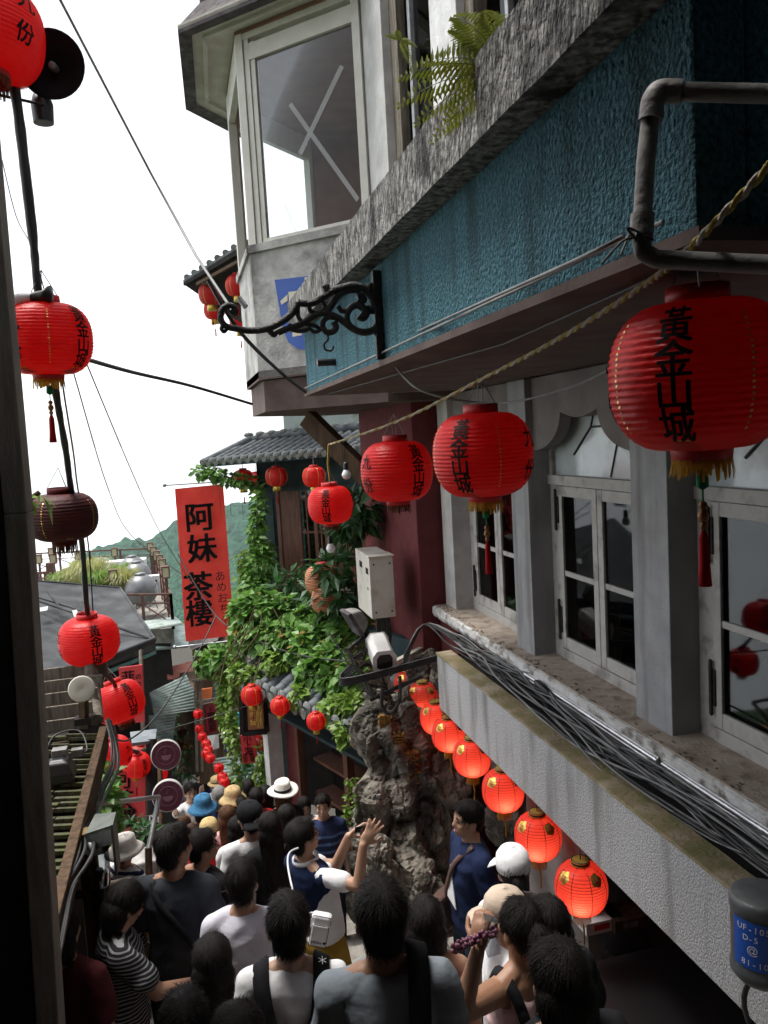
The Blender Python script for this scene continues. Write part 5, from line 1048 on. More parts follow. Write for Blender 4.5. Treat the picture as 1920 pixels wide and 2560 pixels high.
wire('soffit_wire', 'pale wire sagging under the balcony soffit', spline([U(965,880,4.9), U(1050,975,4.5), U(1240,1008,4.3), U(1420,970,3.6), U(1560,905,3.0)], 6), .007, m_cable); wire('soffit_wire', 'dark wire along the balcony soffit', [U(820,985,7.0), U(1260,860,3.5), U(1620,700,2.2)], .006, m_cableblk)
tagw = wire('frayed_wire', 'blue black wire along the teal balcony to the drain pipe', spline([U(985,855,4.55), U(1250,735,2.8), U(1440,650,2.0), U(1560,590,1.82)], 6), .006, m_cable)
b = MB()
for i in range(4): a = U(1590, 590+i*4, 1.77); b.tube(spline([a, a+V((random.uniform(-.05, .02), random.uniform(-.03, .03), random.uniform(-.04, .05))), a+V((random.uniform(-.09, .05), 0, random.uniform(-.06, .07)))], 3), .003, 4)
tag(b.build('wire_tangle', m_cableblk), 'tangle of dark wires tied to the drain pipe', 'wires')
# cable bundle lying in the trough
rs = random.Random(8); cb = thing('cable_bundle', 'many grey cables lying behind the concrete beam', 'cables', (2.5, 4, -2.2))
for i in range(17):
    x0 = rs.uniform(2.45, 2.62); P = []
    for k in range(14):
        y = 1.5+k*.47; P.append(V((x0+rs.gauss(0, .022)+.05*math.sin(k*.6+i*.2), y, -2.12+rs.uniform(-.02, .05)+(.03 if i > 9 else 0)-.05*math.sin(k*.9+i))))
    P.append(V((2.40, 8.1, -2.05))); P.append(U(1010, 1640+i*2, 8.1)); MB().tube(spline(P, 4), rs.choice((.006, .007, .009)), 5).build('cable', m_cable if i % 4 else m_cableblk, cb)
tag(MB().lathe([(.008, -.14), (.03, -.11), (.034, .08), (.012, .14)], 10, (2.60, 5.6, -2.03), True, (V((1, 0, 0)), V((0, 0, 1)), V((0, 1, .1)))).build('cable_joint', m_blkplast), 'black cable joint among the cables behind the beam', 'joint')
# left cable bundle
lc = thing('cable_bundle', 'thick bundle of black and grey cables falling from the shed corner', 'cables', U(200, 2200, 4))
for i in range(8):
    o = V((rs.gauss(0, .03), rs.gauss(0, .05), 0)); P = [U(270,1800,5.9)+o*.5, U(285,1860,5.8)+o*.6, U(283,1920,5.6)+o, U(245,2000,5.2)+o, U(215,2060,4.6)+o*1.5, U(190+i*3,2120,4.2)+o*2, U(168,2210,3.9)+o, U(150,2300,3.6)+o*.8, U(120,2430,3.3)+o, U(90,2560,3.1)+o, U(85,2700,3.0)+o]
    MB().tube(spline(P, 6), rs.choice((.006, .008, .010)), 6).build('cable', m_cableblk if i % 5 else m_cable, lc)
# right canister with blue label
cn = thing('canister', 'grey cylindrical junction canister with a blue numbered label at the beam end', 'junction box', UX(1900, 2440, 2.12)); cp = UX(1905, 2330, 2.16); r_ = .125
MB().lathe([(0, .17), (r_*.9, .17), (r_, .155), (r_, .12), (r_*.96, .11), (r_*.96, -.12), (r_, -.13), (r_, -.16), (r_*.8, -.19), (0, -.19)], 32, cp).build('can', M('grey canister', (.055,.06,.065), (.09,.095,.10), 6, .45, .1, 40), cn)
fa = math.atan2(-cp.y, -cp.x); b = MB(); vs = []
for k in range(13):
    a = fa-1.0+k*.13; vs += [cp+V((math.cos(a)*r_*.975, math.sin(a)*r_*.975, -.10)), cp+V((math.cos(a)*r_*.975, math.sin(a)*r_*.975, .10))]
b.add(vs, [(2*k, 2*k+2, 2*k+3, 2*k+1) for k in range(12)], True); b.build('label', m_bluesign, cn)
def cyl_text(mb, s, z, size, a0):
    x = a0
    for ch in s:
        vs, fs = glyph(ch, 0); mb.add([cp+V((math.cos(x+u*size/r_)*(r_*.985), math.sin(x+u*size/r_)*(r_*.985), z+v*size)) for u, v in vs], fs); x += size*.62/r_
b = MB(); cyl_text(b, 'UF-1050', .06, .036, fa-.72); cyl_text(b, 'D-5', .02, .034, fa-.52); cyl_text(b, '81-100', -.085, .036, fa-.60); cyl_text(b, '@', -.03, .045, fa-.3); b.build('lettering', m_white, cn)
wire('canister_cable', 'black cable hanging from the grey canister', spline([cp+V((-.04, 0, -.17)), cp+V((-.05, .05, -.35)), cp+V((0, -.05, -.6)), cp+V((.1, -.1, -.9))], 5), .012, m_cableblk)
# ================================================================ ELECTRICAL BOX, CCTV, FLOODLIGHT at the pillar
eb = thing('electrical_box', 'cream steel electrical box mounted on the dark red pillar', 'electrical box', U(925, 1530, 8.7))
bx0 = V((2.08, 8.62, 0)); zt, zb = U(930, 1400, 8.75).z, U(930, 1560, 8.75).z
bl_ = UY(922, 1400, 8.6).x; br_ = UY(982, 1400, 8.6).x
MB().box((bl_, 8.6, zb), (br_, 8.85, zt)).build('front_case', m_cream, eb, bev=.006); MB().box((bl_+.01, 8.87, zb-.01), (br_, 9.35, zt+.015)).build('rear_case', m_cream, eb, bev=.006); MB().box((bl_-.012, 8.585, zt), (br_+.012, 8.87, zt+.015)).build('lid', m_cream, eb, bev=.003)
b = MB()
for zz in (zt-.08, zb+.07):
    for xx in (bl_+.05, br_-.04): b.ell((xx, 8.598, zz), (.011, .006, .011), 8, 6)
b.ell((bl_-.002, 8.72, (zt+zb)/2-.02), (.006, .014, .02), 8, 6); b.build('screw', m_dark, eb)
b = MB(); b.box((bl_-.004, 8.66, zt-.2), (bl_-.001, 8.78, zt-.13)); b.box((bl_+.006, 9.0, zt-.17), (bl_+.009, 9.14, zt-.10)); b.build('name_plate', m_dark, eb)
b = MB()
for i in range(6): b.tube(spline([(bl_+.08+i*.03, 8.72+i*.02, zb), (bl_+.09+i*.03, 8.75, zb-.2), (bl_+.1+i*.025, 8.8, zb-.45)], 4), .014, 6)
b.build('conduit', m_cableblk, eb)
cc_ = thing('security_camera', 'white security camera housing on a bracket below the electrical box', 'camera', U(965, 1700, 8.0)); c0 = U(962, 1650, 7.9); fd = (V((-.05, -1, -.28))).normalized(); fr_x = fd.cross(V((0, 0, 1))).normalized(); fu = fr_x.cross(fd)
sec = [(-.11,-.10),(-.11,.03),(-.07,.09),(.07,.09),(.11,.03),(.11,-.10),(.07,-.13),(-.07,-.13)]
MB().slab([c0+fr_x*a+fu*e for a, e in sec], -fd*.38).build('housing', m_camw, cc_, bev=.012); MB().slab([c0+fd*.004+fr_x*a*.72+fu*(e*.72-.005) for a, e in sec], -fd*.003).build('window', m_blkplast, cc_)
b = MB(); b.bar(c0-fd*.2-fu*.14, c0-fd*.2-fu*.26, .05); b.bar(c0-fd*.2-fu*.24, V((2.5, 8.6, c0.z-.25)), .06, .05); b.build('bracket', m_cream, cc_)
b = MB()
for i in range(5): b.tube(spline([c0-fd*.36+fr_x*(.05+i*.01), c0-fd*.3+fr_x*.18-fu*(.1+i*.03), c0+fr_x*.42-fu*(.16+i*.02), U(1100, 1637+i*3, 7.9)], 6), .010, 5)
b.build('lead', m_cableblk, cc_)
f3 = thing('floodlight', 'weathered grey floodlight tilted to the left below the electrical box', 'floodlight', U(880, 1570, 8.4)); c0 = U(878, 1558, 8.3); fd = (CR*-.75+V((0, 0, -.5))-CF*.3).normalized(); fx = fd.cross(V((0, 0, 1))).normalized(); fy = fx.cross(fd)
MB().lathe([(.19, 0), (.19, .03), (.15, .10), (.10, .15), (0, .15)], 4, c0, False, ((fx+fy).normalized(), (fy-fx).normalized(), -fd)).build('housing', m_pvc, f3, bev=.02); MB().lathe([(.20, -.01), (.205, .01), (.2, .03)], 4, c0, False, ((fx+fy).normalized(), (fy-fx).normalized(), -fd)).build('rim', m_fascia, f3, bev=.008)
MB().bar(c0-fd*.12, U(960, 1720, 8.2), .04, .05).build('arm', m_blackiron, f3)
# leaning iron lattice below
la = thing('iron_lattice', 'rusty black iron lattice frame below the security camera', 'lattice', U(930, 1720, 8.2))
A, B, C_, D = U(868,1625,8.1), U(912,1590,8.3), U(985,1770,8.0), U(938,1745,7.9)
b = MB(); b.bar(A, D, .03); b.bar(B, C_, .03); b.build('side_bar', m_blackiron, la)
for i in range(6): p, q = A.lerp(D, i/5.5), B.lerp(C_, i/5.5); MB().bar(p, q, .035).build('cross_bar', m_blackiron, la)
b = MB(); b.bar(U(925,1750,7.9), U(1055,1690,7.9), .035); b.tube(spline([U(957,1720,7.85), U(955,1765,7.85), U(975,1785,7.85), U(998,1750,7.85), U(1000,1690,7.9)], 5), .018, 6); b.tube(spline([U(825,1585,8.2), U(860,1640,8.1), U(885,1690,8.0), U(930,1740,7.9), U(990,1730,7.9)], 5), .009, 5); b.build('brace', m_blackiron, la)
rs2 = random.Random(6); b = MB()
for i in range(160):
    t, s = rs2.random(), rs2.random(); p = A.lerp(D, t).lerp(B.lerp(C_, t), s); d = V((rs2.gauss(0, 1), rs2.gauss(0, 1), rs2.gauss(0, .6))).normalized()*rs2.uniform(.03, .08); b.tube([p-d, p+d], .004, 4)
stuff(b.build('dry_twigs', m_stem, la))
# ================================================================ LOUDSPEAKER
ls = thing('loudspeaker', 'black horn loudspeaker fixed to the line at the top left', 'loudspeaker', U(110, 260, 4.4)); c0 = U(132, 165, 4.45); ax_ = (CF*-.93+CR*.10+CU*-.22).normalized(); e1 = ax_.cross(CU).normalized(); e2 = e1.cross(ax_)
MB().lathe([(.035, -.26), (.05, -.22), (.06, -.12), (.09, -.05), (.15, .01), (.178, .03), (.182, .035), (.17, .03), (.12, .0), (.05, -.06), (0, -.07)], 32, c0, True, (e1, e2, ax_)).build('horn', M('matt black horn', (.012,.012,.014), rough=.9), ls)
MB().lathe([(0, .0), (.02, 0), (.022, -.02), (.02, -.08)], 12, c0+ax_*.02, True, (e1, e2, ax_)).build('phase_plug', m_pvc, ls); MB().lathe([(.055, -.1), (.06, .0), (.045, .05), (0, .06)], 14, U(105, 262, 4.5), True).build('driver', m_blkplast, ls); MB().tube([U(-10,236,4.35), U(110,262,4.45)], .008, 6).build('bracket', m_blackiron, ls)
# ================================================================ BANNERS AND SIGNS
m_ban = M('red banner cloth', (.62,.045,.035), (.70,.07,.05), 3, .75, .25, 12, trans=.3, bd=.03); m_redsign = M('red sign board', (.52,.022,.03), (.58,.035,.04), 4, .55); m_maroon = M('maroon sign board', (.22,.02,.035), (.28,.03,.045), 5, .6)
bn = thing('banner', 'tall red cloth banner with four black brush characters on poles', 'banner', U(512, 1600, 13.8)); dB = 13.8
b = MB(); nx, ny = 8, 26; TL, TR, BR, BL = U(437,1222,dB), U(558,1210,dB), U(586,1588,dB), U(465,1604,dB)
for j in range(ny+1):
    for i in range(nx+1):
        p = TL.lerp(TR, i/nx).lerp(BL.lerp(BR, i/nx), j/ny); p += CF*(.02*noise.noise(V((i*.5, j*.35, 0)))+.015*math.sin(i*1.1+j*.2)*(j/ny)); b.v.append(tuple(p))
for j in range(ny):
    for i in range(nx): b.f.append((j*(nx+1)+i, j*(nx+1)+i+1, (j+1)*(nx+1)+i+1, (j+1)*(nx+1)+i)); b.sm.append(True)
b.build('cloth', m_ban, bn)
for y0, y1, x0, x1, dx in ((1213, 1203, 411, 570, 0), (1618, 1600, 437, 600, 0)):
    a, c_ = U(x0, y0, dB+.0), U(x1, y1, dB); q = MB(); q.tube([a, c_], .014, 8); q.ell(a, (.035, .035, .035), 10, 8); q.build('pole', m_steel, bn)
bxv = (TR-TL).normalized(); byv = (TL-BL).normalized()
for ch, x, y, s in (('阿', 500, 1293, .52), ('妹', 505, 1370, .52), ('茶', 496, 1465, .52), ('樓', 498, 1532, .48)):
    b = MB(); lettering(b, ch, U(x, y, dB-.09), bxv, byv, s, bold=.026, lift=0); b.build('character', m_ink, bn)
b = MB()
for i, ch in enumerate('あめおちゃ'): lettering(b, ch, U(550+i*3.4, 1440+i*27, dB-.09), bxv, byv, .19, bold=.004, lift=0)
b.build('small_lettering', m_ink, bn)
def sign(name, label, quad, d, mat, chars, off=0.0, frame=None, th=.05, cmat=None):
    Pq = [U(x, y, d) for x, y in quad]; t = thing(name, label, 'sign', Pq[3]); MB().slab(Pq, CF*th).build('board', mat, t)
    ux = (Pq[1]-Pq[0]).normalized(); uy = (Pq[0]-Pq[3]).normalized()
    if frame:
        for i in range(4): MB().bar(Pq[i], Pq[(i+1) % 4], frame[0], th*1.3, CF).build('frame', frame[1], t)
    b = MB()
    for ch, x, y, s in chars: lettering(b, ch, U(x, y, d-.02), ux, uy, s, bold=.0 if cmat else .016, lift=.0)
    if chars: b.build('lettering', cmat or m_ink, t)
    return t
sign('shop_sign', 'red sign with black shop name hanging below the dark gold board', [(601,1840),(637,1836),(644,1905),(607,1910)], 11.6, m_redsign, [('小',618,1848,.12),('上',620,1863,.12),('海',622,1878,.13),('甜',613,1890,.075),('茶',614,1901,.07),('飯',629,1888,.075),('樓',631,1899,.075)])
dsg = sign('shop_sign', 'dark framed sign with gold writing on wood behind the small lantern', [(603,1738),(663,1735),(668,1829),(606,1835)], 11.3, m_dark, [], 0, (.06, m_dark))
sgp = sign('inner_panel', 'x', [(618,1760),(658,1757),(660,1822),(621,1825)], 11.2, M('brown striped panel', (.20,.07,.03), (.36,.16,.07), 30, .6, stretch=(6,6,.2)), [('永',645,1768,.12),('鮮',648,1785,.10),('味',649,1800,.10),('坊',650,1813,.09),('魚',630,1786,.09),('麵',632,1806,.09)], cmat=m_goldflat)
for ch in kids(sgp): ch.parent = dsg; ch.location = sgp.location-dsg.location; ch.name = 'panel_'+ch.name
bpy.data.objects.remove(sgp)
sign('shop_sign', 'maroon framed upright sign with faint characters left of the hanging vines', [(509,1762),(543,1755),(546,1832),(513,1837)], 13, m_maroon, [('上',526,1775,.13),('明',528,1790,.13),('照',529,1805,.13),('相',530,1820,.12)], frame=(.03, m_wood))
sign('shop_sign', 'purple blue square sign with white writing under a pale awning', [(557,1845),(585,1838),(588,1875),(560,1880)], 13.6, M('violet sign', (.05,.035,.20), rough=.6), [('つ',563,1852,.07),('と',572,1850,.07),('心',570,1860,.07)], cmat=m_white)
sign('small_awning', 'white awning above the violet sign', [(553,1836),(602,1822),(604,1834),(556,1846)], 13.5, m_white, [], th=.3)
sign('street_sign', 'red sign with white edged characters behind the tilted lantern', [(297,1670),(355,1662),(361,1805),(303,1810)], 12.6, m_redsign, [('菲',320,1693,.22),('紅',322,1725,.2),('茶',325,1760,.2),('の',346,1692,.1),('店',346,1712,.1),('う',349,1780,.1)])
sign('street_sign', 'red tea sign with black characters standing behind the handrail', [(270,1930),(362,1925),(364,2075),(272,2088)], 9.8, m_redsign, [('阿',305,1948,.26),('茶',308,2000,.27),('樓',315,2045,.27)])
sign('shop_sign', 'red strip sign with black writing at the foot of the creeper', [(588,1535),(625,1530),(640,1550),(590,1562)], 13.5, m_redsign, [('小',598,1548,.12)])
tag(MB().box(U(625, 1560, 12.5), U(625, 1560, 12.5)+V((.5, .3, -.03))).build('shelf_board', m_wood), 'thin shelf board below the red strip sign', 'board')
m_plum = M('plum round sign', (.075,.012,.03), (.10,.018,.04), 4, .5); m_plumln = M('pale pink print', (.22,.12,.14), rough=.6)
for x, y, d, lab in ((415,1888,9.2,'upper round plum sign with a cup emblem in a white drum'),(420,1990,8.8,'lower round plum sign with a cup emblem in a white drum')):
    p = U(x, y, d); t = thing('round_sign', lab, 'sign', p-V((0, 0, .2)), 0, 'round cup signs'); fd = (CF*-1+CR*.25+CU*.15).normalized(); e1 = fd.cross(V((0, 0, 1))).normalized(); e2 = e1.cross(fd); R0 = .165
    MB().lathe([(0, -.10), (R0*1.02, -.10), (R0*1.04, -.06), (R0*1.03, 0), (R0*.97, .006), (0, .006)], 36, p, True, (e1, e2, fd)).build('drum', m_wgrey, t); MB().lathe([(0, .008), (R0*.97, .008), (R0*.97, .012), (0, .012)], 36, p, False, (e1, e2, fd)).build('disc', m_plum, t)
    b = MB()
    for rr_ in (.62, .60): pass
    b.tube([p+fd*.014+e1*(R0*.62*math.cos(k*.2618))+e2*(R0*.62*math.sin(k*.2618)) for k in range(25)], .003, 4); b.slab([p+fd*.012-e1*a+e2*e for a, e in ((-.055,.0),(.055,.0),(.045,-.035),(.015,-.055),(-.015,-.055),(-.045,-.035))], fd*.004)
    b.tube(spline([p+fd*.014+e1*.0+e2*.02, p+fd*.014+e1*.015+e2*.04, p+fd*.014-e1*.01+e2*.06, p+fd*.014+e1*.01+e2*.08], 4), .003, 4)
    for k in range(7): a = math.pi*.5+(k-3)*.36; lettering(b, '咖', p+fd*.012+e1*(-R0*.8*math.cos(a))+e2*(R0*.8*math.sin(a)), e1*-1, e2, .04, bold=.0, lift=0)
    b.build('emblem', m_plumln, t)
tag(MB().tube([U(398, 1850, 9.8), U(404, 2110, 9.2)], .03, 6).build('sign_post', m_wood), 'dark post carrying the round cup signs', 'post')
tag(MB().slab([U(325,1830,10),U(392,1822,10.3),U(388,1850,9.9),U(330,1858,9.6)], (0, 0, -.04)).build('lamp_cover', M('blue grey plastic', (.16,.19,.21), (.24,.27,.29), 6, .5)), 'blue grey plastic cover tied with wires above the faded lanterns', 'cover')
tag(MB().tube([U(378, 1850, 9.9), U(382, 2100, 9.4)], .07, 6).build('dark_post', m_dark), 'dark post behind the red tea sign', 'post')
# shop counter at the lower right
sc = thing('shop_counter', 'dark shop counter with boxed goods below the nearest lit lantern', 'counter', (2.45, 4, -4.2))
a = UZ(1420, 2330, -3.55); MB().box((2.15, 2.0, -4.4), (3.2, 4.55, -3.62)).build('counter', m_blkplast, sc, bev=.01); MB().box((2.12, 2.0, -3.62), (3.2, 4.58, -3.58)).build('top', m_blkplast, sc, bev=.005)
for i, (x, y, lab) in enumerate(((1500, 2290, 'white printed carton on the counter below the nearest lantern'), (1570, 2285, 'brown tray on the counter right of the white carton'))):
    p = UZ(x, y+20, -3.57); t = thing('carton' if i == 0 else 'tray', lab, 'box', p); MB().box(p-V((.16, .10, 0)), p+V((.14, .12, .09))).build('box', m_camw if i == 0 else m_wood, t, bev=.004); MB().box(p+V((-.10, -.104, .03)), p+V((.02, -.101, .07))).build('print', m_ban if i == 0 else m_oldwood, t)
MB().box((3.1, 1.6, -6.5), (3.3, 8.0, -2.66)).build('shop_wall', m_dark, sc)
wl = thing('wall_panel', 'grey plaster wall end behind the lit lanterns', 'wall', (2.6, 5, -4)); MB().box((2.55, 4.9, -5), (2.65, 5.9, -2.72)).build('panel', m_plast, wl)
# ================================================================ PEOPLE
def cloth(name, c, c2=None, rough=.85, stripe=None, sc=5, bump=.42):
    c2 = c2 or tuple(min(1, v*1.25+.004) for v in c); m = M(name, c, c2, sc, rough, bump, 5.5, bd=.05)
    n = m.node_tree.nodes; l = m.node_tree.links; p = n['Principled BSDF']; p.inputs['Sheen Weight'].default_value = .0
    if stripe:
        col, freq, duty, lo_, hi_ = stripe; tc = n.new('ShaderNodeTexCoord'); sp = n.new('ShaderNodeSeparateXYZ'); l.new(tc.outputs['Object'], sp.inputs[0])
        nz = n.new('ShaderNodeTexNoise'); nz.inputs['Scale'].default_value = 5; l.new(tc.outputs['Object'], nz.inputs[0])
        ad = n.new('ShaderNodeMath'); ad.operation = 'MULTIPLY_ADD'; ad.inputs[1].default_value = .03; l.new(nz.outputs[0], ad.inputs[0]); l.new(sp.outputs['Z'], ad.inputs[2])
        mu = n.new('ShaderNodeMath'); mu.operation = 'MULTIPLY'; mu.inputs[1].default_value = freq; l.new(ad.outputs[0], mu.inputs[0]); fr = n.new('ShaderNodeMath'); fr.operation = 'FRACT'; l.new(mu.outputs[0], fr.inputs[0])
        ls_ = n.new('ShaderNodeMath'); ls_.operation = 'LESS_THAN'; ls_.inputs[1].default_value = duty; l.new(fr.outputs[0], ls_.inputs[0])
        g1 = n.new('ShaderNodeMath'); g1.operation = 'GREATER_THAN'; g1.inputs[1].default_value = lo_; l.new(sp.outputs['Z'], g1.inputs[0]); g2 = n.new('ShaderNodeMath'); g2.operation = 'LESS_THAN'; g2.inputs[1].default_value = hi_; l.new(sp.outputs['Z'], g2.inputs[0])
        m1 = n.new('ShaderNodeMath'); m1.operation = 'MULTIPLY'; l.new(ls_.outputs[0], m1.inputs[0]); l.new(g1.outputs[0], m1.inputs[1]); m2 = n.new('ShaderNodeMath'); m2.operation = 'MULTIPLY'; l.new(m1.outputs[0], m2.inputs[0]); l.new(g2.outputs[0], m2.inputs[1])
        mx = n.new('ShaderNodeMix'); mx.data_type = 'RGBA'; mx.inputs['B'].default_value = (*col, 1); src = p.inputs['Base Color'].links[0].from_socket; l.new(m2.outputs[0], mx.inputs['Factor']); l.new(src, mx.inputs['A']); l.new(mx.outputs['Result'], p.inputs['Base Color'])
    return m
def skinm(name, c): 
    m = M(name, c, tuple(v*1.12 for v in c), 7, .5, .08, 60); m.node_tree.nodes['Principled BSDF'].inputs['Subsurface Weight'].default_value = .12; m.node_tree.nodes['Principled BSDF'].inputs['Subsurface Radius'].default_value = (.01, .004, .002); return m
sk1 = skinm('skin', (.42,.24,.16)); sk2 = skinm('tan skin', (.34,.18,.11)); sk3 = skinm('light skin', (.50,.31,.22))
def hairm(name, c, c2): 
    m = M(name, c, c2, 30, .5, .5, 90, stretch=(3,3,.4), bd=.01, spec=.12); return m
h_blk = hairm('black hair', (.006,.005,.005), (.016,.013,.011)); h_brn = hairm('brown hair', (.06,.028,.014), (.12,.06,.03)); h_gry = hairm('grey hair', (.13,.125,.12), (.32,.31,.30))
c_wh = cloth('white cotton', (.70,.70,.71)); c_lav = cloth('lavender white cotton', (.58,.56,.64)); c_dk = cloth('charcoal cotton', (.030,.034,.042)); c_bk = cloth('black cotton', (.010,.010,.012)); c_gr = cloth('grey cotton', (.22,.25,.28)); c_nv = cloth('navy cotton', (.010,.018,.055)); c_red = cloth('red cotton', (.50,.02,.025)); c_pk = cloth('pale pink cotton', (.62,.42,.42)); c_mus = cloth('mustard trousers', (.36,.22,.035)); c_jean = cloth('dark jeans', (.02,.03,.055)); c_khk = cloth('khaki', (.25,.20,.13)); c_fl = cloth('pink floral', (.45,.14,.16), (.72,.55,.55), sc=40); c_blue = cloth('royal blue dress', (.012,.03,.30)); c_yel = cloth('yellow nylon', (.68,.55,.10)); c_brn = cloth('brown cloth', (.07,.045,.035))
c_s1 = cloth('black white fine stripes', (.022,.022,.026), stripe=((.30,.30,.31), 46, .36, .7, 1.6)); c_s2 = cloth('navy white stripes', (.66,.66,.67), stripe=((.012,.016,.06), 19, .45, .8, 1.6)); c_s3 = cloth('navy with blue bands', (.018,.028,.075), stripe=((.10,.17,.34), 13, .35, 1.05, 1.36)); c_s4 = cloth('black with dash lines', (.012,.012,.014), stripe=((.40,.38,.36), 11, .07, .9, 1.42))
m_straw = M('straw', (.42,.29,.14), (.55,.41,.22), 60, .85, .6, 90); m_blhat = M('blue straw', (.035,.13,.26), (.06,.20,.36), 50, .85, .6, 80); m_wstraw = M('white straw', (.74,.72,.66), (.82,.80,.75), 60, .8, .4, 100); m_yelhat = M('yellow knit', (.52,.38,.17), (.62,.47,.24), 50, .9, .5, 80)
m_leather = M('brown leather', (.06,.03,.025), (.10,.05,.04), 12, .5, .3, 60); m_pinkl = M('pink leather', (.45,.17,.20), (.50,.21,.24), 12, .45, .2, 60); m_wleather = M('white leather', (.72,.72,.73), (.78,.78,.79), 12, .45, .1, 60); m_phone = M('dark phone', (.015,.015,.018), rough=.2, coat=.5); m_phonew = M('white phone', (.75,.75,.76), rough=.25); m_eye = M('dark eye', (.01,.008,.007), rough=.2); m_lip = M('lips', (.30,.10,.085), rough=.5)
JOBS = []
def loft(mb, secs, n=20, sup=2.4):
    vs = []
    for z, rx, ry, yo in secs:
        for k in range(n):
            a = 2*math.pi*k/n; ca, sa = math.cos(a), math.sin(a); e = 2/sup
            vs.append((rx*math.copysign(abs(ca)**e, ca), yo+ry*math.copysign(abs(sa)**e, sa), z))
    m = len(secs); mb.add(vs, [(i*n+k, i*n+(k+1) % n, (i+1)*n+(k+1) % n, (i+1)*n+k) for i in range(m-1) for k in range(n)], True); mb.add(vs[:n], [tuple(range(n-1, -1, -1))]); mb.add(vs[-n:], [tuple(range(n))])
def hand(mb, Wp, d, nrm, curl=.5, spread=.18, side=1, k=1.0):
    d = V(d).normalized(); nrm = V(nrm); nrm = (nrm-d*nrm.dot(d)).normalized(); lat = d.cross(nrm).normalized()*side
    pc = Wp+d*.045*k; rot = Matrix((lat, nrm, d)).transposed(); mb.ell(pc, (.038*k, .016*k, .05*k), 12, 8, rot)
    for i, (o, L) in enumerate(((-.028, .062), (-.0095, .072), (.0095, .068), (.028, .052))):
        b0 = Wp+d*.082*k+lat*o*k; dd = (d+lat*o*spread*30).normalized(); p1 = b0+(dd*math.cos(curl*.5)+nrm*math.sin(curl*.5))*L*.5*k; p2 = p1+(dd*math.cos(curl*1.4)+nrm*math.sin(curl*1.4))*L*.5*k
        mb.cap(b0-dd*.015, p1, .0095*k, .0088*k, 8); mb.cap(p1, p2, .0088*k, .0075*k, 8)
    t0 = Wp+d*.03*k-lat*.03*k; t1 = t0+(d*.6-lat*.75+nrm*.35).normalized()*.038*k; mb.cap(t0, t1, .0115*k, .0105*k, 8); mb.cap(t1, t1+(d*.85-lat*.3+nrm*.4).normalized()*.032*k, .0105*k, .0085*k, 8)
def ik(S, W, l1, l2, pole):
    d = W-S; L = min(d.length, (l1+l2)*.995); d = d.normalized(); W = S+d*L; a = (l1*l1-l2*l2+L*L)/(2*L); h = math.sqrt(max(0, l1*l1-a*a)); pole = V(pole); pole = (pole-d*pole.dot(d)).normalized(); return S+d*a+pole*h, W
class Person: pass
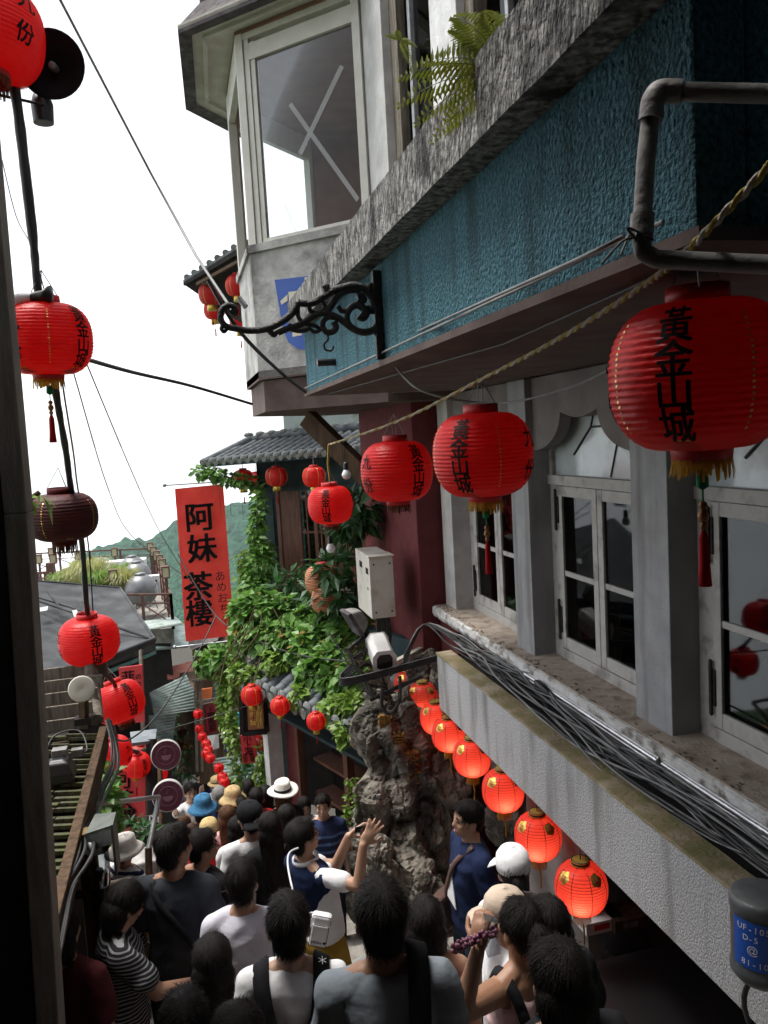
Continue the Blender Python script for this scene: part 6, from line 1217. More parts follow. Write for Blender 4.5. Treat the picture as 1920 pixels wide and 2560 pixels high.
def person(label, px, py, wd, H0, face_deg, top, hair='short', hairc=h_blk, skin=sk1, bottom=c_jean, hat=None, turn=0, nod=0, arms={}, sleeve=.62, build=1.0, fem=False, face=False, det=1, top_hem=.86, shorts=False, tank=False, glasses=False, lean=0, tilt=0, group='crowd on the stairs', wfix=None):
    dm = 2000*.18/wd; best = None; r = ray(px, py)
    for i in range(60):
        d = dm*(.8+.4*i/59); p = r*d; e = ((p.z-gz(p.y)-H0)/.07)**2+(math.log(d/dm)/.10)**2
        if best is None or e < best[0]: best = (e, d, p)
    P = best[2]; zf = gz(P.y); H = P.z-zf; hadd = {None: .012, 'cap': .02, 'capback': .02, 'fedora': .05, 'bucket': .035, 'straw': .035, 'beanie': .03}.get(hat, .03)
    s = H/(1.70+hadd); o = Person(); f = R_(face_deg); hb = V((0, .0, 0))
    root = thing('person', label, 'person', (P.x, P.y, zf), -f, group); root.scale = (s, s, s); o.root = root; o.s = s
    Rm = Matrix.Rotation(-f, 4, 'Z')
    if tilt:
        sh_v = V((CR.x, CR.y, 0)).normalized()*tilt; Rm = Matrix.Rotation(-math.atan2(tilt, H), 4, V((CF.x, CF.y, 0)).normalized()) @ Rm; root.location = root.location+sh_v; root.rotation_euler = Rm.to_euler()
    Minv = (Matrix.Translation(root.location) @ Rm @ Matrix.Scale(s, 4)).inverted(); o.Minv = Minv
    HR = Matrix.Rotation(R_(turn), 3, 'Z') @ Matrix.Rotation(R_(-nod), 3, 'X'); piv = V((0, -.01, 1.47))
    hp = lambda v: piv+HR @ (V(v)-piv); o.hp = hp; o.HR = HR
    sw = (.160 if not fem else .143)*(.5+build*.5); bw = build*(.90 if not fem else .82); ly = lean
    b = MB(); he = lambda c_, rr: b.ell(hp(c_), rr, 16, 12, HR)
    he((0, .0, 1.60), (.073, .092, .098)); he((0, .032, 1.535), (.054, .058, .062)); he((0, .0, 1.55), (.062, .07, .06)); he((0, .096, 1.562), (.012, .020, .018)); he((0, .088, 1.585), (.010, .014, .026)); he((0, .070, 1.607), (.055, .022, .016)); he((0, .083, 1.522), (.022, .014, .013)); he((0, .075, 1.495), (.02, .017, .016))
    for sx in (-1, 1): he((sx*.075, -.008, 1.565), (.010, .020, .030)); he((sx*.042, .066, 1.562), (.02, .02, .02))
    b.cap((0, -.018, 1.38), hp((0, -.008, 1.53)), .056*build, .052*min(1.1, build), 14)
    loft(b, [(.86, .15*bw, .10, -.01), (.95, .155*bw, .105, -.012), (1.06, .132*bw, .095, 0), (1.2, .145*bw, .10, .0), (1.32, .160*bw, .10, -.005), (1.39, .13*bw, .08, -.012), (1.43, .07, .06, -.015)])
    T = MB(); ex = .017
    if not tank:
        loft(T, [(top_hem, .172*bw, .122, -.008), (.98, .166*bw, .122, -.006), (1.10, .160*bw, .12, 0), (1.22, .168*bw, .122, .0), (1.32, .180*bw, .118, -.006), (1.385, .155*bw, .098, -.012), (1.42, .105, .08, -.015), (1.437, .074, .066, -.014)])
    else:
        loft(T, [(top_hem, .16*bw, .115, -.008), (1.05, .146*bw, .112, 0), (1.2, .158*bw, .116, 0), (1.29, .160*bw, .11, -.005), (1.33, .13*bw, .10, -.008)])
        for sx in (-1, 1): T.cap((sx*.095*bw, -.08, 1.31), (sx*.095*bw, -.01, 1.415), .022, .02, 8); T.cap((sx*.095*bw, -.01, 1.415), (sx*.09*bw, .08, 1.31), .02, .022, 8)
    fing = False; o.wr = {}
    for sx, nm in ((-1, 'L'), (1, 'R')):
        Sh = V((sx*sw, -.015, 1.372)); a = arms.get(nm)
        if a is None: El = V((sx*(sw+.055), -.035, 1.10)); Wr = V((sx*(sw+.06), .05, .87)); hd, hn, cu, kk = Wr-El, (-sx, .0, 0), .6, 1
        else:
            W_ = Minv @ U(*a['w']) if 'w' in a else V(a['l']); El, Wr = ik(Sh, W_, .285, .25, a.get('pole', (sx*.5, -.2, -1))); hd = (Minv.to_3x3() @ V(a['hd'])) if 'hd' in a else Wr-El; hn = (Minv.to_3x3() @ V(a['hn'])) if 'hn' in a else (-sx, 0, 0); cu = a.get('curl', .7); kk = 1; fing = True
        o.wr[nm] = (Wr, V(hd).normalized())
        b.cap((sx*.06, -.02, 1.42), Sh+V((0, 0, -.005)), .045, .05*build, 10); b.cap(Sh, El, .050*build, .040*build, 12); b.cap(El, Wr, .040*build, .027, 12); hand(b, Wr, hd, hn, cu, (a or {}).get('spread', .12), sx, 1.1 if a else 1)
        if not tank:
            T.cap((sx*.07, -.016, 1.405), Sh+V((0, 0, .0)), .052, .058*build, 12); Se = Sh.lerp(El, sleeve) if sleeve <= 1 else El; T.cap(Sh, Se, .060*build, .063*build if sleeve <= 1 else .052, 12)
            if sleeve > 1: T.cap(El, El.lerp(Wr, sleeve-1), .055, .043, 12)
    B = MB(); loft(B, [(.80, .165*bw, .115, -.01), (.90, .172*bw, .122, -.012), (1.0, .152*bw, .108, -.004)])
    for sx in (-1, 1):
        hipj = V((sx*.085, -.005, .86)); kn = V((sx*.10, .02, .48)); an = V((sx*.10, -.02, .09)); b.cap(hipj, kn, .082*build, .054, 12); b.cap(kn, an, .053, .036, 12); b.cap(an+V((0, 0, -.03)), an+V((sx*.015, .15, -.055)), .042, .032, 10)
        B.cap(hipj, kn, .098*build, .075, 12)
        if not shorts: B.cap(kn, an, .072, .058, 12)
    vx = {3: .0078, 2: .0105, 1: .015, 0: .021}[det]
    JOBS.append((b, vx if not fing or det > 1 else .010, 'body', skin, root, 0, 1 if fing else 2)); JOBS.append((T, vx*1.35, 'top', top, root, .017 if det > 0 else .006, 2)); JOBS.append((B, vx*2.2, 'trousers' if not shorts else 'shorts', bottom, root, .006, 2))
    sh_ = MB()
    for sx in (-1, 1): sh_.cap((sx*.10, -.035, .045), (sx*.115, .14, .035), .048, .04, 12)
    sh_.build('shoes', c_bk, root, local=True)
    # hair
    hb = MB(); q = lambda c_, rr: hb.ell(hp(c_), rr, 18, 14, HR)
    flow = .055
    if hair in ('short', 'shortm'): q((0, -.014, 1.618), (.082, .097, .094)); q((0, -.045, 1.56), (.066, .055, .06)); q((0, .03, 1.665), (.06, .05, .04))
    elif hair == 'crop': q((0, -.020, 1.612), (.079, .088, .092)); q((0, -.045, 1.56), (.064, .05, .05))
    elif hair == 'bob': q((0, -.016, 1.617), (.090, .104, .098)); q((0, -.045, 1.55), (.098, .078, .085)); q((0, -.045, 1.50), (.093, .07, .06)); flow = .05
    elif hair in ('long', 'longer'):
        q((0, -.014, 1.618), (.090, .102, .096)); q((0, -.055, 1.55), (.098, .07, .09)); zend = 1.22 if hair == 'long' else 1.05
        for i in range(7): t = i/6; hb.ell(hp((0, -.07, 1.5)).lerp(V((0, -.125, zend)), t), (.095*(1-.25*t), .045, .07), 14, 10)
        flow = .055
    elif hair in ('bun', 'pony'):
        q((0, -.014, 1.615), (.083, .098, .095)); q((0, -.05, 1.565), (.066, .05, .05))
        if hair == 'bun': q((0, -.115, 1.60), (.05, .045, .05))
        else:
            q((0, -.11, 1.585), (.028, .03, .028))
            for i in range(6): t = i/5; hb.ell(hp((0, -.115, 1.57)).lerp(V((0, -.125, 1.36)), t), (.03*(1-.3*t), .028*(1-.3*t), .04), 10, 8)
    if hair != 'none': JOBS.append((hb, .008 if det > 1 else (.011 if det == 1 else .016), 'hair', hairc, root, .0035, 2, (hp, flow, {3: 4200, 2: 2400, 1: 600, 0: 120}[det], hair)))
    # hat
    if hat:
        def hl(prof, mat, nm, n=28, c_=(0, -.005, 1.64), ry=1.16, par=root, bump=0):
            m_ = MB(); c_ = V(c_)
            vs = []
            for (rr, z) in prof:
                for k in range(n): a = 2*math.pi*k/n; vs.append(hp(c_+V((rr*math.cos(a), rr*ry*math.sin(a), z+bump*math.sin(2*a)*rr))))
            m_.add(vs, [(i*n+k, i*n+(k+1) % n, (i+1)*n+(k+1) % n, (i+1)*n+k) for i in range(len(prof)-1) for k in range(n)], True); ob = m_.build(nm, mat, par, local=True); so = ob.modifiers.new('t', 'SOLIDIFY'); so.thickness = .004; return ob
        hm = arms.get('hatmat')
        if hat == 'fedora': ob = hl([(.175, -.012), (.172, .004), (.13, .002), (.098, .0), (.095, .03), (.088, .085), (.075, .105), (.045, .108), (0, .094)], hm or m_wstraw, 'hat', bump=.06); hl([(.0985, .002), (.0975, .032)], c_bk, 'hat_band', par=root)
        elif hat == 'bucket': hl([(.165, -.055), (.14, -.03), (.105, -.005), (.098, .03), (.09, .075), (.065, .095), (0, .10)], hm, 'hat', bump=.05)
        elif hat == 'straw': hl([(.15, -.03), (.125, -.015), (.10, .0), (.098, .03), (.085, .075), (.055, .092), (0, .095)], hm or m_straw, 'hat', bump=.05); hl([(.101, .004), (.1, .022)], c_brn, 'hat_band')
        elif hat == 'beanie': hl([(.092, -.03), (.098, .0), (.092, .045), (.07, .08), (.035, .095), (0, .098)], hm or m_yelhat, 'hat')
        elif hat in ('cap', 'capback'):
            hl([(.090, -.035), (.094, .0), (.088, .04), (.066, .072), (.03, .086), (0, .088)], hm, 'cap')
            m_ = MB(); sg_ = 1 if hat == 'cap' else -1; vs = []
            for j in range(4):
                for k in range(9): a = (k-4)/4*1.05; rr = .1+j*.024*(1-.25*abs(k-4)/4); vs.append(hp((rr*.95*math.sin(a), sg_*(rr*1.10*math.cos(a)), 1.615-.010*j-.02*abs(math.sin(a))**2)))
            m_.add(vs, [(j*9+k, j*9+k+1, j*9+k+10, j*9+k+9) for j in range(3) for k in range(8)], True); ob = m_.build('visor', hm, root, local=True); so = ob.modifiers.new('t', 'SOLIDIFY'); so.thickness = .005
    if face:
        e = MB()
        for sx in (-1, 1): e.ell(hp((sx*.031, .0795, 1.590)), (.013, .008, .0055), 10, 8, HR)
        e.build('eyes', m_eye, root, local=True); e = MB()
        for sx in (-1, 1): e.ell(hp((sx*.032, .085, 1.616)), (.018, .007, .0045), 10, 6, HR)
        e.build('eyebrows', h_blk, root, local=True); MB().ell(hp((0, .0935, 1.520)), (.021, .007, .0065), 12, 6, HR).build('mouth', m_lip, root, local=True)
    if glasses:
        e = MB()
        for sx in (-1, 1): e.tube([hp((sx*.033+.024*math.cos(k*.5236), .1, 1.588+.018*math.sin(k*.5236))) for k in range(13)], .0022, 5); e.tube([hp((sx*.058, .098, 1.592)), hp((sx*.078, .0, 1.585))], .002, 5)
        e.tube([hp((-.01, .104, 1.592)), hp((.01, .104, 1.592))], .002, 5); e.build('glasses', m_blkplast, root, local=True)
    o.label = label; return o
def attach(o, name, label, cat):   # a thing that moves with the person but can be put down: top level, same frame
    t = thing(name, label, cat, o.root.location, o.root.rotation_euler.z); t.scale = o.root.scale; return t
def ribbon(t, pts, wdt, mat, name, nrm=None, th=.004, n=5):
    P = spline(pts, n); m_ = MB(); vs = []
    for i, p in enumerate(P):
        tg = (P[min(i+1, len(P)-1)]-P[max(i-1, 0)]).normalized(); c_ = V((0, 0, 1.15)) if nrm is None else nrm; out = (V((p.x*.6, p.y, (p.z-1.25)*.8))).normalized(); sd = tg.cross(out).normalized()*wdt/2; vs += [p-sd, p+sd]
    m_.add(vs, [(2*i, 2*i+1, 2*i+3, 2*i+2) for i in range(len(P)-1)], True); ob = m_.build(name, mat, t, local=True); so = ob.modifiers.new('t', 'SOLIDIFY'); so.thickness = th; so.offset = 0; return ob
def flush_people():
    tmp = []
    for j in JOBS:
        o = j[0].build('tmp', None); m1 = o.modifiers.new('r', 'REMESH'); m1.mode = 'VOXEL'; m1.voxel_size = j[1]; m2 = o.modifiers.new('s', 'SMOOTH'); m2.factor = .5; m2.iterations = j[6]; tmp.append(o)
    dg = bpy.context.evaluated_depsgraph_get(); mes = [bpy.data.meshes.new_from_object(o.evaluated_get(dg)) for o in tmp]
    for o in tmp: me = o.data; bpy.data.objects.remove(o); bpy.data.meshes.remove(me)
    for j, me in zip(JOBS, mes):
        if j[5]:
            sd = random.uniform(0, 50); am = j[5]
            co, no = mesh_arrays(me)
            for i, (x, y, z) in enumerate(co.tolist()):
                if j[2] == 'hair': k = noise.noise(V((x*26+sd, y*26, z*11)))
                else: k = (1-abs(noise.noise(V((x*7+sd+z*3, y*7, z*9-x*4))))*2.0)*.6+noise.noise(V((x*4+sd, y*4, z*5)))*.7
                co[i] += no[i]*(am*k)
            me.vertices.foreach_set('co', co.ravel()); me.update()
        me.polygons.foreach_set('use_smooth', [True]*len(me.polygons)); me.name = j[2]
        hair_extra = j[7] if len(j) > 7 else None
        o = mkobj(j[2], me, j[3], j[4])
        if hair_extra:
            hp, flow, n, st = hair_extra; co, no = mesh_arrays(me); rr = random.Random(len(me.vertices)); wh = hp((0.01, -.05, 1.70)); ctr = hp((0, 0, 1.6)); b = MB(); nv = len(me.vertices); w_ = .0024 if n > 1000 else .005
            for i in range(n):
                vi = rr.randrange(nv); p = V(co[vi]); nn = V(no[vi]); fl_ = (p-wh).normalized()*.9+V((0, 0, -.7 if st in ('long', 'longer', 'bob') else -.25))+V((rr.gauss(0, .22), rr.gauss(0, .22), rr.gauss(0, .15)))
                tg = (fl_-nn*fl_.dot(nn)); tg = tg.normalized() if tg.length > 1e-4 else V((0, 0, -1)); L = flow*rr.uniform(.5, 1.25); s = tg.cross(nn).normalized()*w_/2; lift = rr.uniform(-.03, .06) if st in ('short', 'shortm', 'crop') else rr.uniform(-.05, .05)
                p1 = p+tg*L*.55+nn*L*lift*.55; p2 = p+tg*L+nn*L*lift*.55-nn*.002; b.add([p-s, p+s, p1+s*.8, p1-s*.8, p2], [(0, 1, 2, 3), (3, 2, 4)], True)
            stuff(b.build('strands', j[3], o, local=True))
# ---------------------------------------------------------------- the crowd
pA = person('man in a plain charcoal tee with a diagonal strap, back turned', 427, 2061, 86, 1.74, 18, c_dk, 'short', skin=sk2, build=1.05, turn=-30, det=2, bottom=c_jean)
t = attach(pA, 'crossbody_bag', 'black crossbody bag strap across the charcoal tee', 'bag'); ribbon(t, [(-.10, -.06, 1.435), (-.05, -.13, 1.36), (.08, -.145, 1.2), (.18, -.12, 1.02), (.21, .0, .93)], .035, c_bk, 'strap'); MB().obox((.22, .05, .86), (.03, 0, 0), (0, .10, 0), (0, 0, .07)).build('pouch', c_bk, t, local=True, bev=.015)
pB = person('boy with glasses in a black tee with thin pale dashes, face turned right', 500, 2071, 72, 1.66, 45, c_s4, 'short', skin=sk1, turn=-28, det=2, face=True, glasses=True)
pC = person('person in a white tee with a backward black cap', 622, 2005, 60, 1.75, -8, c_wh, 'crop', hat='capback', arms={'hatmat': c_bk}, skin=sk1, det=2, turn=22)
t = attach(pC, 'sling_bag', 'black sling strap over the right shoulder of the white tee', 'bag'); ribbon(t, [(.09, .02, 1.45), (.08, -.10, 1.41), (.02, -.14, 1.30), (-.06, -.145, 1.18), (-.13, -.14, 1.05)], .05, c_bk, 'strap'); MB().obox((-.13, -.16, .98), (.07, 0, 0), (0, .03, 0), (0, 0, .1)).build('pouch', c_bk, t, local=True, bev=.015)
b = MB(); hp = pC.hp
for i, (w_, h) in enumerate(((.008, .012), (.008, .020), (.008, .028))): x = -.030+i*.014; b.slab([hp((x, -.115, 1.605)), hp((x+w_, -.115, 1.605)), hp((x+w_-.006, -.112, 1.605+h)), hp((x-.006, -.112, 1.605+h))], V((0, -.003, 0)))
b.build('cap_emblem', m_white, pC.root, local=True)
pD = person('woman with long brown hair under a white fedora', 705, 1950, 42, 1.68, 5, c_bk, 'longer', h_brn, hat='fedora', fem=True, det=1)
pE = person('facing person with round glasses and a white tee behind the photographer', 759, 1992, 36, 1.62, 175, c_wh, 'bob', face=True, glasses=True, skin=sk3, fem=True, det=1)
pF = person('man facing the camera in a navy tee with pale blue bands', 805, 1985, 44, 1.72, 195, c_s3, 'short', face=True, skin=sk3, det=2, build=1.05)
sw_ = V((0, 0, 1))
pG = person('man photographing with raised arms in a navy vest over white sleeves', 745, 2040, 68, 1.74, 62, c_nv, 'short', skin=sk1, bottom=c_mus, det=3, turn=-8, sleeve=.12, build=.98, tilt=.24, top_hem=.95, glasses=True, face=True,
    arms={'L': {'w': (872, 2090, 5.2), 'pole': (0, .2, -1), 'hd': (.8, .35, .25), 'hn': (.3, -.6, -.5), 'curl': .5, 'spread': .22}, 'R': {'w': (908, 2112, 4.9), 'pole': (.2, -.2, -1), 'hd': (.62, .1, .78), 'hn': (.25, .8, .0), 'curl': .12, 'spread': .34}})
slv = MB()
for sx, nm in ((-1, 'L'), (1, 'R')):
    Sh = V((sx*.158, -.015, 1.372)); slv_e, _ = ik(Sh, pG.wr[nm][0], .285, .25, (0, .2, -1) if nm == 'L' else (.2, -.2, -1)); slv.cap(V((sx*.085, -.01, 1.375)), Sh, .058, .056, 14); slv.cap(Sh, Sh.lerp(slv_e, .60), .057, .061, 14)
JOBS.append((slv, .012, 'sleeves', c_wh, pG.root, .006, 2)); sp_ = MB(); loft(sp_, [(.93, .168, .120, -.008), (.97, .176, .128, -.006), (1.10, .168, .126, 0), (1.25, .150, .126, .025), (1.36, .11, .09, .045)]); JOBS.append((sp_, .012, 'shirt_front', c_wh, pG.root, .006, 2))
cl = MB(); cl.lathe([(.075, 1.425), (.088, 1.435), (.084, 1.465), (.076, 1.44)], 20, (0, -.012, 0)); cl.build('collar', c_wh, pG.root, local=True)
mid = U(903, 2072, 5.0); tph = thing('phone', 'phone held up sideways by the photographing man', 'phone', mid); MB().obox((mid.x, mid.y, mid.z), CR*.04+CU*.01, CU*.02, CF*.004).build('case', m_phone, tph, bev=.004)
wb = thing('shoulder_bag', 'small white bag with a dark logo hanging on the photographer', 'bag', U(798, 2370, 3.75)); c0 = U(800, 2322, 3.75); ux, uy = (CR*.97-CU*.18).normalized(), (CU*.97+CR*.18).normalized(); fz = ux.cross(uy)
MB().obox(c0, ux*.048, uy*.076, fz*.028).build('body', m_wleather, wb, bev=.018); MB().obox(c0+fz*.028-uy*.018, ux*.040, uy*.050, fz*.007).build('pocket', m_wleather, wb, bev=.008)
b = MB()
for (a, e) in (((-.042, .04), (.042, .04)),): b.tube([c0+fz*.037+ux*x+uy*y for x, y in ((-.040, -.068), (-.040, .028), (-.03, .034), (.03, .034), (.040, .028), (.040, -.068), (-.040, -.068))], .0016, 4)
b.tube([c0+fz*.029+ux*x+uy*y for x, y in ((-.046, .04), (-.04, .072), (.04, .072), (.046, .04))], .0016, 4); b.build('piping', c_bk, wb)
b = MB(); lettering(b, ['adidas'], c0+fz*.0362-uy*.052-ux*.006, ux, uy, .020, bold=.008, lift=.001, vertical=False)
for k in (-1, 0, 1): leaf(b, c0+fz*.0368+ux*.031-uy*.052, uy+ux*k*.6, fz, .016, .007)
b.build('lettering', m_ink, wb)
S0_ = pG.root.matrix_basis; MB().tube(spline([c0+uy*.07-ux*.03, U(748, 2270, 4.2), U(722, 2180, 4.75), U(722, 2135, 4.95), U(745, 2120, 5.05)], 6), .006, 6).build('strap', m_wleather, wb)
pH = person('young man with tousled black hair in a lavender white tee, back turned', 600, 2148, 86, 1.70, 12, c_lav, 'short', skin=sk1, det=2)
pI = person('boy in a white tee wearing a black backpack with white trim', 716, 2236, 118, 1.68, 8, c_wh, 'short', skin=sk3, det=3, build=.95)
t = attach(pI, 'backpack', 'black backpack with wide straps and a white chevron on the white tee', 'backpack')
for sx in (-1, 1): ribbon(t, [(sx*.13, .13, 1.22), (sx*.125, .10, 1.36), (sx*.115, .0, 1.452), (sx*.112, -.09, 1.41), (sx*.09, -.145, 1.30), (sx*.04, -.165, 1.19)], .062, c_bk, 'strap', th=.012)
loft_b = MB(); loft_b.obox((0, -.20, 1.03), (.13, 0, 0), (0, .065, 0), (0, 0, .19)); loft_b.build('pack', c_bk, t, local=True, bev=.04)
b = MB(); b.slab([(-.085, -.172, 1.20), (0, -.18, 1.15), (.085, -.172, 1.20), (.06, -.172, 1.215), (0, -.178, 1.185), (-.06, -.172, 1.215)], (0, -.012, 0)); b.build('white_trim', c_wh, t, local=True)
b = MB(); lettering(b, '＊', V((.118, -.045, 1.455)), V((1, 0, -.2)), V((0, .8, .3)), .045, bold=0, lift=.008); b.build('badge', m_white, t, local=True)
pJ = person('broad man in a grey tee with one black strap, seen from behind', 948, 2200, 142, 1.76, 8, c_gr, 'short', skin=sk2, det=3, build=1.02)
t = attach(pJ, 'shoulder_bag', 'black bag strap over the right shoulder of the grey tee', 'bag'); ribbon(t, [(.085, .12, 1.34), (.10, .03, 1.478), (.10, -.07, 1.462), (.085, -.158, 1.31), (.07, -.172, 1.12), (.09, -.17, .98)], .07, c_bk, 'strap', th=.008); MB().obox((.09, -.21, .90), (.14, 0, 0), (0, .05, 0), (0, 0, .12)).build('bag', c_bk, t, local=True, bev=.03)
pK = person('woman with a dark brown bob and bare shoulders beside the grey tee', 1062, 2240, 108, 1.60, 15, c_bk, 'bob', h_blk, skin=sk1, tank=True, fem=True, det=2)
pL = person('man in a navy tee with a white triangle print, looking left', 1168, 2000, 66, 1.75, -95, c_nv, 'short', skin=sk1, face=True, det=2, build=1.1, turn=-5)
b = MB(); b.slab([(.02, .128, 1.30), (-.045, .132, 1.02), (.085, .132, 1.05)], (0, .006, 0)); b.build('print', c_wh, pL.root, local=True)
t = attach(pL, 'crossbody_bag', 'brown leather crossbody bag on the man in navy', 'bag'); ribbon(t, [(-.10, .02, 1.45), (-.03, .125, 1.33), (.07, .14, 1.14), (.17, .12, .98)], .04, m_leather, 'strap'); MB().obox((.20, .12, .88), (.035, .03, 0), (-.07, .10, 0), (0, 0, .13)).build('bag', m_leather, t, local=True, bev=.02)
pM = person('person with a white baseball cap and ponytail near the lit lanterns', 1280, 2118, 80, 1.62, 12, c_wh, 'pony', hat='cap', arms={'hatmat': c_wh}, skin=sk1, fem=True, det=2)
pN = person('woman in a beige cap and white blouse, looking left', 1258, 2224, 96, 1.60, -75, c_wh, 'bob', hat='cap', arms={'hatmat': cloth('beige cotton', (.42,.34,.27))}, skin=sk1, fem=True, det=2)
pO = person('woman with hair in a bun and pale pink sleeveless top with black straps', 1296, 2243, 112, 1.62, -18, c_pk, 'bun', skin=sk2, tank=True, fem=True, det=3, build=1.1, top_hem=.86, arms={'L': {'w': (1195, 2375, 2.75), 'pole': (-1, -.2, -.6), 'hd': (.2, .2, .9), 'hn': (.6, .4, 0), 'curl': 1.1}})
t = attach(pO, 'backpack', 'slim black backpack straps on the pale pink top', 'backpack')
for sx in (-1, 1): ribbon(t, [(sx*.115, .10, 1.30), (sx*.115, .02, 1.43), (sx*.112, -.08, 1.39), (sx*.09, -.135, 1.24), (sx*.07, -.14, 1.08)], .045, c_bk, 'strap', th=.01)
MB().obox((0, -.17, .96), (.12, 0, 0), (0, .045, 0), (0, 0, .14)).build('pack', c_bk, t, local=True, bev=.03)
gp = thing('fruit_bag', 'clear bag of purple snack fruit held by the woman in pink', 'bag', U(1190, 2350, 2.7)); rs = random.Random(12); b = MB(); m_grape = M('purple fruit', (.10,.025,.06), (.22,.08,.12), 40, .3)
for i in range(90): t_ = rs.random(); p = U(1130+t_*110, 2372-t_*45+rs.uniform(-12, 12), 2.72+rs.uniform(-.03, .03)); b.ell(p, (.008,)*3, 6, 4)
stuff(b.build('fruit', m_grape, gp)); b = MB(); P = [U(x, y, 2.7) for x, y in ((1212, 2300), (1245, 2310), (1252, 2385), (1220, 2395), (1205, 2350))]; b.slab(P, CF*.05); b.build('plastic', glassmat('clear film', (.8,.8,.82), .15, .12), gp)
pP = person('person with long straight black hair at the lower right, back turned', 1392, 2345, 150, 1.62, 0, c_bk, 'longer', skin=sk1, fem=True, det=3, build=1.15)
pQ = person('dark haired person in black between the lit lanterns and the bun', 1362, 2238, 110, 1.64, -10, c_bk, 'bob', skin=sk1, det=2)
pR = person('woman in a fine striped tee looking down at a phone at the left', 285, 2207, 88, 1.60, 78, c_s1, 'bob', skin=sk1, bottom=c_bk, fem=True, det=3, turn=10, nod=28, build=1.15, face=True, top_hem=.80, arms={'R': {'l': (.10, .36, 1.06), 'pole': (1, -.4, -.8), 'curl': 1.0}, 'L': {'l': (-.16, .36, .95), 'pole': (-1, -.3, -.8), 'curl': 1.2}})
t = attach(pR, 'phone', 'slim phone in the hands of the striped woman', 'phone'); MB().obox((.06, .43, 1.10), (.037, 0, 0), (0, .05, .055), (0, .003, -.003)).build('case', m_phone, t, local=True, bev=.003)
t = attach(pR, 'handbag', 'pink leather handbag carried by the striped woman', 'handbag'); MB().obox((.06, .33, .78), (.15, .03, 0), (0, .045, 0), (0, 0, .085)).build('body', m_pinkl, t, local=True, bev=.02); MB().obox((.06, .30, .82), (.155, .03, 0), (0, .05, 0), (0, 0, .04)).build('flap', m_pinkl, t, local=True, bev=.02); MB().tube(spline([(-.08, .33, .86), (-.14, .36, .98), (-.06, .36, 1.0), (.2, .33, .86)], 6), .009, 6).build('handle', m_pinkl, t, local=True)
pS = person('small person with long black hair right of the charcoal tee', 527, 2335, 100, 1.56, 5, c_bk, 'longer', skin=sk1, fem=True, det=2)
pT = person('black haired head at the bottom edge below the charcoal tee', 455, 2480, 138, 1.60, 5, c_bk, 'short', det=2, skin=sk2); pU = person('black haired head at the bottom edge left of the backpack boy', 588, 2506, 138, 1.60, 0, c_bk, 'bob', det=2, fem=True)
pV = person('man in a bold navy and white striped tee with a pale hat', 309, 2087, 52, 1.65, 40, c_s2, 'crop', hat='bucket', arms={'hatmat': cloth('pale grey cotton', (.50,.48,.45))}, skin=sk2, det=1, bottom=c_khk)
pW = person('woman facing the camera in a white blouse reaching out with a phone', 474, 1956, 36, 1.64, 165, c_wh, 'bun', skin=sk3, fem=True, face=True, det=2, sleeve=1.35, arms={'R': {'w': (402, 2046, 9.0), 'pole': (.3, 0, -1), 'curl': .9}})
p = U(385, 2047, 8.85); t = thing('phone', 'white phone in the outstretched hand of the blouse woman', 'phone', p); MB().obox(p, CR*.055-CU*.012, CU*.03, CF*.005).build('case', m_phonew, t, bev=.004); MB().obox(p-CF*.006, CR*.038-CU*.008, CU*.022, CF*.001).build('screen', m_phone, t)
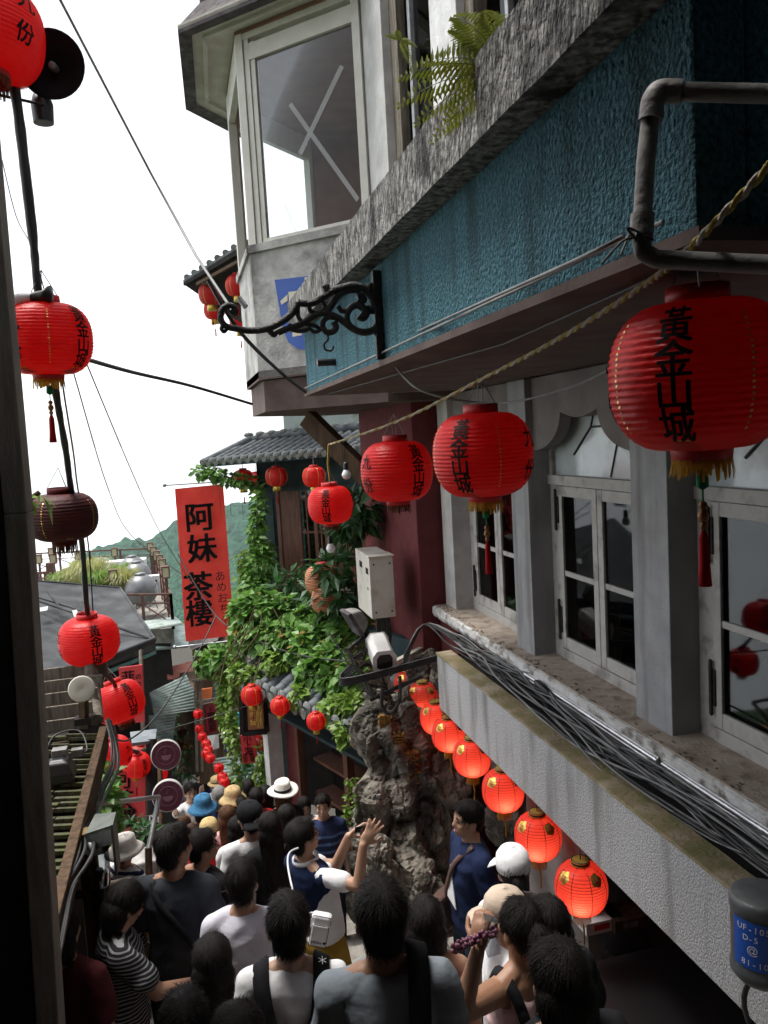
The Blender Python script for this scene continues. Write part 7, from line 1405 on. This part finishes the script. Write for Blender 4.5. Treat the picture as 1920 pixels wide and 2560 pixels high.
for args in (('person under a wide blue bucket hat', 505, 1988, 44, 1.6, 10, c_brn, 'bob', dict(hat='bucket', arms={'hatmat': m_blhat}, fem=True)), ('child in a yellow knit hat and red top', 521, 2047, 50, 1.5, 20, c_red, 'short', dict(hat='beanie')), ('person in a frayed straw hat', 580, 1968, 44, 1.62, 0, c_brn, 'bob', dict(hat='bucket', arms={'hatmat': m_straw}, fem=True)),
    ('grey haired person beside the frayed straw hat', 547, 1964, 42, 1.6, 10, c_nv, 'bob', dict(hairc=h_gry, fem=True)), ('small child with thin hair near the yellow hat', 461, 2036, 46, 1.42, 30, c_yel, 'crop', dict(hairc=h_brn)), ('girl with brown hair in a pink floral top', 566, 2012, 46, 1.58, 5, c_fl, 'long', dict(hairc=h_brn, fem=True)), ('girl with black hair wearing a yellow backpack', 590, 2040, 52, 1.58, 0, c_wh, 'long', dict(fem=True)),
    ('man in a red tee seen from behind, left of the fedora', 640, 1968, 42, 1.7, 5, c_red, 'short', {}), ('black haired person left of the man in red', 620, 1948, 36, 1.68, 0, c_bk, 'short', {}), ('black haired person between the red tee and the fedora', 660, 1962, 40, 1.66, 0, c_bk, 'bob', {}), ('person with thick black hair right of the backward cap', 672, 2028, 62, 1.68, 0, c_bk, 'long', dict(fem=True)),
    ('woman in a royal blue dress far down the stairs', 515, 1934, 19, 1.6, 0, c_blue, 'long', dict(fem=True, det=0, tank=True)), ('woman in black holding a camera, left of the blue dress', 498, 1928, 19, 1.6, 170, c_bk, 'long', dict(fem=True, det=0)), ('person in a banded straw hat right of the blue dress', 539, 1940, 28, 1.66, 5, c_wh, 'crop', dict(hat='straw', det=0)), ('short haired man in brown right of the banded straw hat', 576, 1948, 30, 1.68, 5, c_khk, 'crop', dict(det=0)),
    ('small figure on the far steps', 493, 1868, 13, 1.65, 90, c_gr, 'short', dict(det=0)), ('dark haired person in charcoal behind the girl with brown hair', 600, 1990, 40, 1.64, 0, c_dk, 'short', {}), ('long haired person in charcoal just behind the head of the photographing man', 715, 2010, 50, 1.6, 10, c_dk, 'long', dict(fem=True)), ('person in dark red at the shadowed left edge', 150, 2270, 85, 1.66, 30, cloth('dark maroon cotton', (.06,.01,.012)), 'bob', dict(build=1.2, det=1))):
    lab, x, y, wd_, H_, fd_, tp_, hr_, kw = args; kw = dict(kw); kw.setdefault('det', 1); o_ = person(lab, x, y, wd_, H_, fd_, tp_, hr_, **kw)
    if 'yellow backpack' in lab: t = attach(o_, 'backpack', 'small yellow backpack on the girl with black hair', 'backpack'); MB().obox((0, -.17, 1.15), (.13, 0, 0), (0, .05, 0), (0, 0, .16)).build('pack', c_yel, t, local=True, bev=.04)
flush_people()
# ================================================================ AIR
hz = bpy.data.materials.new('haze air'); hz.use_nodes = True; n_ = hz.node_tree.nodes; n_.remove(n_['Principled BSDF']); pv = n_.new('ShaderNodeVolumePrincipled')
pv.inputs['Color'].default_value = (.93, .97, 1, 1); pv.inputs['Density'].default_value = HAZE; pv.inputs['Anisotropy'].default_value = .2; hz.node_tree.links.new(pv.outputs[0], n_['Material Output'].inputs['Volume'])
stuff(MB().box((-6010, -75, -365), (6010, 7010, 14)).build('haze', hz))
